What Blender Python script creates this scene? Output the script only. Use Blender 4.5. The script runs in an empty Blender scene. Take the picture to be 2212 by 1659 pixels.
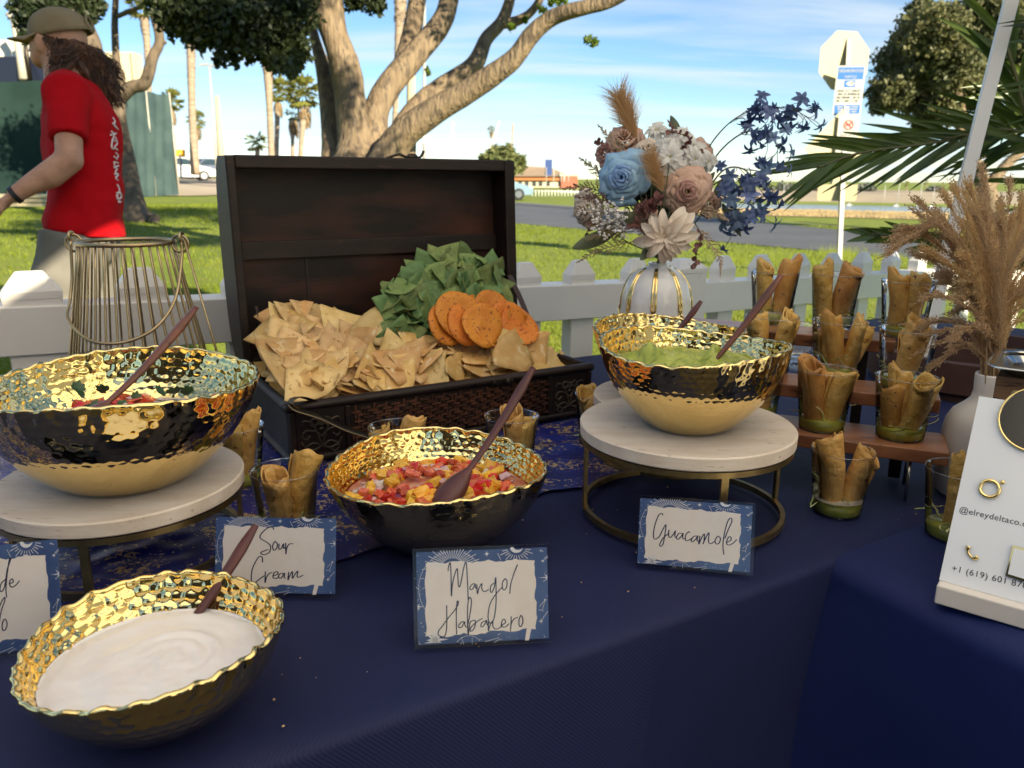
import bpy, math, random
import numpy as np
from mathutils import Vector, Matrix, noise as mnoise
from mathutils.bvhtree import BVHTree

random.seed(7)
rng = np.random.default_rng(11)
scene = bpy.context.scene
COL = scene.collection
R_ = math.radians

# ------------------------------------------------------------------ camera
FPX, PITCH, ROLL = 1720.0, R_(14.5), 0.007
CAM = np.array([0.0, 0.0, 1.24])
_F = np.array([0, math.cos(PITCH), -math.sin(PITCH)])
_U0 = np.array([0, math.sin(PITCH), math.cos(PITCH)])
_R0 = np.array([1.0, 0, 0])
_U = _U0 * math.cos(ROLL) - _R0 * math.sin(ROLL)
_R = _R0 * math.cos(ROLL) + _U0 * math.sin(ROLL)
cd = bpy.data.cameras.new('camera')
cam = bpy.data.objects.new('camera', cd)
COL.objects.link(cam)
cam.matrix_world = Matrix(((_R[0], _U[0], -_F[0], CAM[0]), (_R[1], _U[1], -_F[1], CAM[1]), (_R[2], _U[2], -_F[2], CAM[2]), (0, 0, 0, 1)))
cd.sensor_width = 36
cd.lens = FPX / 2212 * 36
cd.clip_start = 0.02
cd.clip_end = 3000
cd.dof.use_dof = True
cd.dof.focus_distance = 1.12
cd.dof.aperture_fstop = 8.5
scene.camera = cam

# ------------------------------------------------------------------ sky, sun, exposure
SUN_EL, SUN_AZ = R_(25), R_(139)          # azimuth clockwise from +Y
world = bpy.data.worlds.new('World')
scene.world = world
world.use_nodes = True
nt = world.node_tree
nt.nodes.clear()
N = nt.nodes.new
L = nt.links.new
w_out = N('ShaderNodeOutputWorld')
w_bg = N('ShaderNodeBackground')
sky = N('ShaderNodeTexSky')
sky.sky_type = 'NISHITA'
sky.sun_disc = False
sky.sun_elevation = SUN_EL
sky.sun_rotation = SUN_AZ
sky.altitude = 1200
sky.air_density = 1.0
sky.dust_density = 0.0
sky.ozone_density = 2.0
tc = N('ShaderNodeTexCoord')
sep = N('ShaderNodeSeparateXYZ')
L(tc.outputs['Generated'], sep.inputs[0])
zp = N('ShaderNodeMath'); zp.operation = 'ADD'; zp.inputs[1].default_value = 0.14
L(sep.outputs['Z'], zp.inputs[0])
dx = N('ShaderNodeMath'); dx.operation = 'DIVIDE'
dy = N('ShaderNodeMath'); dy.operation = 'DIVIDE'
L(sep.outputs['X'], dx.inputs[0]); L(zp.outputs[0], dx.inputs[1])
L(sep.outputs['Y'], dy.inputs[0]); L(zp.outputs[0], dy.inputs[1])
cmb = N('ShaderNodeCombineXYZ')
L(dx.outputs[0], cmb.inputs[0]); L(dy.outputs[0], cmb.inputs[1])
mp = N('ShaderNodeMapping')
mp.inputs['Rotation'].default_value = (0, 0, R_(-16))
mp.inputs['Scale'].default_value = (0.30, 1.5, 1)
L(cmb.outputs[0], mp.inputs[0])
n1 = N('ShaderNodeTexNoise')
n1.inputs['Scale'].default_value = 1.7
n1.inputs['Detail'].default_value = 9
n1.inputs['Roughness'].default_value = 0.52
n1.inputs['Distortion'].default_value = 0.35
L(mp.outputs[0], n1.inputs['Vector'])
rmp = N('ShaderNodeValToRGB')
rmp.color_ramp.elements[0].position = 0.43
rmp.color_ramp.elements[0].color = (0, 0, 0, 1)
rmp.color_ramp.elements[1].position = 0.66
rmp.color_ramp.elements[1].color = (1, 1, 1, 1)
L(n1.outputs['Fac'], rmp.inputs[0])
cf = N('ShaderNodeMath'); cf.operation = 'MULTIPLY'; cf.inputs[1].default_value = 0.78
L(rmp.outputs[0], cf.inputs[0])
cmix = N('ShaderNodeMix'); cmix.data_type = 'RGBA'
cmix.inputs[7].default_value = (5.3, 5.9, 6.2, 1)
hs = N('ShaderNodeHueSaturation')
hs.inputs['Saturation'].default_value = 1.12
tint = N('ShaderNodeMix'); tint.data_type = 'RGBA'; tint.blend_type = 'MULTIPLY'; tint.inputs[0].default_value = 1
tint.inputs[7].default_value = (0.95, 1.0, 1.06, 1)
L(sky.outputs[0], tint.inputs[6]); L(tint.outputs[2], hs.inputs['Color'])
L(cf.outputs[0], cmix.inputs[0]); L(hs.outputs[0], cmix.inputs[6])
L(cmix.outputs[2], w_bg.inputs[0])
w_bg.inputs[1].default_value = 0.063
L(w_bg.outputs[0], w_out.inputs[0])

sd = bpy.data.lights.new('sun', 'SUN')
sd.energy = 5.0
sd.angle = R_(0.55)
sd.color = (1.0, 0.86, 0.62)
sun = bpy.data.objects.new('sun', sd)
COL.objects.link(sun)
SDIR = Vector((math.sin(SUN_AZ) * math.cos(SUN_EL), math.cos(SUN_AZ) * math.cos(SUN_EL), math.sin(SUN_EL)))
sun.rotation_euler = SDIR.to_track_quat('Z', 'Y').to_euler()
sun.location = (6, -6, 6)
vs = scene.view_settings
vs.view_transform = 'Standard'
vs.look = 'None'
vs.exposure = 1.38
vs.gamma = 1
vs.use_curve_mapping = False
cy = scene.cycles
cy.max_bounces = 12
cy.transparent_max_bounces = 32
cy.glossy_bounces = 8
cy.diffuse_bounces = 5
cy.sample_clamp_indirect = 8
cy.use_denoising = True
cy.caustics_reflective = False
cy.caustics_refractive = False

# ------------------------------------------------------------------ places: a pixel of the photograph -> a point in the scene
def ray(x, y):
    return _F + (x - 1106) / FPX * _R + (829.5 - y) / FPX * _U
def az(x, y, z):
    d = ray(x, y)
    return CAM + d * ((z - CAM[2]) / d[2])
def ad(x, y, d):
    return CAM + ray(x, y) * d
PH = R_(31)
UU = np.array([math.cos(PH), math.sin(PH), 0])
VV = np.array([-math.sin(PH), math.cos(PH), 0])
ZZ = np.array([0, 0, 1.0])
def W(u, v, z):
    return u * UU + v * VV + np.array([0, 0, z])
def av(x, y, v):
    d = ray(x, y)
    return CAM + d * ((v - CAM @ VV) / (d @ VV))
def uv(p):
    return float(p @ UU), float(p @ VV)
TZ = 0.75

# ------------------------------------------------------------------ mesh helpers
def nrm(a):
    a = np.asarray(a, float)
    l = np.linalg.norm(a)
    return a / l if l > 1e-12 else a
def perp(t):
    a = np.array([0, 0, 1.0]) if abs(t[2]) < 0.9 else np.array([1.0, 0, 0])
    s = nrm(np.cross(t, a))
    return s, np.cross(s, t)
class MB:
    def __init__(s):
        s.v = []; s.f = []; s.n = 0
    def add(s, verts, faces):
        verts = np.asarray(verts, float).reshape(-1, 3)
        s.v.append(verts)
        o = s.n
        s.f.extend([tuple(i + o for i in f) for f in faces])
        s.n += len(verts)
        return s
    def grid(s, P, cu=False, cv=False):
        nu, nv = P.shape[:2]
        F = []
        for i in range(nu if cu else nu - 1):
            for j in range(nv if cv else nv - 1):
                a = i * nv + j; b = ((i + 1) % nu) * nv + j
                c = ((i + 1) % nu) * nv + (j + 1) % nv; d = i * nv + (j + 1) % nv
                F.append((a, b, c, d))
        return s.add(P.reshape(-1, 3), F)
    def box(s, c, ex, ey, ez):
        c, ex, ey, ez = map(np.asarray, (c, ex, ey, ez))
        V = [c + a * ex + b * ey + d * ez for d in (-.5, .5) for b in (-.5, .5) for a in (-.5, .5)]
        return s.add(V, [(0, 2, 3, 1), (4, 5, 7, 6), (0, 1, 5, 4), (2, 6, 7, 3), (0, 4, 6, 2), (1, 3, 7, 5)])
    def tube(s, pts, rad, n=8, cap=True, flat=1.0, twist=0.0):
        pts = [np.asarray(p, float) for p in pts]
        m = len(pts)
        if np.isscalar(rad): rad = [rad] * m
        t = nrm(pts[1] - pts[0])
        a, b = perp(t)
        V = []
        for i in range(m):
            t = nrm(pts[min(i + 1, m - 1)] - pts[max(i - 1, 0)])
            a = nrm(a - t * (a @ t)); b = np.cross(a, t)
            for k in range(n):
                w = 2 * math.pi * k / n + twist * i
                V.append(pts[i] + rad[i] * (math.cos(w) * a + flat * math.sin(w) * b))
        F = [(i * n + k, i * n + (k + 1) % n, (i + 1) * n + (k + 1) % n, (i + 1) * n + k) for i in range(m - 1) for k in range(n)]
        if cap:
            F.append(tuple(range(n - 1, -1, -1))); F.append(tuple((m - 1) * n + k for k in range(n)))
        return s.add(V, F)
    def lathe(s, prof, n=32, c=(0, 0, 0), close=False):
        c = np.asarray(c, float)
        w = np.arange(n) * 2 * math.pi / n
        P = np.zeros((n, len(prof), 3))
        for j, (r, z) in enumerate(prof):
            P[:, j, 0] = c[0] + r * np.cos(w); P[:, j, 1] = c[1] + r * np.sin(w); P[:, j, 2] = c[2] + z
        return s.grid(P, cu=True, cv=close)
    def ell(s, c, ex, ey, ez, n=12, m=8):
        c, ex, ey, ez = (np.asarray(q, float) for q in (c, ex, ey, ez))
        V = [c + ez]
        for i in range(1, m):
            th = math.pi * i / m
            for k in range(n):
                w = 2 * math.pi * k / n
                V.append(c + math.sin(th) * (math.cos(w) * ex + math.sin(w) * ey) + math.cos(th) * ez)
        V.append(c - ez)
        F = [(0, 1 + k, 1 + (k + 1) % n) for k in range(n)]
        for i in range(m - 2):
            for k in range(n):
                a = 1 + i * n
                F.append((a + k, a + n + k, a + n + (k + 1) % n, a + (k + 1) % n))
        e = 1 + (m - 1) * n; a = 1 + (m - 2) * n
        F += [(a + k, e, a + (k + 1) % n) for k in range(n)]
        return s.add(V, F)
    def prism(s, poly, off):
        poly = np.asarray(poly, float); off = np.asarray(off, float); n = len(poly)
        F = [tuple(range(n)), tuple(range(2 * n - 1, n - 1, -1))] + [(i, n + i, n + (i + 1) % n, (i + 1) % n) for i in range(n)]
        return s.add(np.vstack([poly, poly + off]), [tuple(reversed(f)) for f in F])
    def poly(s, P):
        return s.add(P, [tuple(range(len(P)))])
    def ring(s, c, a, b, r, rt, n=48, k=8):
        pts = [np.asarray(c) + r * (math.cos(2 * math.pi * i / n) * np.asarray(a) + math.sin(2 * math.pi * i / n) * np.asarray(b)) for i in range(n)]
        P = np.zeros((n, k, 3)); up = np.cross(a, b)
        for i in range(n):
            rad = nrm(pts[i] - np.asarray(c))
            for j in range(k):
                w = 2 * math.pi * j / k
                P[i, j] = pts[i] + rt * (math.cos(w) * rad + math.sin(w) * up)
        return s.grid(P, cu=True, cv=True)
    def xf(s, M):
        M = np.array(M)
        for i, q in enumerate(s.v): s.v[i] = q @ M[:3, :3].T + M[:3, 3]
        return s
    def mesh(s, name, org=(0, 0, 0), smooth=True):
        me = bpy.data.meshes.new(name)
        V = np.vstack(s.v) - np.asarray(org)
        me.from_pydata(V.tolist(), [], s.f)
        if smooth: me.polygons.foreach_set('use_smooth', [True] * len(me.polygons))
        me.update()
        return me
ORG = {}
def link(name, me, m, parent=None, loc=(0, 0, 0)):
    o = bpy.data.objects.new(name, me)
    COL.objects.link(o)
    if m is not None and not me.materials: me.materials.append(m)
    o.location = loc
    if parent is not None:
        o.parent = parent
    return o
def tag(o, label=None, cat=None, group=None, kind=None):
    if label: o['label'] = label
    if cat: o['category'] = cat
    if group: o['group'] = group
    if kind: o['kind'] = kind
    return o
def thing(name, label, cat, loc=(0, 0, 0), group=None):
    o = bpy.data.objects.new(name, None)
    o.empty_display_size = 0.05
    COL.objects.link(o)
    o.location = loc
    ORG[o.name] = np.array(loc, float)
    return tag(o, label, cat, group)
def part(name, mb, m, parent, smooth=True, kind=None, label=None, bevel=0, auto=None):
    org = ORG.get(parent.name, np.zeros(3)) if parent is not None else np.zeros(3)
    me = mb.mesh(name, org, smooth)
    o = link(name, me, m, parent)
    ORG[o.name] = org
    if kind: o['kind'] = kind
    if label: o['label'] = label
    if bevel:
        b = o.modifiers.new('Bevel', 'BEVEL'); b.width = bevel; b.segments = 2; b.limit_method = 'ANGLE'
    if auto is not None: sharp(me, auto)
    return o
def single(name, mb, m, label, cat, group=None, smooth=True, bevel=0, auto=None):
    V = np.vstack(mb.v)
    org = np.array([(V[:, 0].min() + V[:, 0].max()) / 2, (V[:, 1].min() + V[:, 1].max()) / 2, V[:, 2].min()])
    o = link(name, mb.mesh(name, org, smooth), m, None, org)
    ORG[o.name] = org
    if bevel:
        b = o.modifiers.new('Bevel', 'BEVEL'); b.width = bevel; b.segments = 2; b.limit_method = 'ANGLE'
    if auto is not None: sharp(o.data, auto)
    return tag(o, label, cat, group)
def sharp(me, ang):
    try: me.set_sharp_from_angle(angle=R_(ang))
    except Exception: pass
def structure(name, mb, m, smooth=False, kind='structure'):
    return tag(link(name, mb.mesh(name, (0, 0, 0), smooth), m), kind=kind)
def copy_tree(o, parent=None):
    c = o.copy(); COL.objects.link(c)
    if parent is not None: c.parent = parent
    for ch in list(o.children): copy_tree(ch, c)
    return c
def remesh(mb, vox, smooth=3):
    me = mb.mesh('blend')
    o = bpy.data.objects.new('blend', me); COL.objects.link(o)
    r = o.modifiers.new('r', 'REMESH'); r.mode = 'VOXEL'; r.voxel_size = vox
    if smooth:
        q = o.modifiers.new('s', 'SMOOTH'); q.factor = 0.5; q.iterations = smooth
    dg = bpy.context.evaluated_depsgraph_get()
    ev = o.evaluated_get(dg)
    m2 = ev.to_mesh()
    V = np.empty(len(m2.vertices) * 3); m2.vertices.foreach_get('co', V)
    F = [tuple(p.vertices) for p in m2.polygons]
    ev.to_mesh_clear()
    bpy.data.objects.remove(o); bpy.data.meshes.remove(me)
    return MB().add(V.reshape(-1, 3), F)
def spline(P, n=8, closed=False):
    P = [np.asarray(p, float) for p in P]
    m = len(P); out = []
    rngi = range(m) if closed else range(m - 1)
    for i in rngi:
        p0 = P[(i - 1) % m] if closed or i > 0 else 2 * P[0] - P[1]
        p1 = P[i]; p2 = P[(i + 1) % m]
        p3 = P[(i + 2) % m] if closed or i + 2 < m else 2 * P[-1] - P[-2]
        for k in range(n):
            t = k / n
            out.append(0.5 * (2 * p1 + (p2 - p0) * t + (2 * p0 - 5 * p1 + 4 * p2 - p3) * t * t + (3 * p1 - p0 - 3 * p2 + p3) * t ** 3))
    if not closed: out.append(P[-1])
    return out
def noi(p, s=1.0):
    return mnoise.noise(Vector((float(p[0]) * s, float(p[1]) * s, float(p[2]) * s)))
def frame(z, up=(0, 0, 1)):
    z = nrm(z); x = np.cross(up, z)
    if np.linalg.norm(x) < 1e-6: x = np.array([1.0, 0, 0])
    x = nrm(x); y = np.cross(z, x)
    return x, y, z
def mat4(x, y, z, o):
    return Matrix(((x[0], y[0], z[0], o[0]), (x[1], y[1], z[1], o[1]), (x[2], y[2], z[2], o[2]), (0, 0, 0, 1)))

# ------------------------------------------------------------------ materials
def mat(name, col, rough=0.5, metal=0.0, col2=None, nscale=8.0, nlo=0.35, nhi=0.65, detail=4, stretch=(1, 1, 1), bump=0.0, bscale=None, bdist=0.002,
        col3=None, n3=40.0, t3=(0.62, 0.7), trans=0.0, sss=0.0, sheen=0.0, spec=0.5, emit=None, coat=0.0, transl=0.0, gen=False, rand=0.0):
    m = bpy.data.materials.new(name)
    m.use_nodes = True
    t = m.node_tree; nd = t.nodes; lk = t.links.new
    b = nd['Principled BSDF']
    b.inputs['Base Color'].default_value = (*col, 1)
    b.inputs['Roughness'].default_value = rough
    b.inputs['Metallic'].default_value = metal
    b.inputs['Specular IOR Level'].default_value = spec
    if trans: b.inputs['Transmission Weight'].default_value = trans
    if sss:
        b.inputs['Subsurface Weight'].default_value = sss
        b.inputs['Subsurface Radius'].default_value = (0.01, 0.006, 0.004)
    if sheen: b.inputs['Sheen Weight'].default_value = sheen
    if coat: b.inputs['Coat Weight'].default_value = coat; b.inputs['Coat Roughness'].default_value = 0.1
    src = None
    if col2 is not None or bump or col3 is not None:
        tcn = nd.new('ShaderNodeTexCoord'); mpn = nd.new('ShaderNodeMapping')
        mpn.inputs['Scale'].default_value = stretch
        lk(tcn.outputs['Generated' if gen else 'Object'], mpn.inputs[0])
    if col2 is not None:
        nz = nd.new('ShaderNodeTexNoise'); nz.inputs['Scale'].default_value = nscale; nz.inputs['Detail'].default_value = detail
        lk(mpn.outputs[0], nz.inputs['Vector'])
        rp = nd.new('ShaderNodeValToRGB')
        rp.color_ramp.elements[0].position = nlo; rp.color_ramp.elements[0].color = (*col, 1)
        rp.color_ramp.elements[1].position = nhi; rp.color_ramp.elements[1].color = (*col2, 1)
        lk(nz.outputs['Fac'], rp.inputs[0]); src = rp.outputs[0]
    if col3 is not None:
        n4 = nd.new('ShaderNodeTexNoise'); n4.inputs['Scale'].default_value = n3; n4.inputs['Detail'].default_value = 3
        lk(mpn.outputs[0], n4.inputs['Vector'])
        r4 = nd.new('ShaderNodeValToRGB')
        r4.color_ramp.elements[0].position = t3[0]; r4.color_ramp.elements[0].color = (0, 0, 0, 1)
        r4.color_ramp.elements[1].position = t3[1]; r4.color_ramp.elements[1].color = (1, 1, 1, 1)
        lk(n4.outputs['Fac'], r4.inputs[0])
        mx = nd.new('ShaderNodeMix'); mx.data_type = 'RGBA'
        lk(r4.outputs[0], mx.inputs[0])
        if src is None: mx.inputs[6].default_value = (*col, 1)
        else: lk(src, mx.inputs[6])
        mx.inputs[7].default_value = (*col3, 1); src = mx.outputs[2]
    if rand:
        oi = nd.new('ShaderNodeObjectInfo'); mr = nd.new('ShaderNodeMapRange'); mr.inputs[3].default_value = 1 - rand; mr.inputs[4].default_value = 1 + rand * .8
        lk(oi.outputs['Random'], mr.inputs[0]); hv = nd.new('ShaderNodeHueSaturation'); lk(mr.outputs[0], hv.inputs['Value'])
        m2 = nd.new('ShaderNodeMath'); m2.operation = 'MULTIPLY'; m2.inputs[1].default_value = 17.31; lk(oi.outputs['Random'], m2.inputs[0])
        f2 = nd.new('ShaderNodeMath'); f2.operation = 'FRACT'; lk(m2.outputs[0], f2.inputs[0]); mh = nd.new('ShaderNodeMapRange'); mh.inputs[3].default_value = .5 - rand * .05; mh.inputs[4].default_value = .5 + rand * .05
        lk(f2.outputs[0], mh.inputs[0]); lk(mh.outputs[0], hv.inputs['Hue'])
        if src is None: hv.inputs['Color'].default_value = (*col, 1)
        else: lk(src, hv.inputs['Color'])
        src = hv.outputs[0]
    if src is not None: lk(src, b.inputs['Base Color'])
    if bump:
        n5 = nd.new('ShaderNodeTexNoise'); n5.inputs['Scale'].default_value = bscale or nscale * 2; n5.inputs['Detail'].default_value = 5
        lk(mpn.outputs[0], n5.inputs['Vector'])
        bp = nd.new('ShaderNodeBump'); bp.inputs['Strength'].default_value = bump; bp.inputs['Distance'].default_value = bdist
        lk(n5.outputs['Fac'], bp.inputs['Height']); lk(bp.outputs[0], b.inputs['Normal'])
    if emit is not None:
        b.inputs['Emission Color'].default_value = (*emit, 1); b.inputs['Emission Strength'].default_value = 1
    if transl:
        tr = nd.new('ShaderNodeBsdfTranslucent'); tr.inputs[0].default_value = (*col, 1)
        if src is not None: lk(src, tr.inputs[0])
        ms = nd.new('ShaderNodeMixShader'); ms.inputs[0].default_value = transl
        lk(b.outputs[0], ms.inputs[1]); lk(tr.outputs[0], ms.inputs[2])
        lk(ms.outputs[0], nd['Material Output'].inputs[0])
    return m
def clear(name, tint=(1, 1, 1), edge=0.0, ior=1.45, rough=0.03, wave=0.0):
    m = bpy.data.materials.new(name); m.use_nodes = True
    t = m.node_tree; nd = t.nodes; lk = t.links.new
    nd.remove(nd['Principled BSDF'])
    a = nd.new('ShaderNodeBsdfTransparent'); a.inputs[0].default_value = (*tint, 1)
    g = nd.new('ShaderNodeBsdfGlossy'); g.inputs['Roughness'].default_value = rough
    fr = nd.new('ShaderNodeFresnel'); fr.inputs[0].default_value = ior
    lw = nd.new('ShaderNodeMath'); lw.operation = 'MULTIPLY_ADD'; lw.inputs[1].default_value = 1.0; lw.inputs[2].default_value = edge
    lk(fr.outputs[0], lw.inputs[0])
    ms = nd.new('ShaderNodeMixShader')
    lk(lw.outputs[0], ms.inputs[0]); lk(a.outputs[0], ms.inputs[1]); lk(g.outputs[0], ms.inputs[2])
    if wave:
        tcn = nd.new('ShaderNodeTexCoord'); nz = nd.new('ShaderNodeTexNoise'); nz.inputs['Scale'].default_value = 60
        lk(tcn.outputs['Object'], nz.inputs['Vector'])
        bp = nd.new('ShaderNodeBump'); bp.inputs['Strength'].default_value = wave; bp.inputs['Distance'].default_value = 0.004
        lk(nz.outputs['Fac'], bp.inputs['Height']); lk(bp.outputs[0], g.inputs['Normal']); lk(bp.outputs[0], fr.inputs['Normal'])
    lk(ms.outputs[0], nd['Material Output'].inputs[0])
    return m
M_steel = mat('dull steel', (0.35, 0.35, 0.36), 0.4, 1.0)
M_iron = mat('tarnished iron', (0.05, 0.040, 0.032), 0.4, 0.9)
M_brass = mat('antique brass', (0.42, 0.31, 0.14), 0.38, 1.0, col2=(0.30, 0.22, 0.10), nscale=60)
def inpoly(x, y, P):
    c = False; j = len(P) - 1
    for i in range(len(P)):
        if (P[i][1] > y) != (P[j][1] > y) and x < (P[j][0] - P[i][0]) * (y - P[i][1]) / (P[j][1] - P[i][1]) + P[i][0]: c = not c
        j = i
    return c
lerp = lambda a, b, t: a + (b - a) * max(0, min(1, t))
# ================================================================== GROUND
def sstep(a, b, x):
    t = max(0.0, min(1.0, (x - a) / (b - a))); return t * t * (3 - 2 * t)
def gz(x, y):
    d = math.hypot(x, y)
    L_ = np.interp(d, [0, 2.5, 5, 10, 20, 30, 42, 65, 140, 400], [0, .04, .16, .30, .45, .55, .66, 1.0, 1.05, 1.05])
    ang = math.degrees(math.atan2(x, max(y, 1e-3))) if y > 0 else (-90 if x < 0 else 90)
    wl = sstep(-6, -19, ang) * (1 if y > 0 else 0)
    R2 = np.interp(d, [0, 33.5, 36, 52, 150, 160, 175, 420, 900], [0, 0, -.5, -4.2, -4.2, -2.7, -1.9, -1.4, -1.4])
    wr = sstep(6, 13, ang) * (1 if y > 0 else 0)
    return float(L_ * wl + R2 * wr)
M_grass = mat('lawn turf', (0.13, 0.18, 0.009), 0.9, col2=(0.18, 0.225, 0.012), nscale=1.3, col3=(0.21, 0.18, 0.05), n3=9, t3=(0.58, 0.72), bump=0.6, bscale=60, bdist=0.03)
M_asph = mat('asphalt', (0.075, 0.080, 0.088), 0.75, col2=(0.10, 0.104, 0.110), nscale=.6, col3=(0.05, 0.052, 0.056), n3=3, bump=0.2, bscale=90)
M_lot = mat('pale concrete', (0.40, 0.33, 0.24), 0.85, col2=(0.46, 0.39, 0.29), nscale=.3)
M_curb = mat('weathered kerb', (0.33, 0.27, 0.23), 0.8, col2=(0.26, 0.15, 0.13), nscale=1.2)
M_water = mat('harbour water', (0.06, 0.115, 0.17), 0.14, bump=0.35, bscale=.9, stretch=(1, 3, 1), bdist=.05)
M_bank = mat('dry bank grass', (0.34, 0.26, 0.13), 0.9, col2=(0.22, 0.17, 0.09), nscale=1.5, bump=.8, bscale=3, bdist=.1)
rs = [0, .7, 1.4, 2.2, 3, 4, 5.2, 6.5, 8, 10, 12.5, 15.5, 19, 23, 28, 31, 33.5, 36, 40, 46, 52, 60, 72, 90, 115, 140, 150, 155, 160, 175, 210, 270, 400, 700, 1600]
nth = 160
P = np.zeros((nth, len(rs), 3))
for i in range(nth):
    w = 2 * math.pi * i / nth
    for j, r in enumerate(rs):
        x, y = r * math.sin(w), r * math.cos(w); P[i, j] = (x, y, gz(x, y))
structure('ground', MB().grid(P[::-1], cu=True), M_grass, True)
M_pave = mat('shaded dark ground', (0.030, 0.027, 0.025), 0.85, col2=(0.045, 0.040, 0.037), nscale=1.5, bump=.2, bscale=60)
structure('added_dark_ground', MB().add([(-9, -14, .05), (9, -14, .05), (9, .9, .05), (-1.6, .9, .05), (-9, -1.5, .05)], [(0, 1, 2, 3, 4)]), M_pave)  # dark sheet added for the bowls to mirror; deep shade is in its colour
def zsheet(name, poly, m, lift, sub=10, kind='structure'):
    # a strip given by two rows of ground points (near row, far row)
    near, far = poly; n = 40
    def res(row):
        row = [np.array(p[:2]) for p in row]; cum = np.concatenate([[0], np.cumsum([np.linalg.norm(row[k + 1] - row[k]) for k in range(len(row) - 1)])]); ts = np.linspace(0, cum[-1], n)
        return np.array([[np.interp(t, cum, [q[0] for q in row]), np.interp(t, cum, [q[1] for q in row])] for t in ts])
    A, B = res(near), res(far); P = np.zeros((n, sub + 1, 3))
    for i in range(n):
        for j in range(sub + 1):
            q = A[i] + (B[i] - A[i]) * j / sub; P[i, j] = (q[0], q[1], gz(q[0], q[1]) + lift)
    return structure(name, MB().grid(P), m, True, kind)
G = lambda x, y: az(x, y, 0)
road_near = [G(2700, 640), G(2260, 590), G(2000, 563), G(1640, 531), G(1300, 500), G(1110, 483), G(900, 470), G(780, 463)]
road_far = [G(2700, 590), G(2260, 550), G(2050, 527), G(1900, 505), G(1640, 481), G(1400, 458), G(1110, 437), G(900, 425)]
zsheet('road', (road_near, road_far), M_asph, .012)
def offs(row, d):
    return [np.array([p[0] - d * .5, p[1] + d]) for p in row]
zsheet('kerb', (road_far[:5], offs(road_far[:5], .35)), M_curb, .10)
zsheet('far_pavement', (road_far[4:], offs(road_far[4:], 5)), M_lot, .02)
zsheet('harbour_road', (offs(road_far[4:], 5.2), offs(road_far[4:], 22)), M_asph, .03)
lotn = [(-34, 26), (-22, 27.5), (-11, 28), (-7, 40)]; lotf = [(-62, 70), (-46, 76), (-24, 80), (-8, 82)]
zsheet('parking_lot', ([np.array(p) for p in lotn], [np.array(p) for p in lotf]), M_lot, .03)
zsheet('parking_lot', ([np.array((-36, 46)), np.array((-24, 47)), np.array((-8, 48))], [np.array((-38, 50)), np.array((-25, 51.2)), np.array((-8, 52))]), M_asph, .07)
# bank of dry grass along the water, then the water itself
bank_a = [(9.5, 29.3), (13, 30.2), (18, 29.5), (24, 27), (32, 22)]
mb = MB(); P = np.zeros((60, 7, 3))
for i in range(60):
    a0 = R_(np.interp(i, [0, 59], [12.0, 50])); 
    for j in range(7):
        r = 29.8 + j * .62; x, y = r * math.sin(a0), r * math.cos(a0)
        P[i, j] = (x, y, gz(x, y) + .02 + (.11 * math.sin(math.pi * j / 6) + .06 * noi((x * .9, y * .9, 0)) * math.sin(math.pi * j / 6)))
structure('bank', MB().grid(P), M_bank, True)
mb = MB(); rngb = np.random.default_rng(5)
for k in range(9000):
    a0 = R_(rngb.uniform(12, 50)); r = rngb.uniform(29.9, 33.4); x, y = r * math.sin(a0), r * math.cos(a0); z = gz(x, y) + .02 + .09 * math.sin(math.pi * (r - 29.8) / 3.72)
    h = rngb.uniform(.04, .13); w = rngb.uniform(.02, .05); l = rngb.normal(0, .07)
    mb.add([(x - w, y, z), (x + w, y, z), (x + l, y + .03, z + h)], [(0, 1, 2)])
structure('bank_grass', mb, M_bank, False, 'stuff')
P = np.zeros((40, 8, 3))
for i in range(40):
    a0 = R_(np.interp(i, [0, 39], [9.5, 62]))
    for j in range(8):
        r = np.interp(j, [0, 7], [44, 163]); P[i, j] = (r * math.sin(a0), r * math.cos(a0), -3.0)
structure('water', MB().grid(P), M_water, True)
# far shore bank
M_shore = mat('sandy shore', (0.38, 0.31, 0.21), 0.9, col2=(0.28, 0.24, 0.17), nscale=.1)
P = np.zeros((40, 5, 3))
for i in range(40):
    a0 = R_(np.interp(i, [0, 39], [13, 60]))
    for j, (r, z) in enumerate(((158, -3.1), (163, -2.4), (172, -1.5), (185, -1.2), (230, -1.1))): P[i, j] = (r * math.sin(a0), r * math.cos(a0), z)
structure('far_shore', MB().grid(P), M_shore, True)

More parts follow.
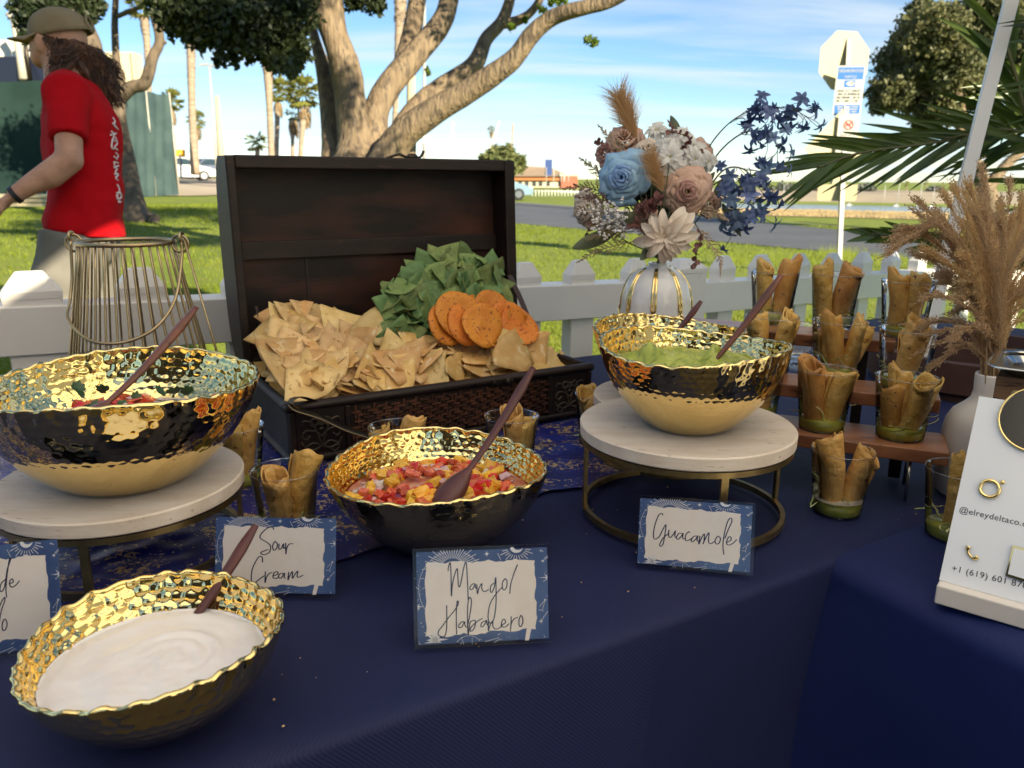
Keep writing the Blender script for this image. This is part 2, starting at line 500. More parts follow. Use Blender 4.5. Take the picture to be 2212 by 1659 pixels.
# grass blades near enough to be told from a flat sheet
M_blade = mat('grass blade', (0.155, 0.215, 0.010), 0.7, col2=(0.22, 0.265, 0.016), nscale=2.5, transl=0.35)
M_blade2 = mat('dry grass blade', (0.26, 0.22, 0.06), 0.7, transl=0.3)
def blades(n, r0, r1, a0, a1, h0, h1, m, seed):
    g = np.random.default_rng(seed); r = np.sqrt(g.uniform(r0 ** 2, r1 ** 2, n)); a = np.radians(g.uniform(a0, a1, n)); x, y = r * np.sin(a), r * np.cos(a)
    z = np.array([gz(p, q) for p, q in zip(x, y)]); h = g.uniform(h0, h1, n) * (0.8 + .3 * np.sin(x * 3) * np.cos(y * 2)); w = .0022 * (1 + r / 4); ph = g.uniform(0, 6.28, n); ln = g.normal(0, .35, n) * h; ly_ = g.normal(0, .35, n) * h
    ok = np.array([not on_road(p, q) for p, q in zip(x, y)])
    V = np.zeros((n, 3, 3)); V[:, 0] = np.stack([x - w * np.cos(ph), y - w * np.sin(ph), z - .004], 1); V[:, 1] = np.stack([x + w * np.cos(ph), y + w * np.sin(ph), z - .004], 1); V[:, 2] = np.stack([x + ln, y + ly_, z + h], 1)
    V = V[ok]; me = bpy.data.meshes.new('grass_blades'); k = len(V); me.from_pydata(V.reshape(-1, 3).tolist(), [], [(3 * i, 3 * i + 1, 3 * i + 2) for i in range(k)]); me.update()
    return tag(link('grass_blades', me, m), kind='stuff')
RN = np.array([p[:2] for p in road_near]); RF = np.array([p[:2] for p in road_far])
RP = [tuple(p) for p in RN] + [tuple(p) for p in RF[::-1]]
def on_road(x, y): return inpoly(x, y, RP)
blades(52000, 2.3, 8, -36, 40, .018, .045, M_blade, 1)
blades(60000, 8, 24, -36, 38, .025, .06, M_blade, 2)
blades(6000, 2.4, 9, -20, 30, .012, .03, M_blade2, 3)
# longer tufts at the far edge of the lawn by the kerb
tuft = MB(); random.seed(12)
for k in range(900):
    if k < 260: p = G(random.gauss(1812, 26), random.uniform(552, 566))
    else: p = G(random.uniform(1560, 1960), random.uniform(552, 575))
    h = random.uniform(.08, .26) if k < 260 else random.uniform(.05, .12); w = .006; l = random.gauss(0, .5) * h
    tuft.add([p + (-w, 0, 0), p + (w, 0, 0), p + (l, random.gauss(0, .2) * h, h)], [(0, 1, 2)])
structure('grass_tuft', tuft, M_blade, False, 'stuff')

# ================================================================== TREES
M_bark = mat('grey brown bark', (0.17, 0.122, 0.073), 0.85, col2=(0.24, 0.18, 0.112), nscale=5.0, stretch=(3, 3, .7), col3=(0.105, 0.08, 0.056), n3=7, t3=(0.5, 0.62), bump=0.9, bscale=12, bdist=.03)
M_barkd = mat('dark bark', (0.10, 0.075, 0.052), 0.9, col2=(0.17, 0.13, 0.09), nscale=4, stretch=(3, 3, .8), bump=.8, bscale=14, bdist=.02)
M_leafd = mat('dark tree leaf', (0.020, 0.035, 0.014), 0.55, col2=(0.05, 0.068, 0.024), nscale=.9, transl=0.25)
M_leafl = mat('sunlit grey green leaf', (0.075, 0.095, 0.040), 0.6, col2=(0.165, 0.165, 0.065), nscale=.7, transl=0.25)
M_leaff = mat('fresh leaf', (0.12, 0.19, 0.02), 0.5, transl=0.4)
def leaves(clusters, size, seed, shell=.55, asp=.55):
    g = np.random.default_rng(seed); Vs = []
    for c, r, n in clusters:
        r = np.asarray(r if not np.isscalar(r) else (r, r, r)); d = g.normal(0, 1, (n, 3)); d /= np.linalg.norm(d, axis=1)[:, None]
        q = g.uniform(0, 1, n) ** shell
        lump = (1 + .28 * g.uniform(0, 1, n) ** 4) * np.array([0.78 + .42 * noi((a[0] * 2.2 + c[0], a[1] * 2.2 + c[1], a[2] * 2.2)) for a in d])
        p = np.asarray(c) + d * r * (q * lump)[:, None]
        t = g.normal(0, 1, (n, 3)); t /= np.linalg.norm(t, axis=1)[:, None]; u = np.cross(t, g.normal(0, 1, (n, 3))); u /= np.linalg.norm(u, axis=1)[:, None]
        s = size * g.uniform(.6, 1.3, n)[:, None]
        Vs.append(np.stack([p - t * s, p - u * s * asp, p + t * s, p + u * s * asp], 1))
    V = np.concatenate(Vs).reshape(-1, 3); k = len(V) // 4
    return MB().add(V, [(4 * i, 4 * i + 1, 4 * i + 2, 4 * i + 3) for i in range(k)])
def limb(mb, pts, n=12, bumpy=.06):
    # pts: (px, py, depth, radius in px)
    P = [np.append(ad(a, b, d), r * d / FPX) for a, b, d, r in pts]
    S = spline(P, 7); C3 = [q[:3] for q in S]; rad = [q[3] for q in S]
    m0 = len(mb.v); mb.tube(C3, rad, n)
    V = mb.v[m0]; 
    for i in range(len(V)):
        k = min(i // n, len(C3) - 1); c = C3[k]; o = V[i] - c; V[i] = c + o * (1 + bumpy * noi(V[i] * 3.0) + bumpy * .6 * noi(V[i] * 9))
tr1 = thing('coral_tree', 'big multi trunked tree with sunlit leaning limbs behind the chest', 'tree', tuple(az(800, 640, 0)))
mb = MB()
limb(mb, [(790, 660, 8.6, 150), (785, 500, 8.6, 120), (772, 400, 8.6, 80), (768, 320, 8.6, 42), (758, 225, 8.55, 34), (746, 150, 8.5, 33), (722, 75, 8.45, 29), (700, 0, 8.4, 40), (665, -90, 8.2, 42), (640, -200, 8.0, 32)], 18)
limb(mb, [(740, 480, 8.7, 60), (716, 320, 8.8, 22), (703, 175, 8.9, 18), (678, 75, 9.0, 10), (666, 0, 9.1, 9), (640, -120, 9.2, 11)])
limb(mb, [(800, 470, 8.7, 80), (806, 275, 8.75, 33), (838, 190, 8.8, 28), (905, 110, 8.9, 26), (953, 50, 9.0, 23), (972, -10, 9.05, 21), (985, -120, 9.2, 20)])
limb(mb, [(868, 150, 9.0, 24), (884, 95, 9.15, 21), (900, 10, 9.3, 19), (915, -100, 9.4, 15)])
limb(mb, [(840, 400, 8.8, 60), (885, 250, 8.95, 22), (950, 190, 9.05, 20), (1022, 142, 9.1, 19), (1050, 85, 9.15, 15), (1085, 45, 9.2, 13), (1104, -10, 9.2, 11), (1120, -80, 9.2, 9)])
limb(mb, [(1080, 52, 9.2, 11), (1112, 47, 9.2, 11), (1143, 30, 9.15, 9), (1168, -5, 9.1, 8), (1190, -70, 9.1, 6)])
limb(mb, [(820, 460, 8.5, 90), (846, 330, 8.35, 40), (903, 264, 8.2, 30), (1030, 185, 8.0, 25), (1106, 130, 7.85, 21), (1149, 75, 7.75, 19), (1194, 38, 7.65, 17), (1256, 18, 7.5, 16), (1330, -2, 7.4, 13), (1420, -60, 7.2, 10)])
part('trunk', mb, M_bark, tr1)
lc_ = []
for x, y, d, r, n in ((600, 20, 8.0, .46, 3600), (570, 10, 7.9, .45, 2600), (632, 110, 8.3, .24, 1300), (545, 40, 7.8, .42, 2400), (480, 25, 7.7, .40, 2200), (500, 70, 7.8, .28, 1200), (430, 20, 7.6, .36, 1900), (385, 10, 7.6, .30, 1400), (606, 78, 8.1, .32, 1700), (585, 120, 8.2, .20, 600), (628, 145, 8.3, .15, 420), (350, 5, 7.6, .22, 600), (810, 8, 8.6, .15, 500), (770, -5, 8.5, .2, 600)):
    lc_.append((ad(x, y, d), (r, r, r * .8), n))
for x, y, d, r, n in ((700, -330, 8.2, 1.3, 5200), (980, -360, 9, 1.4, 5200), (1250, -330, 8, 1.2, 4200), (450, -260, 7.6, 1.1, 4200), (1450, -300, 7.0, 0.9, 2400), (860, -560, 8.4, 1.5, 5200), (1180, -600, 8.6, 1.4, 4800), (560, -520, 8, 1.3, 4500)):
    lc_.append((ad(x, y, d), (r, r, r * .75), n))
random.seed(14)
for k in range(60):
    x_ = random.uniform(335, 650); y_ = np.interp(x_, [335, 430, 500, 560, 620, 650], [40, 75, 108, 112, 150, 150]) + random.gauss(0, 16); lc_.append((ad(x_, y_, 7.9 + random.gauss(0, .2)), (.07, .07, .11), 46))
for x, y, z, r, n in ((.9, 4.9, 4.3, .7, 1500), (1.9, 4.2, 4.9, .8, 1500), (.2, 5.7, 5.2, .8, 1700), (1.2, 5.2, 5.6, .6, 900), (-.3, 6.2, 4.3, .5, 800), (2.6, 3.6, 4.4, .55, 600), (-1.5, 6.4, 5.0, .8, 1300), (3.4, 5.6, 5.0, .8, 1000), (3.9, 7.5, 5.4, 1.1, 1500), (2.0, 2.4, 6.0, .8, 1100), (4.5, 4.2, 6.6, .9, 1200), (.6, 3.2, 6.2, .7, 900), (5.6, 5.6, 7.0, 1.0, 1200), (3.0, 1.6, 6.6, .8, 900)): lc_.append((np.array([x, y, z]), (r, r, r * .6), n))  # leaf clusters added out of view to cast shade on trunk and lawn
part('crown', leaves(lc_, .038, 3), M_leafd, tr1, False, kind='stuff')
lf_ = [(ad(x, y, 7.6), .05, 26) for x, y in ((1190, 5), (1205, -2), (1272, 86), (1285, 92), (1105, 60), (1170, 20))] + [(ad(925, 155, 8.9), .05, 26), (ad(1135, 42, 9.1), .05, 20), (ad(1215, 2, 7.6), .06, 30)]
part('fresh_leaves', leaves(lf_, .035, 4), M_leaff, tr1, False, kind='stuff')
# tree two: slim, forked, behind the person
tr2 = thing('forked_tree', 'slim dark tree with two upswept forks, rising right of the person in red', 'tree', tuple(ad(293, 470, 15)))
mb = MB()
limb(mb, [(320, 490, 15, 34), (298, 470, 15, 27), (284, 415, 15.05, 22), (272, 350, 15.1, 20), (258, 275, 15.1, 17), (252, 222, 15.1, 17), (256, 195, 15.1, 15)], 12)
limb(mb, [(254, 210, 15.1, 15), (258, 165, 15.15, 13), (252, 140, 15.2, 9), (248, 60, 15.3, 7.5), (250, 0, 15.4, 6.5), (256, -80, 15.5, 5)], 8)
limb(mb, [(250, 222, 15.1, 14), (282, 190, 15.0, 14), (313, 178, 14.95, 13), (330, 125, 14.9, 11), (345, 88, 14.9, 10), (336, 40, 14.9, 10), (333, 0, 14.9, 10), (340, -90, 14.9, 8)], 10)
limb(mb, [(348, 88, 14.9, 6), (358, 93, 14.9, 4)], 6)
limb(mb, [(346, 62, 14.9, 7), (372, 36, 14.8, 6), (400, 20, 14.7, 5)], 6)
limb(mb, [(254, 35, 15.3, 5), (290, 20, 15.2, 5), (330, 5, 15.1, 5)], 6)
limb(mb, [(330, 480, 14.8, 10), (360, 497, 14.6, 5)], 6)
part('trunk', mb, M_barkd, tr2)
part('crown', leaves([(ad(330, -190, 14.9), (1.6, 1.6, 1.0), 5000), (ad(220, -150, 15.2), (1.3, 1.3, .9), 3600), (ad(420, -60, 14.7), (.9, .9, .6), 1800)], .07, 7), M_leafd, tr2, False, kind='stuff')
tr3 = thing('leaning_tree', 'dark leaning tree trunk right behind the olive cap', 'tree', tuple(ad(212, 470, 13)))
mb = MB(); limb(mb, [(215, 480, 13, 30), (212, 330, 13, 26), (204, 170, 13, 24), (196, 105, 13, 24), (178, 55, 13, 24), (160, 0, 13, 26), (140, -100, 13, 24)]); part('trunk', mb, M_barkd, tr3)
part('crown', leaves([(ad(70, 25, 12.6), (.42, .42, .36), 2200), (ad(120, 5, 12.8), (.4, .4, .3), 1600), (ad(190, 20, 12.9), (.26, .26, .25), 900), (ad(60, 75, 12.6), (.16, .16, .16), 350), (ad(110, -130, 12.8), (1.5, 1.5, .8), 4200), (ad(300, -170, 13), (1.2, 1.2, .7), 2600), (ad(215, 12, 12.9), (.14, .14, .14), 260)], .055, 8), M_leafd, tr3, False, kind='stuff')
# big evergreen at upper right
tr4 = thing('evergreen_tree', 'large rounded evergreen tree at the upper right with sunlit top', 'tree', tuple(ad(2120, 470, 19)))
mb = MB()
limb(mb, [(2150, 520, 19, 24), (2140, 440, 19, 20), (2120, 390, 19, 16), (2100, 330, 19, 12), (2078, 250, 19, 10), (2060, 150, 19, 8)], 10)
limb(mb, [(2130, 410, 19, 14), (2170, 360, 19, 11), (2212, 320, 19, 10), (2300, 220, 19, 9)], 8)
limb(mb, [(2200, 330, 19, 7), (2190, 290, 19, 6), (2160, 240, 19, 5), (2120, 200, 19, 5)], 8)
limb(mb, [(2085, 290, 19, 8), (2030, 230, 19, 6), (1980, 190, 19, 5)], 8)
part('trunk', mb, M_bark, tr4)
cl4 = []
for x, y, r, n in ((1925, 195, .55, 2500), (1905, 225, .34, 1100), (1960, 130, .85, 4200), (2010, 70, .95, 5000), (2070, 50, .7, 3600), (2040, 130, 1.0, 5200), (1975, 200, .8, 3800), (2080, 190, .9, 4200), (2130, 120, .7, 3200), (2185, 55, .95, 4400), (2230, 110, 1.0, 4200), (2030, 235, .55, 2000), (2180, 180, .6, 2000), (2000, 265, .35, 900), (2150, 10, .7, 2500), (2230, 240, .5, 1300), (1985, 20, .35, 1000)):
    cl4.append((ad(x, y, 19 + random.uniform(-1.2, 1.2)), (r, r * 1.2, r * .85), int(n * 1.7)))
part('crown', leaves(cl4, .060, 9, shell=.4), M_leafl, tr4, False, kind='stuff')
# distant round tree and shrubs
def roundtree(label, px, py, d, r, n, sz, m, seed, flat=.8):
    c = ad(px, py, d); t_ = thing('round_tree', label, 'tree', (c[0], c[1], gz(c[0], c[1])))
    part('trunk', MB().tube([(c[0], c[1], gz(c[0], c[1]) - .2), (c[0], c[1], c[2])], [.25, .15], 8), M_barkd, t_)
    part('crown', leaves([(c, (r, r, r * flat), n), (c + np.array([r * .6, 0, -r * .15]), (r * .6, r * .6, r * .5), n // 2), (c + np.array([-r * .6, 0, -r * .1]), (r * .6, r * .6, r * .5), n // 2)], sz, seed, .4), m, t_, False, kind='stuff')
M_leafo = mat('olive distant leaf', (0.085, 0.105, 0.03), 0.7, col2=(0.14, 0.15, 0.05), nscale=.4)
roundtree('round olive green tree far behind the chest lid corner', 1085, 347, 90, 2.4, 3500, .30, M_leafo, 21)
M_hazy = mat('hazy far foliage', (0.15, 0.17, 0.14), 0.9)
for k, (x, y, r) in enumerate(((1700, 408, 2.6), (1735, 412, 2.2), (1664, 412, 1.9), (1775, 410, 2.4), (1870, 405, 2.2), (2020, 412, 2.0), (1615, 414, 2.0))):
    roundtree('hazy tree on the far shore, ' + ('second from the left', 'just right of it', 'third small one', 'left of the red sheds behind the signpost', 'behind the red sheds', 'rightmost near the dried grass', 'leftmost by the blue flowers')[k], x, y, 185, r, 700, .4, M_hazy, 30 + k, .6)

# palms -------------------------------------------------------------
M_ptr = mat('pale palm trunk', (0.34, 0.275, 0.20), 0.9, col2=(0.24, 0.185, 0.13), nscale=3, stretch=(.6, .6, 4), bump=.8, bscale=10, bdist=.04)
M_pfr = mat('palm fan leaf', (0.14, 0.16, 0.03), 0.6, col2=(0.22, 0.22, 0.045), nscale=.8, transl=.25)
M_pdead = mat('dead palm skirt', (0.24, 0.17, 0.085), 0.85, col2=(0.17, 0.12, 0.06), nscale=1.5)
def palm(label, path, d, r_top, crown=None, skirt=None, seed=0, n=34, shag=0):
    random.seed(seed)
    base = ad(path[-1][0], path[-1][1], d); t_ = thing('fan_palm', label, 'palm tree', tuple(base), 'tall fan palms across the lot')
    P = spline([np.append(ad(x, y, d), r * d / FPX) for x, y, r in path], 6); mb = MB().tube([q[:3] for q in P], [q[3] for q in P], 10)
    part('trunk', mb, M_ptr, t_)
    if shag:
        mb = MB()
        for k in range(shag):
            q = P[random.randrange(len(P) // 2)]; a = random.uniform(0, 6.28); o = np.array([math.cos(a), math.sin(a), 0]); l = q[3] * random.uniform(.5, 1.3); s = np.array([-o[1], o[0], 0]) * q[3] * .35
            mb.add([q[:3] + o * q[3] * .95 - s, q[:3] + o * q[3] * .95 + s, q[:3] + o * (q[3] + l * .35) + ZZ * l * random.choice((-.9, .6))], [(0, 1, 2)])
        part('shaggy_boots', mb, M_ptr, t_, kind='stuff')
    if crown:
        cx, cy, R = crown; c = ad(cx, cy, d); R = R * d / FPX; mb = MB()
        for k in range(n):
            el = random.uniform(-.9, 1.3); a = random.uniform(0, 6.28); o = np.array([math.cos(a) * math.cos(el), math.sin(a) * math.cos(el), math.sin(el)]); x, y, z = frame(o); e = c + o * R * .55
            fan = [e]
            for q in range(9):
                w = (q / 8 - .5) * 2.6; fan.append(e + (o * math.cos(w) + x * math.sin(w)) * R * (.48 if q % 2 == 0 else .26) - ZZ * R * .12 * abs(w))
            mb.add(fan, [(0, 1 + q, 2 + q) for q in range(8)]); mb.tube([c, e], R * .02, 4)
        part('crown', mb, M_pfr, t_, False, kind='stuff')
    if skirt:
        cx, cy, w_, h_ = skirt; c = ad(cx, cy, d); w_ *= d / FPX; h_ *= d / FPX; mb = MB()
        for k in range(160):
            a = random.uniform(0, 6.28); q = random.random(); o = np.array([math.cos(a), math.sin(a), 0]); rad = w_ * (.5 + .5 * math.sin(math.pi * (.2 + .7 * q))); p = c + o * rad * .7 - ZZ * h_ * q; s = np.array([-o[1], o[0], 0]) * w_ * .16
            mb.add([p - s, p + s, p + o * w_ * .25 - ZZ * h_ * .35], [(0, 1, 2)])
        part('dead_skirt', mb, M_pdead, t_, False, kind='stuff')
palm('tall palm with bare pale trunk, its crown above the frame, left of the lamp post', [(411, -200, 8), (412, 60, 9), (414, 200, 8), (417, 290, 8), (422, 376, 10)], 44, 8, (410, -230, 60), seed=1, shag=120)
palm('tall palm whose crown shows at the top just right of the cap', [(312, 40, 9), (318, 100, 7), (322, 200, 6), (326, 405, 7)], 40, 6, (306, 10, 42), (310, 40, 10, 26), 2, 40, shag=60)
palm('tall shaggy palm trunk left of the big tree', [(574, -150, 11), (576, 60, 12), (578, 130, 11), (582, 230, 7), (586, 330, 7), (588, 392, 8)], 46, 8, (572, -190, 60), seed=3, shag=220)
palm('small palm with a green crown beside the green screen', [(369, 235, 5), (366, 300, 3.5), (364, 380, 4)], 58, 4, (371, 217, 30), (370, 240, 11, 24), 4, 46)
palm('small palm half hidden behind the tall bare trunk', [(424, 270, 4), (424, 382, 5)], 62, 4, (424, 258, 24), (425, 270, 10, 26), 5, 34)
palm('bushy palm left of the big tree, its crown against the sky', [(600, 215, 6), (598, 300, 5), (596, 390, 6)], 52, 4, (603, 195, 34), (600, 222, 12, 26), 6, 46)
palm('yellow green palm close left of the big tree trunk', [(655, 260, 7), (650, 320, 5), (648, 392, 6)], 48, 4, (655, 200, 44), (656, 225, 18, 40), 7, 60)
palm('short palm with a grey dead skirt left of the big tree', [(632, 290, 4), (632, 392, 4)], 50, 4, (636, 245, 24), (633, 255, 13, 34), 8, 20)
palm('low palm just above the chest lid at left', [(556, 320, 5), (556, 392, 5)], 55, 4, (552, 306, 28), None, 9, 34)
palm('palm trunk seen through the fork of the big tree', [(866, -160, 12), (865, 10, 13), (862, 60, 9), (856, 200, 6), (852, 280, 6), (850, 400, 7)], 42, 8, (866, -190, 55), seed=10, shag=160)
palm('tiny far palm by the boat masts', [(1062, 283, 1.6), (1062, 390, 2)], 130, 3, (1062, 280, 11), (1062, 285, 5, 10), 11, 22)
for k, (x, y, d) in enumerate(((1608, 402, 200), (1958, 400, 200), (2000, 396, 200))):
    palm('tiny palm on the far shore, ' + ('left near the hanging blue flowers', 'left of the pair beside the dried grass', 'right of the pair beside the dried grass')[k], [(x, y, 1), (x, 432, 1.2)], d, 1, (x, y - 3, 8), None, 12 + k, 18)

# poles, lamps and signs in the distance ------------------------------
M_pole = mat('pale painted steel', (0.42, 0.40, 0.34), 0.5)
M_beige = mat('beige concrete pole', (0.52, 0.43, 0.27), 0.8)
M_white = mat('white paint', (0.76, 0.76, 0.74), 0.5)
def pole(name, label, cat, a, b, d, r0, r1, m, n=10, group=None, dz=None):
    A, B = ad(a[0], a[1], d), ad(b[0], b[1], d)
    return single(name, MB().tube([A, (A + B) / 2, B], [r0 * d / FPX, (r0 + r1) / 2 * d / FPX, r1 * d / FPX], n), m, label, cat, group)
lp_ = thing('street_lamp', 'pale street lamp with two flat heads, left of the thick beige pole', 'street lamp', tuple(ad(470, 382, 46)))
part('pole', MB().tube([ad(470, 384, 46), ad(461, 260, 46), ad(452, 142, 46)], [.09, .07, .05], 8), M_pole, lp_)
for s in (-1, 1): part('lamp_head', MB().box(ad(452 + s * 11, 141 + s * 1.5, 46), np.array([.46, 0, -.03 * s]), np.array([0, .2, 0]), ZZ * .07), M_pole, lp_, False)
pole('beige_pole', 'thick tapering beige pole beside the street lamp', 'pole', (482, 386), (468, 208), 40, 9, 4.5, M_beige)
pole('beige_pole', 'thick beige pole behind the fork of the big tree', 'pole', (884, 400), (892, -60), 30, 9, 9, M_beige)
pole('flag_pole', 'thin pale pole right of the big tree fork', 'pole', (916, 400), (917, -60), 28, 3.2, 3, M_pole)
q = ad(922, 306, 28); single('pole_box', MB().box(q, np.array([.26, 0, 0]), np.array([0, .12, 0]), ZZ * .40), M_white, 'small white box fixed to the thin pale pole behind the limb', 'utility box', smooth=False, bevel=.01)
M_mast = mat('pale mast', (0.62, 0.62, 0.60), 0.4); M_masto = mat('orange wood mast', (0.45, 0.25, 0.08), 0.5)
for k, (x0, y0, x1, y1, r, m, lab) in enumerate(((1030, 392, 1079, 262, 2.2, M_mast, 'white mast leaning right'), (1068, 392, 1068, 300, 1.4, M_mast, 'thin white mast before the round tree'), (1102, 392, 1108, 266, 1.9, M_masto, 'orange based mast at the chest lid corner'), (962, 392, 978, 262, 1.5, M_mast, 'left leg of the pair of thin masts'), (972, 392, 981, 264, 1.2, M_mast, 'right leg of the pair of thin masts'),
                                         (1218, 392, 1220, 318, 2.0, M_mast, 'white mast with an orange tip left of the flowers'), (1212, 392, 1212, 352, .8, M_mast, 'thin mast left of the white one'), (1228, 392, 1229, 352, .8, M_mast, 'thin mast right of the white one'), (1196, 396, 1197, 345, .9, M_mast, 'thin mast above the brick hut'), (838, 400, 846, 296, 1.6, M_mast, 'pale stay seen under the big limb'))):
    pole('boat_mast', lab + ' in the boat yard', 'mast', (x0, y0), (x1, y1), 95, r, r * .7, m, 6, 'boat masts in the yard')
M_flag = mat('blue banner cloth', (0.035, 0.075, 0.24), 0.7)
bn = thing('banner', 'tall blue banner on a thin post beyond the parked car', 'banner', tuple(ad(1183, 405, 60)))
part('post', MB().tube([ad(1180, 410, 60), ad(1180, 338, 60)], .035, 6), M_pole, bn)
part('flag', MB().box(ad(1185, 362, 60), np.array([.52, 0, 0]), np.array([0, .03, 0]), ZZ * 1.15), M_flag, bn, False)
# building with an orange roof line
M_wallb = mat('cream stucco', (0.62, 0.54, 0.40), 0.85); M_roofb = mat('tan shingle roof', (0.33, 0.24, 0.16), 0.85, col2=(0.26, 0.19, 0.13), nscale=2); M_band = mat('orange fascia', (0.50, 0.17, 0.06), 0.7); M_dkw = mat('dark window', (0.05, 0.06, 0.07), 0.2)
hb = thing('low_building', 'low cream building with a tan hipped roof and orange fascia beyond the road', 'building', tuple(ad(1168, 405, 110)))
def bbx(nm, x0, x1, y0, y1, d, dep, m, par=hb):
    A, B = ad(x0, y1, d), ad(x1, y0, d); return part(nm, MB().box((A + B) / 2 + np.array([0, dep / 2, 0]), np.array([B[0] - A[0], 0, 0]), np.array([0, dep, 0]), ZZ * (B[2] - A[2])), m, par, False)
bbx('wall', 1096, 1226, 388, 411, 110, 8, M_wallb); bbx('fascia', 1088, 1232, 381, 389, 109.4, 9, M_band)
for k, x in enumerate((1120, 1134, 1150, 1164, 1180, 1206)): bbx('window', x, x + 8, 392, 402, 109.9, .3, M_dkw)
A, B = ad(1086, 381, 109), ad(1234, 381, 109); T1, T2 = ad(1120, 358, 113), ad(1190, 362, 113); A2, B2 = A + (0, 10, 0), B + (0, 10, 0)
part('roof', MB().add([A, B, B2, A2, T1, T2], [(0, 1, 5, 4), (1, 2, 5), (2, 3, 4, 5), (3, 0, 4), (0, 3, 2, 1)]), M_roofb, hb, False)
M_brick = mat('brick red hut', (0.36, 0.13, 0.08), 0.85)
hut = thing('brick_hut', 'brick red hut at the right end of the cream building', 'building', tuple(ad(1232, 405, 100)))
bbx('wall', 1212, 1248, 380, 408, 100, 4, M_brick, hut); bbx('roof_slab', 1209, 1251, 376, 380, 99.8, 4.6, M_wallb, hut)
# picket like white railings beyond the road
rl = thing('white_railing', 'row of low white railings across the road left of the flowers', 'railing', tuple(ad(1200, 420, 52)))
for k in range(16):
    x = 1150 + k * 7; part('post', MB().tube([ad(x, 424, 52), ad(x, 410, 52)], .03, 6), M_white, rl)
part('rail', MB().tube([ad(1148, 412, 52), ad(1258, 415, 52)], .03, 6), M_white, rl)
# far shore sheds
M_shed = mat('rust red shed', (0.32, 0.085, 0.045), 0.8); M_door = mat('white roller door', (0.78, 0.76, 0.70), 0.6); M_bdoor = mat('grey blue roller door', (0.25, 0.33, 0.42), 0.6); M_dshed = mat('dark timber shed', (0.10, 0.055, 0.045), 0.85)
for k, (x0, x1, y0, y1, m, drs, lab) in enumerate(((1838, 1885, 416, 433, M_shed, [(1848, 1868, M_bdoor)], 'rust red shed with a grey door, left of the row on the far shore'), (1888, 1922, 415, 435, M_shed, [(1896, 1916, M_bdoor)], 'rust red shed with a blue grey door in the middle of the row'), (1925, 1972, 416, 437, M_shed, [(1930, 1945, M_door), (1950, 1964, M_door)], 'rust red shed with two white doors on the far shore'), (1700, 1772, 419, 433, M_dshed, [], 'dark shed on the far shore left of the signpost'))):
    s_ = thing('shed', lab, 'shed', tuple(ad((x0 + x1) / 2, y1, 178))); bbx('wall', x0, x1, y0, y1, 178, 7, m, s_); bbx('roof_slab', x0 - 1, x1 + 1, y0 - 1.5, y0, 177.8, 7.6, M_dshed if m is M_shed else M_shed, s_)
    for a, b, dm in drs: bbx('roller_door', a, b, y0 + 4, y1 - 1, 177.9, .3, dm, s_)
# sail boats on the water
M_hull = mat('white hull', (0.78, 0.77, 0.74), 0.35)
for k, (x, y, hm, tl_) in enumerate(((1690, 441, 40, 0), (1834, 443, 32, 0), (1936, 445, 58, 1), (1985, 446, 60, 0), (1718, 440, 28, 0), (1907, 443, 42, 0), (2012, 447, 44, 1))):
    p = az(x, y, -3.0); dd = (p - CAM) @ _F; u = dd / FPX
    bt = thing('sail_boat', 'moored white sail boat on the water, ' + ('first from the left', 'right behind the signpost', 'tallest mast before the two white doors', 'by the dried grass', 'second from the left', 'before the blue grey door', 'rightmost, seen through the dried grass')[k], 'boat', tuple(p), 'moored sail boats')
    Lh = 15 * u
    secs = [(-.5, .75, .9), (-.3, .95, 1.0), (0, 1.0, 1.0), (.3, .7, 1.05), (.48, .15, 1.15), (.52, .02, 1.2)]
    Pm = np.zeros((6, 7, 3))
    for i, (t, wd, hh) in enumerate(secs):
        for j in range(7):
            a = math.pi * j / 6; Pm[i, j] = p + np.array([t * Lh, .16 * Lh * wd * math.cos(a), .10 * Lh * hh - .16 * Lh * math.sin(a) * .9 * wd])
    mb = MB().grid(Pm); mb.add(Pm[:, 0].tolist() + Pm[:, 6].tolist(), [(i, i + 1, 7 + i, 6 + i) for i in range(5)]); part('hull', mb, M_hull, bt, False)
    part('cabin', MB().box(p + np.array([-.05 * Lh, 0, .14 * Lh]), np.array([.3 * Lh, 0, 0]), np.array([0, .16 * Lh, 0]), ZZ * .07 * Lh), M_hull, bt, False)
    part('mast', MB().tube([p + np.array([.05 * Lh, 0, .1 * Lh]), p + np.array([.05 * Lh + tl_ * .1, 0, hm * u])], .45 * u, 6), M_mast, bt)
    part('boom', MB().tube([p + np.array([.05 * Lh, 0, .2 * Lh]), p + np.array([-.35 * Lh, 0, .2 * Lh])], .5 * u, 6), M_flag, bt)
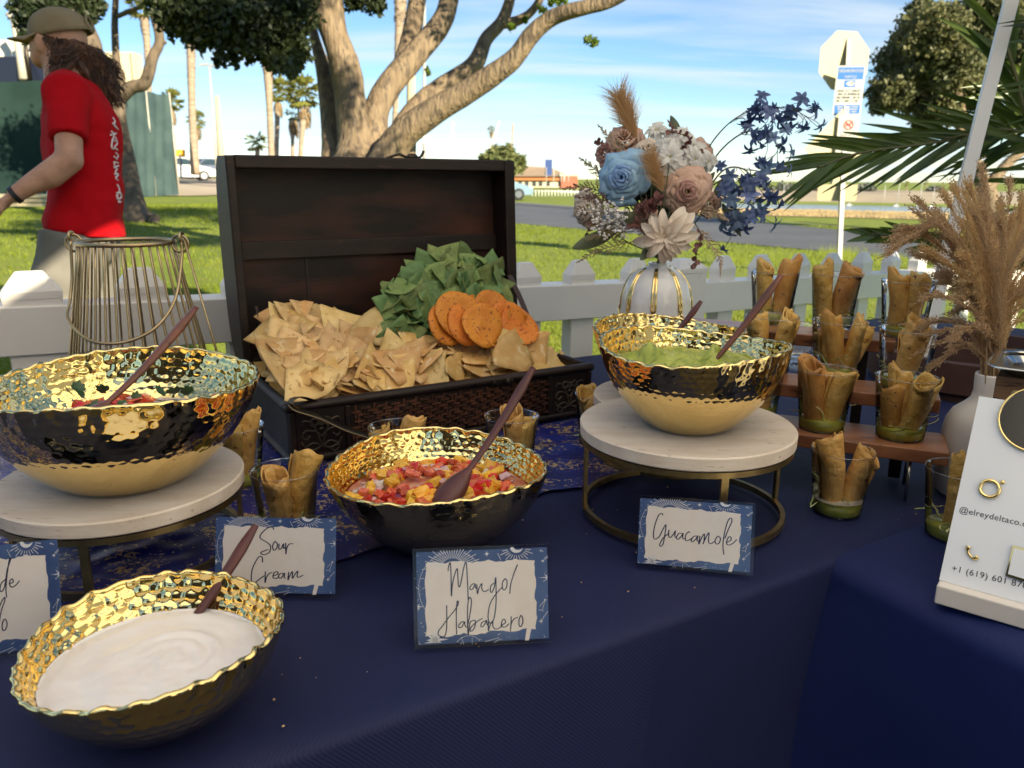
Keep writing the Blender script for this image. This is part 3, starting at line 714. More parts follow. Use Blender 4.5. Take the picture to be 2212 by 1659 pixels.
# cars -------------------------------------------------------------
M_tyre = mat('tyre rubber', (0.02, 0.02, 0.022), 0.8); M_rim = mat('alloy rim', (0.5, 0.5, 0.52), 0.3, 1.0); M_glass = mat('car glass', (0.03, 0.05, 0.06), 0.08, spec=.8)
def car(label, p, yaw, colr, L_=4.4, group='parked cars'):
    cp = mat('car paint ' + label.split()[0], colr, .3, coat=.6)
    c = thing('parked_car', label, 'car', tuple(p), group); fx = np.array([math.cos(yaw), math.sin(yaw), 0]); fy = np.array([-fx[1], fx[0], 0])
    prof = [(-2.15, .35), (-2.2, .62), (-2.1, .86), (-1.75, .95), (-1.3, .98), (-.75, 1.40), (-.3, 1.47), (.35, 1.45), (.72, 1.30), (1.22, .96), (1.75, .84), (2.12, .68), (2.2, .48), (2.12, .30), (1.0, .24), (-1.0, .24)]
    k = L_ / 4.4; P = np.zeros((5, len(prof), 3))
    for i, (s, sh) in enumerate(((-.86, .93), (-.8, .985), (0, 1.01), (.8, .985), (.86, .93))):
        for j, (a, b) in enumerate(prof):
            tum = (1 - .22 * max(0, b - .9) / .55); P[i, j] = np.asarray(p) + fx * a * k * (1 if abs(s) < .82 else .985) + fy * s * tum + ZZ * (b * (sh if b > .3 else 1))
    mb = MB().grid(P, cv=True); mb.poly(P[0]); mb.poly(P[4, ::-1]); part('body', mb, cp, c, auto=35)
    for sg in (-1, 1):
        W4 = [(-1.22, 1.0), (-.72, 1.34), (-.3, 1.40), (.33, 1.38), (.66, 1.25), (1.08, 1.0)]
        part('side_window', MB().poly([np.asarray(p) + fx * a * k + fy * sg * (.868 * (1 - .22 * max(0, b - .9) / .55) + .012) + ZZ * b for a, b in (W4 if sg < 0 else W4[::-1])]), M_glass, c, False)
        for a in (-1.32, 1.34):
            w = part('wheel', MB().tube([np.asarray(p) + fx * a * k + fy * sg * .70 + ZZ * .32, np.asarray(p) + fx * a * k + fy * sg * .89 + ZZ * .32], .32, 20), M_tyre, c, auto=40)
            part('rim', MB().tube([np.asarray(p) + fx * a * k + fy * sg * .88 + ZZ * .32, np.asarray(p) + fx * a * k + fy * sg * .90 + ZZ * .32], .20, 12), M_rim, w, auto=40)
        part('headlight', MB().ell(np.asarray(p) + fx * 2.08 * k + fy * sg * .62 + ZZ * .66, fx * .1, fy * .2, ZZ * .09, 8, 6), M_white, c)
    for z, a0, a1, b0, b1 in ((0, .74, 1.20, 1.29, .99), (0, -.78, -1.27, 1.38, 1.0)):
        Wd = [np.asarray(p) + fx * (a0 * k + .02 * np.sign(a0)) + fy * .62 + ZZ * (b0 + .012), np.asarray(p) + fx * (a0 * k + .02 * np.sign(a0)) - fy * .62 + ZZ * (b0 + .012), np.asarray(p) + fx * a1 * k - fy * .74 + ZZ * (b1 + .03), np.asarray(p) + fx * a1 * k + fy * .74 + ZZ * (b1 + .03)]
        part('windscreen', MB().poly(Wd), M_glass, c, False)
cg = az(1068, 433, 0); car('pale blue car parked across the road, its bonnet showing right of the chest', cg + np.array([0, 1.0, .03]), 0.05, (0.20, 0.30, 0.38))
for k, (x, d, yaw, cc, lab) in enumerate(((390, 52, .5, (.55, .58, .6), 'silver car nearest the green screen in the far lot'), (404, 60, 1.2, (.10, .25, .42), 'blue car left of the bare palm trunk'), (438, 66, 1.1, (.55, .52, .45), 'pale car right of the bare palm trunk'), (452, 60, .9, (.12, .14, .2), 'dark car left of the street lamp'))):
    q = ad(x, 382, d); car(lab, np.array([q[0], q[1], gz(q[0], q[1]) + .04]), yaw, cc, 4.4, 'cars in the far lot')
M_orng = mat('orange sign board', (0.75, 0.36, 0.02), 0.6); M_grn = mat('pale green sign', (0.30, 0.5, 0.38), .6)
os_ = thing('orange_sign', 'small orange sign on a post in the far lot', 'sign', tuple(ad(389, 372, 45)))
part('board', MB().box(ad(388, 331, 45), np.array([.62, 0, 0]), np.array([0, .05, 0]), ZZ * .40), M_orng, os_, False); part('post', MB().tube([ad(390, 384, 45), ad(388, 331, 45)], .04, 6), M_pole, os_)
gs_ = thing('green_sign', 'pale green and white sign board beside the green screen', 'sign', tuple(ad(374, 384, 44)))
part('board', MB().box(ad(372, 306, 44), np.array([.55, 0, 0]), np.array([0, .05, 0]), ZZ * .9), M_grn, gs_, False); part('white_board', MB().box(ad(371, 286, 44), np.array([.5, 0, 0]), np.array([0, .07, 0]), ZZ * .35), M_white, gs_, False); part('post', MB().tube([ad(374, 390, 44), ad(372, 306, 44)], .04, 6), M_pole, gs_)

# ================================================================== SCREEN FENCES, CONTAINER, TRUCK ON THE LEFT
M_scr_shade = mat('shaded screen mesh', (0.010, 0.028, 0.025), 0.85, col2=(0.018, 0.042, 0.036), nscale=1.2, transl=.2, spec=.2)  # same mesh with shade put into its colour
M_scr_sun = mat('sunlit screen mesh', (0.045, 0.085, 0.09), 0.8, col2=(0.075, 0.125, 0.125), nscale=1.5, transl=.3)  # sunlit copy of the mesh, sunlight put into its colour
def screen(label, x0, x1, ytop0, ytop1, ybot, d, m, d2=None):
    d2 = d2 or d; t_ = thing('screen_fence', label, 'fence', tuple(ad((x0 + x1) / 2, ybot, d))); n = 24; P = np.zeros((n + 1, 8, 3))
    for i in range(n + 1):
        t = i / n; A = ad(x0 + (x1 - x0) * t, ytop0 + (ytop1 - ytop0) * t + 3 * math.sin(t * 9) , d + (d2 - d) * t); Bz = gz(A[0], A[1]) + .02
        for j in range(8):
            q = j / 7; P[i, j] = (A[0] + .03 * math.sin(i * 1.3 + j), A[1] + .05 * noi((i * .7, j * .9, 3)), A[2] + (Bz - A[2]) * q)
    part('mesh_screen', MB().grid(P), m, t_)
    for i in (0, n // 2, n): part('post', MB().tube([P[i, 0] + (0, .06, .05), P[i, 7] + (0, .06, 0)], .03, 6), M_pole, t_)
screen('green mesh screen fence, coloured darker for shade, left of the person', -60, 250, 172, 182, 440, 21, M_scr_shade, 23)
screen('green mesh screen fence, coloured as lit by the sun, right of the person', 262, 364, 198, 202, 420, 25, M_scr_sun, 27)
screen('end panel of the right screen fence, coloured darker for shade', 364, 372, 203, 290, 420, 27, M_scr_shade, 33)
M_cont = mat('cream painted steel', (0.62, 0.55, 0.33), 0.6, col2=(0.66, 0.6, 0.4), nscale=.8); M_grey = mat('grey shutter', (0.22, 0.21, 0.19), 0.7)
ct = thing('container', 'cream site container with a grey shutter behind the screen fence', 'container', tuple(ad(240, 380, 31)))
bbx('body', 120, 302, 118, 400, 31, .8, M_cont, ct); bbx('corner_post', 296, 304, 118, 400, 30.9, .3, M_cont, ct); bbx('shutter', 216, 288, 152, 196, 30.92, .1, M_grey, ct)
M_trk = mat('dark navy cab', (0.012, 0.016, 0.035), .35); M_trw = mat('white trailer side', (0.66, 0.64, 0.56), .5)
tk = thing('truck', 'dark truck with an upright exhaust stack behind the green screen at far left', 'truck', tuple(ad(40, 380, 27)))
bbx('trailer_box', -260, 96, 88, 135, 29, .6, M_trw, tk); bbx('cab', -260, 112, 128, 400, 28, .7, M_trk, tk)
part('exhaust_stack', MB().tube([ad(52, 172, 27.5), ad(42, 110, 27.5), ad(30, 45, 27.5), ad(18, 30, 27.5)], [.16, .13, .11, .11], 12), M_pole, tk); part('heat_shield', MB().tube([ad(66, 172, 27.4), ad(46, 38, 27.4)], .07, 8), M_iron, tk)
part('tail_light', MB().ell(ad(86, 110, 28.9), np.array([.12, 0, 0]), np.array([0, .05, 0]), ZZ * .12, 10, 6), mat('red lens', (.25, .01, .01), .3), tk)
M_stk = mat('stacked pale boards', (0.55, 0.46, 0.30), .8); bd = thing('board_stack', 'low stack of pale boards on the grass left of the person', 'boards', tuple(ad(60, 442, 11.5)))
for k in range(3): part('board', MB().box(ad(48, 441 - k * 9, 11.5), np.array([.95, .05, 0]), np.array([0, .5, 0]), ZZ * .045), M_stk, bd, False)
wc = thing('white_chair', 'white plastic chair partly hidden behind the person', 'chair', tuple(ad(108, 440, 10)))
for dx_ in (0, .16): part('leg', MB().tube([ad(103, 442, 10) + (dx_, dx_, -.04), ad(107, 395, 10) + (dx_, dx_, 0)], .022, 6), M_white, wc)
part('seat', MB().box(ad(112, 400, 10) + (.12, .1, 0), np.array([.42, 0, 0]), np.array([0, .4, 0]), ZZ * .03), M_white, wc, False, bevel=.01)
part('backrest', MB().box(ad(116, 372, 10) + (.1, .3, .05), np.array([.40, 0, 0]), np.array([0, .03, 0]), ZZ * .4), M_white, wc, False, bevel=.01)

# ================================================================== STREET SIGNS
M_sgn = mat('sign back aluminium', (0.47, 0.42, 0.26), 0.5, col2=(0.42, 0.375, 0.235), nscale=4); M_sw = mat('sign white', (0.52, 0.51, 0.47), .5); M_sb = mat('sign blue', (0.025, 0.16, 0.50), .5); M_sk = mat('sign black print', (0.03, 0.03, 0.035), .6); M_sr = mat('sign red print', (0.6, 0.04, 0.03), .6); M_galv = mat('galvanised post', (0.20, 0.20, 0.19), .5, .6)
DS = 10.4
sp = thing('sign_post', 'street sign post seen from behind with octagon, watch and pet signs', 'street sign', tuple(az(1812, 600, 0)))
pb, pt = ad(1811, 600, DS), ad(1833, 84, DS)
PA = R_(14); SXs = np.array([math.cos(PA), math.sin(PA), 0]); SNs = np.array([math.sin(PA), -math.cos(PA), 0])
SXa = np.array([math.cos(R_(-6)), math.sin(R_(-6)), 0]); SNa = np.array([SXa[1], -SXa[0], 0])
part('post', MB().box((pb + pt) / 2, np.array([.055, 0, 0]), np.array([0, .05, 0]), pt - pb), M_galv, sp, False)
def plate(nm, c, ex, nn, poly, m, parent=sp, th=.004): return part(nm, MB().prism([c + ex * a + ZZ * b for a, b in poly], nn * th), m, parent, False)
oc = ad(1827, 130, DS) + np.array([0, .06, 0]); ro = .392; OCT = [(ro * math.cos(R_(22.5 + 45 * k)), ro * math.sin(R_(22.5 + 45 * k))) for k in range(8)]
plate('octagon_plate', oc, SXs, SNs, OCT, M_sgn)
dc = ad(1815, 322, DS) + np.array([0, .06, 0]); plate('diamond_plate', dc, SXs, SNs, [(.50, 0), (0, .50), (-.50, 0), (0, -.50)], M_sgn)
sc_ = ad(1812, 414, DS) + np.array([0, .05, 0]); plate('small_plate', sc_, SXa, SNa, [(-.25, -.10), (-.23, -.12), (.23, -.12), (.25, -.10), (.25, .09), (-.25, .09)], M_sgn)
wc_ = ad(1829, 197, DS) - np.array([0, .07, 0]); w2, h2 = .178, .305
wp = plate('watch_plate', wc_, SXa, SNa, [(-w2, -h2 + .02), (-w2 + .02, -h2), (w2 - .02, -h2), (w2, -h2 + .02), (w2, h2 - .02), (w2 - .02, h2), (-w2 + .02, h2), (-w2, h2 - .02)], M_sw)
def flat(nm, c, ex, nn, poly, m, par, off): return part(nm, MB().poly([c + ex * a + ZZ * b + nn * off for a, b in poly]), m, par, False)
rect = lambda a, b, c, d: [(a, c), (b, c), (b, d), (a, d)]
flat('blue_band', wc_, SXa, SNa, rect(-.160, .160, .135, .285), M_sb, wp, .006); flat('blue_band', wc_, SXa, SNa, rect(-.160, .160, -.285, -.175), M_sb, wp, .006)
flat('blue_emblem', wc_, SXa, SNa, rect(-.07, .07, .04, .125), M_sb, wp, .006)
flat('white_eye', wc_, SXa, SNa, [(-.05, .085), (-.02, .107), (.03, .115), (.055, .10), (.055, .07), (.03, .055), (-.02, .062)], M_sw, wp, .0075); flat('eye_pupil', wc_, SXa, SNa, [(.03 + .012 * math.cos(k), .092 + .012 * math.sin(k)) for k in np.linspace(0, 5.6, 9)], M_sk, wp, .009)
def sign_text(txt, c, ex, nn, x, y, w, m, par, off=.008, hmul=1.0):
    cu = bpy.data.curves.new('lettering', 'FONT'); cu.body = txt; cu.size = 1; cu.resolution_u = 2; o = bpy.data.objects.new('lettering', cu); COL.objects.link(o); dg = bpy.context.evaluated_depsgraph_get(); me = bpy.data.meshes.new_from_object(o.evaluated_get(dg)); bpy.data.objects.remove(o)
    xs = [v.co.x for v in me.vertices]; s = w / (max(xs) - min(xs)); org = ORG[par.name]
    for v in me.vertices: v.co = Vector(c + ex * (x - w / 2 + (v.co.x - min(xs)) * s) + ZZ * (y + v.co.y * s * hmul) + nn * off - org)
    return link('lettering', me, m, par)
sign_text('NEIGHBORHOOD', wc_, SXa, SNa, 0, .222, .30, M_sw, wp, hmul=1.5); sign_text('WATCH', wc_, SXa, SNa, 0, .150, .15, M_sw, wp, hmul=1.25)
random.seed(4)
mb = MB()
for r in range(4):
    y = .01 - r * .042; x = -.145
    while x < .14:
        w_ = random.uniform(.008, .018); h_ = .026 if r else random.uniform(.014, .03)
        if random.random() < .84: mb.poly([wc_ + SXa * a + ZZ * b + SNa * .006 for a, b in rect(x, x + w_ * .62, y - .024, y - .024 + h_)])
        x += w_
part('small_print', mb, M_sk, wp, False)
mb = MB()
for r in range(3):
    x = -.13 + .01 * r
    while x < .13 - .01 * r:
        w_ = random.uniform(.01, .02)
        if random.random() < .85: mb.poly([wc_ + SXa * a + ZZ * b + SNa * .008 for a, b in rect(x, x + w_ * .65, -.208 - r * .030, -.192 - r * .030)])
        x += w_
part('small_print', mb, M_sw, wp, False)
nc = ad(1826, 290, DS) - np.array([0, .07, 0]); np_ = plate('pet_plate', nc, SXa, SNa, rect(-.13, .13, -.25, .24), M_sw)
part('red_ring', MB().ring(nc + ZZ * .11 + SNa * .006, SXa, ZZ, .055, .007, 24, 4), M_sr, np_); flat('red_bar', nc, SXa, SNa, [(-.042, .148), (-.036, .154), (.042, .074), (.036, .068)], M_sr, np_, .009)
flat('dog_shape', nc, SXa, SNa, [(-.03, .085), (-.02, .085), (-.018, .105), (.012, .105), (.014, .085), (.024, .085), (.024, .12), (.034, .135), (.026, .145), (.012, .128), (-.02, .128), (-.034, .14)], M_sr, np_, .0075)
mb = MB()
for r in range(6):
    x = -.09
    while x < .085:
        w_ = random.uniform(.012, .024)
        if random.random() < .8: mb.poly([nc + SXa * a + ZZ * b + SNa * .006 for a, b in rect(x, x + w_ * .7, -.02 - r * .034, -.008 - r * .034)])
        x += w_
part('small_print', mb, M_sk, np_, False)

# ================================================================== PICKET FENCE
M_pvc = mat('white vinyl', (0.74, 0.71, 0.67), 0.38, col2=(0.68, 0.65, 0.61), nscale=3, col3=(0.50, 0.47, 0.43), n3=25, t3=(.70, .80))
pf = thing('picket_fence', 'white vinyl picket fence running behind the table', 'fence', (0.2, 2.3, 0))
# picket centres: (px of cap centre, px of cap top, depth)
def pk(px, pytop, d, w, cap=.045, th=.05, post=False, dirx=None, zb=.06):
    t = ad(px, pytop, d); X = dirx; Y = np.array([-X[1], X[0], 0]); zt = t[2]
    mb = MB(); c = np.array([t[0], t[1], 0]) + Y * th / 2; hz = zt - cap
    mb.box(c + ZZ * (hz + zb) / 2, X * w, Y * th, ZZ * (hz - zb))
    k = .46
    b = [c + X * w / 2 * (1.02) * a + Y * th / 2 * 1.04 * e for a, e in ((-1, -1), (1, -1), (1, 1), (-1, 1))]; tp = [c + X * w / 2 * k * a + Y * th / 2 * k * e for a, e in ((-1, -1), (1, -1), (1, 1), (-1, 1))]
    m2 = MB().add([q + ZZ * (hz - .012) for q in b] + [q + ZZ * (hz + .003) for q in b] + [q + ZZ * zt for q in tp], [(0, 1, 5, 4), (1, 2, 6, 5), (2, 3, 7, 6), (3, 0, 4, 7), (4, 5, 9, 8), (5, 6, 10, 9), (6, 7, 11, 10), (7, 4, 8, 11), (8, 9, 10, 11)])
    o = part('fence_post' if post else 'picket', mb, M_pvc, pf, False, bevel=.003); part('cap', m2, M_pvc, o, False, bevel=.003)
    return t
A0 = ad(62, 588, 1.66); A1 = ad(1500, 560, 2.62); dA = nrm((A1 - A0) * (1, 1, 0)); B1 = ad(1905, 540, 3.45); dB = nrm((B1 - A1) * (1, 1, 0))
def dline(px, P0, D):
    # depth at which the pixel column meets the fence line
    d = ray(px, 600); n_ = np.array([-D[1], D[0], 0]); t = ((P0 - CAM) @ n_) / (d @ n_); return t
def ptop(px): return float(np.interp(px, [-200, 62, 300, 520, 1143, 1262, 1375, 1640, 1690, 1890, 2200], [590, 588, 580, 577, 568, 563, 560, 549, 549, 543, 540]))
for px, w in ((-190, .105), (62, .112), (302, .100), (528, .098), (720, .095), (880, .092), (1020, .090), (1143, .088), (1262, .086), (1385, .086)):
    pk(px, ptop(px), dline(px, A0, dA), w, dirx=dA)
pk(1500, 562, dline(1500, A0, dA) - .03, .125, cap=.03, th=.11, post=True, dirx=dA)
for px in (1576, 1658, 1741, 1812, 1878, 1940, 1997, 2052, 2105, 2160, 2215): pk(px, ptop(px) + 2, dline(px, A1, dB), .088, dirx=dB)
def rail_f(P0, D, pxa, pxb, ztf, h, th=.04):
    a = CAM + ray(pxa, 600) * dline(pxa, P0, D); b = CAM + ray(pxb, 600) * dline(pxb, P0, D); n_ = np.array([-D[1], D[0], 0]); n = 2
    za, zb_ = ztf(pxa), ztf(pxb); c = []
    V = []
    for (p, z) in ((a, za), (b, zb_)):
        for e in (-.004, th + .056):
            for zz in (z - h, z): V.append(np.array([p[0], p[1], zz]) + n_ * e)
    part('rail', MB().add(V, [(0, 1, 3, 2), (4, 6, 7, 5), (0, 4, 5, 1), (2, 3, 7, 6), (1, 5, 7, 3), (0, 2, 6, 4)]), M_pvc, pf, False, bevel=.003)
def ztr(P0, D, off):
    def f(px):
        d = dline(px, P0, D); return ad(px, ptop(px), d)[2] - off
    return f
rail_f(A0, dA, -260, 1500, ztr(A0, dA, .075), .105); rail_f(A1, dB, 1500, 2260, ztr(A1, dB, .085), .105)
rail_f(A0, dA, -260, 1500, ztr(A0, dA, .62), .10); rail_f(A1, dB, 1500, 2260, ztr(A1, dB, .62), .10)

# ================================================================== CANOPY TENT, its leg showing at the right
M_tent = mat('white canopy fabric', (0.90, 0.865, 0.82), 0.7, transl=.78); M_leg = mat('white tent leg', (0.70, 0.69, 0.67), .4)
cn = thing('canopy_tent', 'white canopy tent over the table, one slanting leg showing at the right', 'tent', tuple(ad(2003, 720, 2.02)))
l0, l1 = ad(2003, 720, 2.02), ad(2192, -30, 1.90); dl = nrm(l1 - l0); lbm = l0 + dl * ((0.0 - l0[2]) / dl[2]); ltop = l0 + dl * ((3.34 - l0[2]) / dl[2])
part('leg', MB().box((lbm + ltop) / 2, np.array([.028, -.012, 0]), np.array([.010, .028, 0]), ltop - lbm), M_leg, cn, False, bevel=.002)
X0, X1, Y0, Y1, ZE, ZA = -2.3, ltop[0], -2.15, ltop[1], 3.35, 3.95
for x, y in ((X0, Y0), (X1, Y0), (X0, Y1)): part('leg', MB().box(np.array([x, y, ZE / 2]), np.array([.03, 0, 0]), np.array([0, .03, 0]), ZZ * ZE), M_leg, cn, False)
ap = np.array([(X0 + X1) / 2, (Y0 + Y1) / 2, ZA]); cs = [np.array([X0, Y0, ZE]), np.array([X1, Y0, ZE]), np.array([X1, Y1, ZE]), np.array([X0, Y1, ZE])]
part('roof', MB().add(cs + [ap], [(0, 1, 4), (1, 2, 4), (2, 3, 4), (3, 0, 4)]), M_tent, cn, False)
for k in range(4):
    a, b = cs[k], cs[(k + 1) % 4]; part('valance', MB().add([a, b, b - ZZ * .22, a - ZZ * .22], [(0, 1, 2, 3)]), M_tent, cn, False)
part('added_side_wall', MB().add([np.array([1.28, Y0, .06]), np.array([1.28, 1.22, .06]), np.array([1.28, 1.22, 2.65]), np.array([1.28, Y0, 2.65])], [(0, 1, 2, 3)]), M_tent, cn, False)  # unseen wall added to block the sun and glow softly onto the table
# unseen second canopy added right of the frame to shade the fence
c2 = thing('canopy_tent', 'second white canopy tent added out of view at right to shade the fence', 'tent', (3.8, 0.2, 0))
q0, q1, q2, q3 = [np.array([x, y, 2.15]) for x, y in ((1.75, -1.35), (4.75, -1.35), (4.75, 1.65), (1.75, 1.65))]; ap2 = np.array([3.25, .15, 2.8])
part('roof', MB().add([q0, q1, q2, q3, ap2], [(0, 1, 4), (1, 2, 4), (2, 3, 4), (3, 0, 4)]), M_tent, c2, False)
for q in (q0, q1, q2, q3): part('leg', MB().box(np.array([q[0], q[1], 1.075]), np.array([.03, 0, 0]), np.array([0, .03, 0]), ZZ * 2.15), M_leg, c2, False)
# unseen dark trailer added behind the camera so the bowls mirror dark
M_trl = mat('dark trailer panel', (0.022, 0.018, 0.017), .6)
tl3 = thing('reflection_trailer', 'dark trailer added behind the camera for the bowls to mirror', 'trailer', (-2.6, -3.6, 0))
def tb_(nm, x0, x1, y0, y1, z0, z1, m): return part(nm, MB().box(np.array([(x0 + x1) / 2, (y0 + y1) / 2, (z0 + z1) / 2]), np.array([x1 - x0, 0, 0]), np.array([0, y1 - y0, 0]), ZZ * (z1 - z0)), m, tl3, False, bevel=.02)
tb_('body', -5.4, -.2, -4.6, -2.6, .40, 3.0, M_trl); tb_('serving_shelf', -4.0, -1.0, -2.59, -2.3, 1.05, 1.10, M_steel)
for x in (-4.3, -.8):
    part('wheel', MB().tube([(x, -2.62, .36), (x, -2.85, .36)], .36, 20), M_tyre, tl3, auto=40)

vn = thing('reflection_box', 'tall dark reflection box on wheels added behind the camera for the bowls to mirror', 'reflection box', (1.6, -3.0, 0))  # unseen dark box, added to darken what the bowls reflect
part('body', MB().box(np.array([1.65, -3.1, 1.3]), np.array([1.5, 0, 0]), np.array([0, .9, 0]), ZZ * 2.2), M_trl, vn, False, bevel=.02)
for x in (1.1, 2.2): part('wheel', MB().tube([(x, -2.7, .12), (x, -2.78, .12)], .12, 16), M_tyre, vn)
# ================================================================== POTTED PALM FRONDS AT THE RIGHT
M_frd = mat('palm leaflet', (0.040, 0.072, 0.012), 0.35, col2=(0.095, 0.14, 0.02), nscale=9, transl=.3); M_rac = mat('palm rachis', (0.11, 0.105, 0.035), .5)
def frond(parent, path, d_scale, n, ln, w, seed, spread=.9, tipdir=.5, droop=.1):
    random.seed(seed); pts = spline([ad(*q) for q in path], 10); m = len(pts)
    f = part('frond', MB().tube(pts, [w * .55 * (1 - .8 * i / m) + .002 for i in range(m)], 6), M_rac, parent); mb = MB()
    for k in range(n):
        q = .06 + .93 * k / n; i = min(m - 2, int(q * (m - 1))); p = pts[i]; d = nrm(pts[i + 1] - pts[i]); s = nrm(np.cross(d, CAM - p)) * (1 if k % 2 else -1)
        dd = nrm(d * (tipdir + .5 * q) + s * spread * (1 - .45 * q) + np.array([random.gauss(0, .09), random.gauss(0, .16), random.gauss(0, .07)])); l = ln * (1 - .40 * abs(q - .45) ** 1.2) * random.uniform(.85, 1.12)
        n_ = nrm(np.cross(dd, d) + .3 * (CAM - p)); sd_ = nrm(np.cross(dd, n_)); P = np.zeros((8, 3, 3))
        for a in range(8):
            t = a / 7; ww = w * (math.sin(math.pi * (.12 + .86 * t)) ** .8) * (1 - .35 * t); c = p + dd * l * t - ZZ * droop * l * t * t
            P[a, 0] = c - sd_ * ww; P[a, 1] = c - n_ * ww * .55; P[a, 2] = c + sd_ * ww
        mb.grid(P)
    part('leaflets', mb, M_frd, f)
pp = thing('palm', 'green palm with long fronds reaching in from the right edge', 'palm', tuple(ad(2420, 640, 2.5)))
frond(pp, [(2480, 330, 2.55), (2300, 280, 2.5), (2130, 292, 2.45), (1990, 312, 2.4), (1860, 330, 2.35), (1765, 362, 2.3)], 1, 44, .31, .0105, 1, .64, 1.1, .04)
frond(pp, [(2520, 420, 2.5), (2330, 330, 2.45), (2230, 290, 2.45), (2150, 280, 2.4), (2040, 300, 2.4)], 1, 26, .30, .009, 2, .7, .9, .10)
frond(pp, [(2430, 520, 2.4), (2320, 420, 2.4), (2235, 300, 2.35), (2190, 150, 2.3), (2160, 40, 2.3)], 1, 22, .30, .014, 3, .8, .6, .1)
frond(pp, [(2480, 360, 2.9), (2330, 230, 2.9), (2240, 190, 2.9), (2170, 215, 2.85)], 1, 24, .26, .013, 4, .9, .6, .2)
frond(pp, [(2500, 620, 3.0), (2280, 580, 3.0), (2120, 545, 3.0), (1980, 515, 3.0), (1880, 505, 2.95)], 1, 30, .20, .016, 5, .35, 1.0, .05)
for k, path in enumerate(([(2520, 400, 2.2), (2450, 150, 1.9), (2400, -100, 1.7)], [(2600, 300, 2.4), (2500, 0, 2.3), (2300, -250, 2.1)], [(2560, 500, 2.2), (2480, 450, 1.8), (2500, 500, 1.5)])): frond(pp, path, 1, 34, .34, .022, 10 + k, .9, .5, .2)
q = ad(2500, 640, 2.5); part('trunk', MB().tube([(q[0], q[1], 0), (q[0] + .02, q[1], .5), (q[0], q[1], ad(2480, 400, 2.5)[2])], [.07, .06, .05], 10), M_pdead, pp)
# ================================================================== PERSON
D0 = 2.95
def PP(x, y, dd=0.0): return ad(x, y, D0 + dd)
px_ = D0 / FPX
LAT = nrm((CAM - PP(180, 300)) * (1, 1, 0)); FWD = np.array([LAT[1], -LAT[0], 0])           # LAT: towards his left, FWD: the way he walks
if FWD[0] > 0: FWD = -FWD
M_skin = mat('sun warmed skin', (0.44, 0.235, 0.155), 0.6, col2=(0.55, 0.31, 0.21), nscale=22, sss=.1, spec=.3, col3=(0.36, 0.16, 0.10), n3=90, t3=(.66, .8), bump=.25, bscale=180)
M_shirt = mat('red cotton shirt', (0.46, 0.0015, 0.006), 0.9, col2=(0.38, 0.001, 0.005), nscale=4, spec=.2, bump=.15, bscale=200)
M_pant = mat('grey cotton trousers', (0.12, 0.115, 0.10), 0.9, col2=(0.17, 0.165, 0.145), nscale=7, bump=.2, bscale=120)
M_cap = mat('olive canvas cap', (0.20, 0.150, 0.078), 0.85, col2=(0.25, 0.19, 0.105), nscale=9, bump=.2, bscale=220)
M_hair = mat('brown curly hair', (0.028, 0.014, 0.008), 0.45, col2=(0.15, 0.072, 0.038), nscale=30)
M_watch = mat('black rubber', (0.015, 0.015, 0.017), .5)
gp = gz(*PP(180, 500)[:2])
pe = thing('person', 'person in a red t-shirt, olive cap and grey trousers walking left, long curly brown hair', 'person', (PP(180, 500)[0], PP(180, 500)[1], gp))
hf = nrm(FWD * .93 - LAT * .36); hl = nrm(LAT * .93 + FWD * .36)
b = MB()
b.ell(PP(130, 80), hf * .094, hl * .074, ZZ * .088, 24, 16)
b.ell(PP(98, 106), hf * .050, hl * .062, ZZ * .072, 20, 14)
b.ell(PP(86, 126), hf * .030, hl * .045, ZZ * .036, 16, 10)
b.ell(PP(80, 84), hf * .022, hl * .055, ZZ * .020, 14, 10)
b.tube([PP(76, 88), PP(68, 98), PP(65, 108), PP(74, 113)], [.007, .009, .011, .007], 10)
b.tube([PP(76, 118) + hl * .02, PP(74, 120), PP(76, 118) - hl * .02], .006, 8)
b.ell(PP(104, 97) + hl * .074, hf * .020, hl * .007, ZZ * .034, 14, 10); b.ell(PP(106, 90) + hl * .078, hf * .021, hl * .006, ZZ * .017, 14, 10)
b.tube([PP(128, 110), PP(134, 150), PP(146, 200)], [.060, .062, .075], 18)
sh = PP(146, 208, -.165); el = PP(150, 345, -.225); wr = PP(26, 425, -.26); hd = PP(-4, 448, -.26)
b.tube([sh, (sh + el) / 2 + ZZ * .01, el], [.050, .046, .043], 16); b.ell(el, ZZ * .046, FWD * .046, LAT * .046, 14, 10)
fm = el + (wr - el) * .35 - ZZ * .008
b.tube([el, fm, el + (wr - el) * .7, wr], [.044, .046, .034, .026], 16)
b.tube([wr, (wr + hd) / 2, hd], [.026, .030, .034], 14, flat=.6)
hdx = nrm(hd - wr); fdn = nrm(np.array([-.3, 0, -.9]))
for k in range(4):
    r0_ = hd + LAT * (.027 - .018 * k) + hdx * .02; l = (.032, .036, .034, .026)[k]
    b.tube([r0_ - hdx * .015, r0_ + hdx * l * .8 - ZZ * .006, r0_ + hdx * l * 1.1 - ZZ * (.006 + l * .8), r0_ + hdx * l * .5 - ZZ * (.010 + l * 1.35)], [.0105, .0098, .009, .008], 10)
b.tube([wr + hdx * .02 + ZZ * .006, hd - hdx * .01 + LAT * .03 - ZZ * .012, hd + hdx * .02 + LAT * .024 - ZZ * .036], [.013, .0115, .009], 10)
sf = PP(160, 208, .165); ef = PP(185, 350, .20); wf = PP(205, 460, .18)
b.tube([sf, ef], [.058, .043], 14); b.tube([ef, wf], [.043, .027], 14); b.ell(wf - ZZ * .06, ZZ * .08, FWD * .035, LAT * .022, 12, 8)
b.tube([PP(152, 215), PP(172, 320), PP(180, 420), PP(180, 520)], [.055, .10, .11, .115], 20)
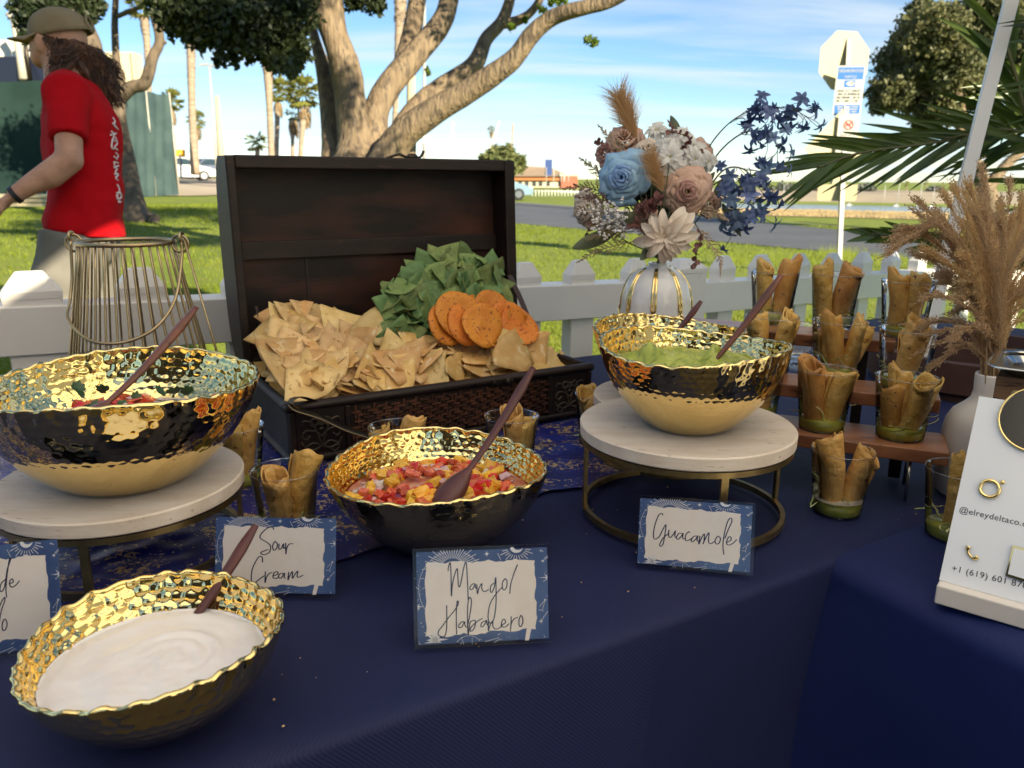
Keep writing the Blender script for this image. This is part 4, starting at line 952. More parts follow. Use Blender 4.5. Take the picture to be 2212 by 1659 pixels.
def leg(side, hip, kn, an):
    h_, k_, a_ = PP(*hip) + LAT * side * .095, PP(*kn) + LAT * side * .09, PP(*an) + LAT * side * .08; a_[2] = gp + .08
    return h_, k_, a_
Lg = [leg(1, (168, 520), (125, 730), (150, 1000)), leg(-1, (186, 520), (205, 740), (280, 980))]
for h_, k_, a_ in Lg:
    b.tube([h_, (h_ + k_) / 2, k_], [.090, .078, .055], 16); b.tube([k_, (k_ + a_) / 2, a_], [.055, .052, .038], 16)
body = part('body', remesh(b, .0085, 4), M_skin, pe)
# eye, just visible in the turned away face
part('eye', MB().ell(PP(76, 92) + hl * .026, hf * .004, hl * .010, ZZ * .005, 8, 6), M_watch, pe)
# trousers
t = MB()
t.ell(PP(178, 525), FWD * .130, LAT * .175, ZZ * .10, 24, 14)
for h_, k_, a_ in Lg: t.tube([h_ + ZZ * .02, (h_ + k_) / 2 + FWD * .01, k_, (k_ + a_) / 2, a_ + ZZ * .03], [.122, .112, .092, .082, .078], 18)
tm = remesh(t, .014, 3)
for q in tm.v[0]: q += (q - PP(178, 600) * np.array([1, 1, 0]) - ZZ * q[2]) * (.05 * noi(q * np.array([9, 9, 6])) + .04 * math.sin(q[2] * 40 + 3 * noi(q * 6)) * noi(q * 4))
part('trousers', tm, M_pant, pe)
for i, (h_, k_, a_) in enumerate(Lg):
    s_ = MB().ell(a_ + FWD * .06 - ZZ * .03, FWD * .14, LAT * .05, ZZ * .05, 16, 8); part('shoe', s_, M_watch, pe)
# shirt
s = MB(); rows = [(160, 136, 30, .062), (172, 146, 44, .105), (184, 151, 56, .150), (204, 160, 63, .182), (230, 168, 70, .190), (264, 177, 79, .185), (322, 182, 80, .178), (380, 184, 77, .172), (440, 187, 77, .172), (486, 189, 80, .180), (505, 190, 81, .184)]
Pn = np.zeros((36, len(rows), 3))
for j, (y, cx, hw, lw) in enumerate(rows):
    c = PP(cx, y); hw *= px_ * .97
    for i in range(36):
        a = 2 * math.pi * i / 36; ca, sa = math.cos(a), math.sin(a); e = .80
        Pn[i, j] = c + FWD * hw * math.copysign(abs(ca) ** e, ca) * .98 + LAT * lw * math.copysign(abs(sa) ** e, sa)
        if j >= len(rows) - 2: Pn[i, j] += ZZ * (.020 * ca)
s.grid(Pn, cu=True); s.poly(Pn[::-1, 0]); s.poly(Pn[:, -1])
for sgn, s0_, e0_ in ((1, sh, el), (-1, sf, ef)):
    e1 = s0_ + (e0_ - s0_) * .68; s.tube([s0_ - LAT * sgn * .07 + ZZ * .020, s0_ + LAT * sgn * .0 + ZZ * .010, (s0_ + e1) / 2 + LAT * sgn * .006, e1 + LAT * sgn * .004], [.080, .078, .066, .063], 20)
sm = remesh(s, .010, 5)
V = sm.v[0]; cz = PP(180, 330)
for q in V:
    rel = np.array([q[0] - cz[0], q[1] - cz[1], 0]); d = nrm(rel)
    u = q @ FWD; w = q[2]
    q += d * (.013 * noi((u * 6 + w * 5, q[1] * 6, w * 9 - u * 7)) * sstep(1.45, 1.2, w) + .010 * math.sin(w * 26 + u * 30 + 4 * noi(q * 5)) * sstep(1.22, .98, w) + .009 * noi((q[0] * 14, q[1] * 14, q[2] * 7)) + .004 * noi(q * 30))
sh_o = part('t_shirt', sm, M_shirt, pe)
bv = BVHTree.FromPolygons([tuple(q) for q in V], sm.f)
def onshirt(x, y):
    d = Vector(ray(x, y)).normalized(); h = bv.ray_cast(Vector(CAM), d)
    return np.array(h[0]) - np.array(d) * .0025 if h[0] is not None else None
M_print = mat('white shirt print', (0.72, 0.62, 0.62), .7)
mb = MB()
ST = [[(247, 254), (251, 262), (249, 270), (254, 276)], [(246, 266), (252, 272), (258, 280)], [(243, 284), (250, 290), (247, 300), (252, 306)], [(241, 292), (254, 288)], [(246, 300), (244, 318), (249, 322)], [(252, 296), (256, 310), (250, 318), (257, 324)], [(253, 330), (258, 336), (254, 344)], [(249, 338), (256, 344)],
      [(249, 350), (258, 352)], [(249, 352), (252, 360), (259, 358)], [(249, 362), (256, 364), (252, 372), (258, 376)], [(250, 376), (258, 378), (253, 384), (258, 390)], [(256, 398), (260, 406), (261, 412)], [(255, 418), (262, 416), (264, 426), (257, 430), (256, 420)], [(258, 436), (263, 436)]]
for st in ST:
    Q = [onshirt(float(q[0]) - 3, float(q[1])) for q in spline([np.array([a, c_, 0.0]) for a, c_ in st], 4)]
    Q = [q for q in Q if q is not None]
    if len(Q) > 2: mb.tube(Q, .0034 if st[0][1] < 414 else .005, 5)
if mb.n: part('back_print', mb, M_print, pe)
# hair
random.seed(91); hm = MB()
for k in range(2600):
    t0 = random.random(); st = PP(112 + 76 * t0, 86 + 12 * t0 + random.uniform(-4, 8)) + hl * (random.uniform(.02, .085) if k % 3 else random.uniform(-.08, .02)) * (1 - .5 * t0)
    if k % 4 == 0: en = PP(random.uniform(124, 165), random.uniform(125, 172)) + hl * random.uniform(.03, .09)
    else: en = PP(random.uniform(150, 242), 0) + hl * random.uniform(-.06, .07); en[2] = PP(0, random.uniform(130, 228) + (0))[2]; en = en if (PP(235, 225) - en) @ np.array([0, 0, 1]) < .06 else en
    exx = pr_px = None
    mid = (st + en) / 2 + nrm(np.array([.6, -.1, .5])) * .03; n = 26; pts = []
    ph = random.uniform(0, 6.28); am = random.uniform(.004, .011); fq = random.uniform(1.2, 2.4)
    for i in range(n):
        q = i / (n - 1); p = (1 - q) ** 2 * st + 2 * q * (1 - q) * mid + q * q * en
        p = p + np.array([math.sin(ph + fq * 6.28 * q), .8 * math.cos(ph + fq * 6.28 * q), .6 * math.sin(ph * 2 + fq * 5 * q)]) * am * min(1, q * 4); pts.append(p)
    hm.tube(pts, [.0017 * (1 - .4 * i / n) for i in range(n)], 4)
hc = MB()
hc.ell(PP(152, 96) , hf * .052, hl * .054, ZZ * .055, 16, 10); hc.tube([PP(154, 105), PP(176, 142), PP(196, 172)], [.046, .032, .012], 14)
part('hair_core', remesh(hc, .012, 3), M_hair, pe); part('hair', hm, M_hair, pe, kind='stuff')
# cap
cm = MB(); cz0 = PP(134, 72); up = nrm(ZZ * .97 + hf * .20); cf_ = nrm(hf - up * (hf @ up)); n, m = 40, 14; Pn = np.zeros((n, m, 3))
for i in range(n):
    a = 2 * math.pi * i / n
    for j in range(m):
        e = math.pi / 2 * j / (m - 1); rr_ = math.cos(e) ** .85; hh = math.sin(e) ** .95
        Pn[i, j] = cz0 + cf_ * .112 * rr_ * math.cos(a) + hl * .091 * rr_ * math.sin(a) + up * (.100 * hh - .010) + cf_ * .014 * hh
cm.grid(Pn, cu=True); co = part('cap', cm, M_cap, pe); so = co.modifiers.new('Solidify', 'SOLIDIFY'); so.thickness = .004
bm = MB(); Pn = np.zeros((15, 7, 3))
for i in range(15):
    a = (i / 14 - .5) * 2.2
    for j in range(7):
        q = j / 6; base = cz0 + cf_ * .112 * math.cos(a) + hl * .091 * math.sin(a); Pn[i, j] = base + cf_ * (.080 * q * math.cos(a * .75)) + up * (.012 * q - .030 * (a / 1.1) ** 2 * q)
bm.grid(Pn); bo_ = part('cap_brim', bm, M_cap, co); so = bo_.modifiers.new('Solidify', 'SOLIDIFY'); so.thickness = .004
part('cap_button', MB().ell(cz0 + up * .091 + cf_ * .014, cf_ * .008, hl * .008, up * .005, 10, 6), M_cap, co)
part('cap_patch', MB().ell(PP(97, 60) + hl * .073, cf_ * .010, hl * .004, ZZ * .012, 10, 6), mat('pale green stitching', (.25, .36, .25), .8), co)
part('cap_strap', MB().ring(cz0 - cf_ * .106 + up * .012, hl, up, .027, .005, 24, 6), M_cap, co)
part('watch', MB().tube([wr + (el - wr) * .02, wr + (el - wr) * .09], .031, 20), M_watch, pe, auto=40)
# ================================================================== TABLES AND CLOTHS
M_navy = mat('navy polyester', (0.0048, 0.0092, 0.056), 0.66, col2=(0.0062, 0.0115, 0.066), nscale=3, sheen=0.03, spec=.3, bump=0.15, bscale=900, bdist=0.0004)
M_navy2 = mat('navy polyester bright', (0.0035, 0.0105, 0.078), 0.64, col2=(0.0048, 0.0135, 0.092), nscale=3, sheen=0.03, spec=.3, bump=0.15, bscale=900, bdist=0.0004)
def weave(m, ang, sc):
    t = m.node_tree; nd = t.nodes; lk = t.links.new
    tcn = nd.new('ShaderNodeTexCoord'); mpn = nd.new('ShaderNodeMapping'); mpn.inputs['Rotation'].default_value = (0.5, 0.3, ang)
    wv = nd.new('ShaderNodeTexWave'); wv.inputs['Scale'].default_value = sc; wv.inputs['Distortion'].default_value = 1.0
    lk(tcn.outputs['Object'], mpn.inputs[0]); lk(mpn.outputs[0], wv.inputs['Vector'])
    bp = nd.new('ShaderNodeBump'); bp.inputs['Strength'].default_value = 0.35; bp.inputs['Distance'].default_value = 0.0006
    lk(wv.outputs['Fac'], bp.inputs['Height']); lk(bp.outputs[0], nd['Principled BSDF'].inputs['Normal'])
weave(M_navy, 0.6, 130); weave(M_navy2, 1.3, 130)

def cloth(prof_fn, s_list, t_list):
    P = np.array([[prof_fn(s, t) for t in t_list] for s in s_list])
    return MB().grid(P)
# table one: long side runs along UU; the cloth falls at the front edge (v = .612)
V0, V1 = 0.612, 1.80
def prof1(u, t):
    # t: 0..1 across the top from the back, 1..2 down the front
    if t <= 1:
        v = V1 + (V0 + 0.012 - V1) * t; z = TZ
        z += 0.0020 * noi((u * 3, v * 3, 0)) + 0.0013 * noi((u * 9, v * 7, 3)) + 0.0026 * max(0, .32 - abs(noi((u * 6 + v * 9, v * 4 - u * 2.4, 6)))) * sstep(.75, 1.05, u)
        z -= 0.003 * max(0, 1 - (v - V0) / 0.05) ** 2
        return W(u, v, z - 0.002)
    q = t - 1
    if q < 0.06:
        a = q / 0.06 * math.pi / 2
        return W(u, V0 + 0.012 - 0.012 * math.sin(a), TZ - 0.0045 - 0.012 * (1 - math.cos(a)))
    dpt = (q - 0.06) / 0.94
    fold = 0.050 * dpt * (0.55 * math.sin(u * 13 + 0.8) + 0.45 * math.sin(u * 7.1 + 2) + 0.3 * noi((u * 5, dpt * 2, 9)))
    cr = math.exp(-((u - 0.548 + 0.10 * dpt) / 0.030) ** 2) * 0.010 * min(1, dpt * 5) - math.exp(-((u - 0.578 + 0.10 * dpt) / 0.030) ** 2) * 0.007 * min(1, dpt * 5)
    return W(u, V0 - 0.012 * 0 - 0.03 * dpt + fold * 0.6 - cr, TZ - 0.0165 - 0.68 * dpt)
ul = sorted(list(np.linspace(-1.5, 2.9, 110)) + list(np.linspace(0.44, 0.68, 34)))
tl = list(np.linspace(0, 1, 40)) + list(1 + np.linspace(0.006, 0.06, 7)) + list(1 + np.linspace(0.085, 1, 22))
tbl = thing('buffet_table', 'long buffet table under a navy cloth, holding the gold bowls and the chest', 'table', W(0.5, 1.2, 0))
fr_ = MB()
fr_.box(W(0.7, 1.2, TZ - 0.022), UU * 4.2, VV * 1.1, ZZ * 0.03)
part('tabletop', fr_, M_steel, tbl, smooth=False)
for du in (-1.2, 2.5):
    for dv in (0.75, 1.66):
        lg = MB(); lg.tube([W(du, dv, 0), W(du, dv, TZ - 0.04)], 0.018, 8)
        part('leg', lg, M_steel, tbl)
single('tablecloth', cloth(prof1, ul, tl), M_navy, 'dark navy tablecloth on the long table under the bowls and the chest', 'tablecloth')

# table two: butted to the front right, its cloth falls to the left
T2U, T2V0, T2V1 = 0.868, -0.35, 0.617
def prof2(v, t):
    if t <= 1:
        u = 2.3 + (T2U + 0.03 - 2.3) * t
        z = TZ + 0.003 + 0.0018 * noi((u * 4, v * 4, 5))
        e = max(0, 1 - (u - T2U) / 0.07)
        c = max(0, 1 - (T2V1 - v) / 0.09)
        return W(u, v, z - 0.006 * e ** 2 - 0.002 * c ** 2)
    q = t - 1
    if q < 0.08:
        a = q / 0.08 * math.pi / 2
        return W(T2U + 0.03 - 0.03 * math.sin(a), v, TZ - 0.003 - 0.03 * (1 - math.cos(a)))
    d_ = (q - 0.08) / 0.92
    f = 0.04 * d_ * (math.sin(v * 11 + 1.2) * 0.6 + 0.5 * noi((v * 4, d_ * 1.5, 2)))
    c = max(0, 1 - (T2V1 - v) / 0.22) ** 1.5
    return W(T2U - 0.05 * d_ + f - 0.055 * c * math.sin(min(1, d_ * 2.2) * math.pi / 2), v - 0.02 * c * d_, TZ - 0.033 - 0.68 * d_)
vl = np.linspace(T2V0, T2V1, 90)
tl2 = list(np.linspace(0, 1, 40)) + list(1 + np.linspace(0.01, 0.08, 8)) + list(1 + np.linspace(0.11, 1, 24))
tb2 = thing('side_table', 'table at lower right under a brighter blue cloth, holding the white acrylic sign', 'table', W(1.6, 0.1, 0))
fr_ = MB(); fr_.box(W(1.6, 0.14, TZ - 0.022), UU * 1.38, VV * 0.9, ZZ * 0.03)
part('tabletop', fr_, M_steel, tb2, smooth=False)
for du in (1.0, 2.2):
    for dv in (-0.25, 0.5):
        lg = MB(); lg.tube([W(du, dv, 0), W(du, dv, TZ - 0.04)], 0.018, 8); part('leg', lg, M_steel, tb2)
single('tablecloth', cloth(prof2, vl, tl2), M_navy2, 'brighter blue tablecloth hanging at lower right, under the white acrylic sign', 'tablecloth')

# ------------------------------------------------------------------ royal blue runner with gold flecks
M_run = mat('royal blue organza', (0.003, 0.010, 0.19), 0.35, col2=(0.002, 0.005, 0.085), nscale=14, sheen=0.05)
def flecks(m):
    t = m.node_tree; nd = t.nodes; lk = t.links.new; b = nd['Principled BSDF']
    tcn = nd.new('ShaderNodeTexCoord'); mpn = nd.new('ShaderNodeMapping'); mpn.inputs['Scale'].default_value = (1, 1.1, 1)
    lk(tcn.outputs['Object'], mpn.inputs[0])
    a = nd.new('ShaderNodeTexNoise'); a.inputs['Scale'].default_value = 120; a.inputs['Detail'].default_value = 4; a.inputs['Roughness'].default_value = 0.7
    c = nd.new('ShaderNodeTexNoise'); c.inputs['Scale'].default_value = 17; c.inputs['Detail'].default_value = 2
    lk(mpn.outputs[0], a.inputs['Vector']); lk(mpn.outputs[0], c.inputs['Vector'])
    s = nd.new('ShaderNodeMath'); s.operation = 'MULTIPLY_ADD'; s.inputs[1].default_value = 0.5
    lk(c.outputs['Fac'], s.inputs[0]); lk(a.outputs['Fac'], s.inputs[2])
    r = nd.new('ShaderNodeValToRGB'); r.color_ramp.elements[0].position = 0.845; r.color_ramp.elements[0].color = (0, 0, 0, 1)
    r.color_ramp.elements[1].position = 0.855; r.color_ramp.elements[1].color = (1, 1, 1, 1)
    lk(s.outputs[0], r.inputs[0])
    old = b.inputs['Base Color'].links[0].from_socket
    mx = nd.new('ShaderNodeMix'); mx.data_type = 'RGBA'; lk(r.outputs[0], mx.inputs[0]); lk(old, mx.inputs[6]); mx.inputs[7].default_value = (0.72, 0.5, 0.2, 1)
    lk(mx.outputs[2], b.inputs['Base Color'])
    sc = nd.new('ShaderNodeMath'); sc.operation = 'MULTIPLY'; sc.inputs[1].default_value = 0.6; lk(r.outputs[0], sc.inputs[0])
    lk(sc.outputs[0], b.inputs['Metallic'])
flecks(M_run)
lo = [(-420, 1420), (-100, 1370), (150, 1318), (480, 1268), (735, 1216), (960, 1140), (1190, 1064), (1300, 1052), (1400, 1008), (1470, 985)]
lo = [uv(az(x, y, TZ)) for x, y in lo]
lou = np.array([q[0] for q in lo]); lov = np.array([q[1] for q in lo])
def prun(s, t):
    u = s
    v0 = float(np.interp(u, lou, lov)); v1 = 1.62 - 0.25 * max(0, u - 0.75)
    v = v0 + (v1 - v0) * t + 0.006 * noi((u * 25, t * 3, 0))
    amp = min(1, t * 5 + 0.15) * (0.25 if 0.3 < u < 0.99 and v > 1.28 else 1)
    z = TZ + 0.0035 + amp * 0.007 * max(0, 0.35 + noi((u * 16 + 3 * noi((u * 4, v * 5, 1)), v * 13, 2)) + 0.5 * noi((u * 30, v * 40, 7)))
    return W(u, v, z)
single('table_runner', cloth(prun, np.linspace(-0.5, 1.04, 190), np.linspace(0, 1, 90)), M_run,
       'sheer royal blue runner with gold flecks, crumpled under the chest and the left stand', 'table runner')

# ================================================================== GOLD BOWLS
def goldmat(name, c):
    m = mat(name, c, 0.045, 1.0)
    return m
M_gold = goldmat('gold glaze', (0.92, 0.70, 0.30))
def bowl_r(t, R, rb):
    return rb + (R - rb) * math.sin(max(0, min(1, t)) * math.pi / 2) ** 0.8
def make_bowl(name, label, c, R, h, rb, seed, ncell=64, nu=400, nv=64, smooth_low=0.25, depth=0.0011, tilt=(0, 0)):
    r_ = random.Random(seed)
    th = np.arange(nu) * 2 * math.pi / nu
    lob = np.zeros(nu); org_ = np.zeros(nu)
    k1 = r_.randint(30, 36)
    ph = [r_.uniform(0, 6.28) for _ in range(8)]
    lob = 0.6 * np.sin(k1 * th + 1.5 * np.sin(3 * th + ph[0])) + 0.4 * np.sin((k1 - 9) * th + ph[1])
    org_ = 0.5 * np.sin(2 * th + ph[2]) + 0.3 * np.sin(3 * th + ph[3]) + 0.25 * np.sin(5 * th + ph[4])
    ts = np.concatenate([np.linspace(0, 1, nv) ** 1.0])
    rr = np.array([bowl_r(t, R, rb) for t in ts])
    zz = ts * h
    arc = np.concatenate([[0], np.cumsum(np.hypot(np.diff(rr), np.diff(zz)))])
    Lr = arc[-1]; cell = 2 * math.pi * R * 0.8 / ncell
    rows = max(4, int(Lr / (cell * 0.80)))
    sgrid = arc / Lr * rows
    D = np.zeros((nu, nv))
    for j in range(nv):
        for row in (int(math.floor(sgrid[j])) - 1, int(math.floor(sgrid[j])), int(math.floor(sgrid[j])) + 1, int(math.floor(sgrid[j])) + 2):
            off = 0.5 * (row % 2)
            p = th / (2 * math.pi) * ncell - off
            kk = np.round(p)
            jit = np.array([(math.sin(row * 12.9898 + k * 78.233 + seed) * 43758.5453) % 1 for k in kk])
            dxx = (p - kk - (jit - 0.5) * 0.3); dyy = (sgrid[j] - row - (jit * 7 % 1 - 0.5) * 0.3)
            d2 = (dxx / 0.56) ** 2 + (dyy / 0.60) ** 2
            D[:, j] = np.maximum(D[:, j], np.clip(1 - d2, 0, 1) ** 0.8 * (0.6 + 0.8 * jit))
    fade = np.clip((ts - smooth_low) / 0.12, 0.12, 1)
    D *= fade[None, :]
    rimw = np.clip((ts - 0.55) / 0.45, 0, 1) ** 2
    def surf(off, sgn):
        P = np.zeros((nu, nv, 3))
        for j in range(nv):
            t = ts[j]
            r0 = rr[j] + off + sgn * (-depth * (.6 if off == 0 else 1)) * D[:, j] + rimw[j] * (0.0015 * lob + R * 0.028 * org_) + 0.004 * t ** 8
            P[:, j, 0] = c[0] + r0 * np.cos(th); P[:, j, 1] = c[1] + r0 * np.sin(th)
            P[:, j, 2] = c[2] + zz[j] + rimw[j] * (0.0016 * np.roll(lob, 3) + h * 0.055 * np.sin(2 * th + ph[5]) + tilt[0] * np.cos(th) + tilt[1] * np.sin(th))
        return P
    Po = surf(0, 1); Pi = surf(-0.0048, 1)
    Pi[:, 0, 2] += 0.008; Pi[:, 1:, 2] += 0.0
    rim = 0.5 * (Po[:, -1] + Pi[:, -1]); 
    mb = MB()
    lip = np.zeros((nu, 5, 3))
    for k in range(5):
        a = math.pi * (k + 1) / 6
        ra = (Po[:, -1] - Pi[:, -1]) / 2
        lip[:, k] = rim + ra * math.cos(a) * 1.25 + np.array([0, 0, 1]) * 0.0034 * math.sin(a)
    P = np.concatenate([Po, lip, Pi[:, ::-1]], axis=1)
    mb.grid(P, cu=True)
    mb.poly(Po[::-1, 0]); mb.poly(Pi[:, 0])
    o = single(name, mb, M_gold, label, 'bowl', 'gold hammered bowls of dip')
    return o
B_GUAC = dict(c=np.array([0.258, 1.112, 0.893]), R=0.130, h=0.118, rb=0.053)
B_PICO = dict(c=np.array([-0.503, 0.985, 0.857]), R=0.166, h=0.130, rb=0.074)
B_MANGO = dict(c=np.array([-0.100, 1.020, 0.754]), R=0.146, h=0.108, rb=0.06)
B_SOUR = dict(c=np.array([-0.328, 0.650, 0.752]), R=0.112, h=0.080, rb=0.048)
B_BACK = dict(c=np.array([0.274, 1.372, 0.868]), R=0.129, h=0.118, rb=0.052)
make_bowl('gold_bowl', 'gold hammered bowl full of green guacamole, on the round stand at centre right', **B_GUAC, seed=1)
make_bowl('gold_bowl', 'largest gold hammered bowl, holding pico de gallo, on the left stand', **B_PICO, seed=2, ncell=72, smooth_low=0.16)
make_bowl('gold_bowl', 'gold hammered bowl of mango salsa standing on the cloth behind the Mango Habanero card', **B_MANGO, seed=3, ncell=72, smooth_low=0.05)
make_bowl('gold_bowl', 'gold hammered bowl of white sour cream, nearest the camera at lower left', **B_SOUR, seed=4, ncell=48, depth=0.0016, smooth_low=0.05, tilt=(0.006, 0.001))
make_bowl('gold_bowl', 'gold hammered bowl half hidden behind the guacamole bowl, with a dark spoon', **B_BACK, seed=5, nu=300, nv=48)

# ------------------------------------------------------------------ round board stands
M_white_wood = mat('whitewashed wood', (0.66, 0.55, 0.45), 0.7, col2=(0.75, 0.655, 0.56), nscale=7, stretch=(1.5, 6, 6), col3=(0.36, 0.29, 0.23), n3=30, t3=(0.66, 0.74), bump=0.3, bscale=50)
def make_stand(label, c, rad, zt, full=True):
    s = thing('board_stand', label, 'serving stand', (c[0], c[1], TZ), 'round white board stands')
    mb = MB(); n = 96
    prof = [(0, zt - 0.020), (rad - 0.002, zt - 0.020), (rad, zt - 0.018), (rad + 0.0005, zt - 0.002), (rad - 0.0015, zt), (0.001, zt)]
    mb.lathe(prof, n, (c[0], c[1], 0))
    part('board', mb, M_white_wood, s, auto=40)
    zr = zt - 0.0265
    r1 = MB()
    def band(rr, z0, hh, w):
        return [(rr - w, z0), (rr, z0), (rr, z0 + hh), (rr - w, z0 + hh)]
    r1.lathe(band(rad - 0.002, zr - 0.003, 0.008, 0.005), n, (c[0], c[1], 0), close=True)
    part('top_ring', r1, M_brass, s, auto=40)
    r2 = MB(); r2.lathe(band(rad - 0.006, TZ + 0.0065, 0.009, 0.007), n, (c[0], c[1], 0), close=True)
    part('base_ring', r2, M_brass, s, auto=40)
    for k in range(4):
        w = R_(-82 + 90 * k)
        lg = MB()
        px = np.array([c[0] + (rad - 0.006) * math.cos(w), c[1] + (rad - 0.006) * math.sin(w), 0])
        tx = np.array([-math.sin(w), math.cos(w), 0]); rx = np.array([math.cos(w), math.sin(w), 0])
        lg.box(px + ZZ * ((TZ + 0.012 + zr) / 2), tx * 0.010, rx * 0.005, ZZ * (zr - TZ - 0.012))
        part('leg', lg, M_brass, s, smooth=False)
    return s
make_stand('round white board on a brass ring stand under the guacamole bowl', (0.258, 1.125), 0.156, 0.8925)
make_stand('round white board on a brass stand under the large left bowl', (-0.513, 0.985), 0.152, 0.8565)
make_stand('shaded round stand behind the guacamole bowl, under the half hidden bowl', (0.285, 1.375), 0.138, 0.8675)

# ------------------------------------------------------------------ spoons
M_spoon = mat('reddish wood', (0.10, 0.028, 0.016), 0.42, col2=(0.19, 0.055, 0.026), nscale=5, stretch=(5, 5, 1), col3=(0.05, 0.014, 0.012), n3=18, coat=0.15)
M_spoon2 = mat('purple brown wood', (0.075, 0.022, 0.022), 0.45, col2=(0.13, 0.038, 0.034), nscale=6, stretch=(5, 5, 1))
def spoon(label, tip, low, bowl_len, m, w=0.0085, flat=0.62):
    tip = np.asarray(tip); low = np.asarray(low); d = nrm(low - tip)
    end = low + d * bowl_len
    Ls = np.linalg.norm(end - tip)
    pts, rad = [], []
    for k in range(22):
        t = k / 21
        p = tip + (end - tip) * t + np.array([0, 0, -0.012 * math.sin(math.pi * t)])
        pts.append(p)
        r = w * (0.55 + 0.45 * min(1, t * 8)) if t < 0.12 else w * (1.0 - 0.45 * (t - 0.12) / 0.55) if t < 0.67 else w * (0.55 + 2.0 * math.sin((t - 0.67) / 0.33 * math.pi * 0.80))
        rad.append(r)
    mb = MB().tube(pts, rad, 10, flat=flat)
    return single('wooden_spoon', mb, m, label, 'spoon', 'wooden spoons in the dip bowls')
spoon('reddish wooden spoon standing in the large bowl of pico de gallo', ad(424, 664, 1.02), ad(196, 884, 0.93), 0.05, M_spoon)
spoon('purple brown wooden spoon leaning out of the mango salsa', ad(1152, 794, 1.10), ad(985, 1040, 1.045), 0.045, M_spoon2)
_sl = az(398, 1338, B_SOUR['c'][2] + .050)
spoon('purple brown wooden spoon sunk in the sour cream', ad(553, 1134, (_sl - CAM) @ _F + .05), _sl, 0.072, M_spoon2, w=0.0078)
spoon('reddish brown wooden spoon standing in the guacamole', ad(1688, 594, 1.12), ad(1545, 762, 1.13), 0.09, M_spoon, w=0.0082)
spoon('short dark spoon handle in the half hidden rear bowl', ad(1515, 650, 1.36), ad(1455, 710, 1.37), 0.06, M_spoon2, w=0.0085)

# ------------------------------------------------------------------ what the bowls hold
M_cream = mat('sour cream', (0.86, 0.80, 0.77), 0.28, sss=0.25, col2=(0.89, 0.845, 0.82), nscale=9)
M_guac = mat('mashed avocado', (0.29, 0.345, 0.04), 0.25, col2=(0.41, 0.45, 0.085), nscale=45, col3=(0.20, 0.26, 0.025), n3=70, t3=(0.58, 0.66), bump=0.5, bscale=120, sss=0.1)
def fill(name, label, cat, B, lev, m, hfn, n=72, mrad=26):
    t = lev / B['h']; rad = bowl_r(t, B['R'], B['rb']) - 0.004
    P = np.zeros((n, mrad, 3))
    for i in range(n):
        w = 2 * math.pi * i / n
        for j in range(mrad):
            q = j / (mrad - 1)
            x, y = rad * q * math.cos(w), rad * q * math.sin(w)
            P[i, j] = (B['c'][0] + x, B['c'][1] + y, B['c'][2] + lev + hfn(x, y, q))
    mb = MB().grid(P, cu=True)
    # underside so that the fill is a body, not a sheet
    k = 6; Q = np.zeros((n, k, 3))
    for i in range(n):
        w = 2 * math.pi * i / n
        for j in range(k):
            z = lev - (lev - 0.016) * (j + 0.02) / (k - 1); r2 = bowl_r(z / B['h'], B['R'], B['rb']) - 0.006
            Q[i, j] = (B['c'][0] + r2 * math.cos(w), B['c'][1] + r2 * math.sin(w), B['c'][2] + z)
    mb.grid(Q, cu=True)
    return mb
def h_cream(x, y, q):
    x2, y2 = x - 0.012, y - 0.004
    r = math.hypot(x2, y2); a = math.atan2(y2, x2)
    sw = math.sin(r * 330 - a * 1.0 + 1 + 1.5 * noi((x * 30, y * 30, 5))) * 0.0015 * math.exp(-((r - 0.030) / 0.020) ** 2) * max(0, .35 + math.sin(a * 1.0 + .6) + .8 * noi((x * 22, y * 22, 8)))
    sw += math.sin(r * 170 - a + 2) * 0.001 * math.exp(-((r - 0.075) / 0.03) ** 2)
    return sw + 0.0022 * noi((x * 34, y * 34, 0)) + 0.0007 * noi((x * 120, y * 120, 0)) - 0.002 * q ** 6 + 0.003 * (1 - q * q)
M_pulp = mat('tomato juice pulp', (0.50, 0.13, 0.075), 0.25, col2=(0.62, 0.34, 0.22), nscale=60)
single('sour_cream', fill('sour_cream', '', '', B_SOUR, 0.050, M_cream, h_cream, 120, 46), M_cream, 'smooth white sour cream with a swirl, filling the nearest bowl', 'dip')
def h_guac(x, y, q):
    n = 0.010 * noi((x * 26, y * 26, 1)) + 0.006 * noi((x * 60, y * 60, 4)) + 0.004 * abs(noi((x * 120, y * 120, 2)))
    pk = 0.022 * math.exp(-(((x - 0.034) ** 2 + (y - 0.010) ** 2) / 0.016 ** 2)) + 0.018 * math.exp(-(((x + 0.058) ** 2 + (y - 0.012) ** 2) / 0.022 ** 2)) + 0.010 * math.exp(-((x + 0.02) ** 2 + y ** 2) / 0.05 ** 2)
    return (n + pk + 0.004) * (1 - q ** 8) - 0.003 * q ** 6
single('guacamole', fill('guacamole', '', '', B_GUAC, 0.089, M_guac, h_guac, 140, 60), M_guac, 'lumpy green guacamole heaped in the bowl on the right stand', 'dip')
def h_salsa(x, y, q): return 0.006 * (1 - q * q)
M_red = mat('diced tomato', (0.58, 0.045, 0.020), 0.18, col2=(0.68, 0.11, 0.04), nscale=120, rand=.3, sss=0.15)
M_pink = mat('pale tomato', (0.68, 0.16, 0.09), 0.25, sss=0.15)
M_mango = mat('diced mango', (0.78, 0.38, 0.025), 0.2, col2=(0.85, 0.50, 0.06), nscale=90, rand=.2, sss=0.15)
M_onion = mat('diced red onion', (0.66, 0.44, 0.46), 0.25, col2=(0.42, 0.12, 0.22), nscale=90, nlo=0.5, nhi=0.75, sss=0.15)
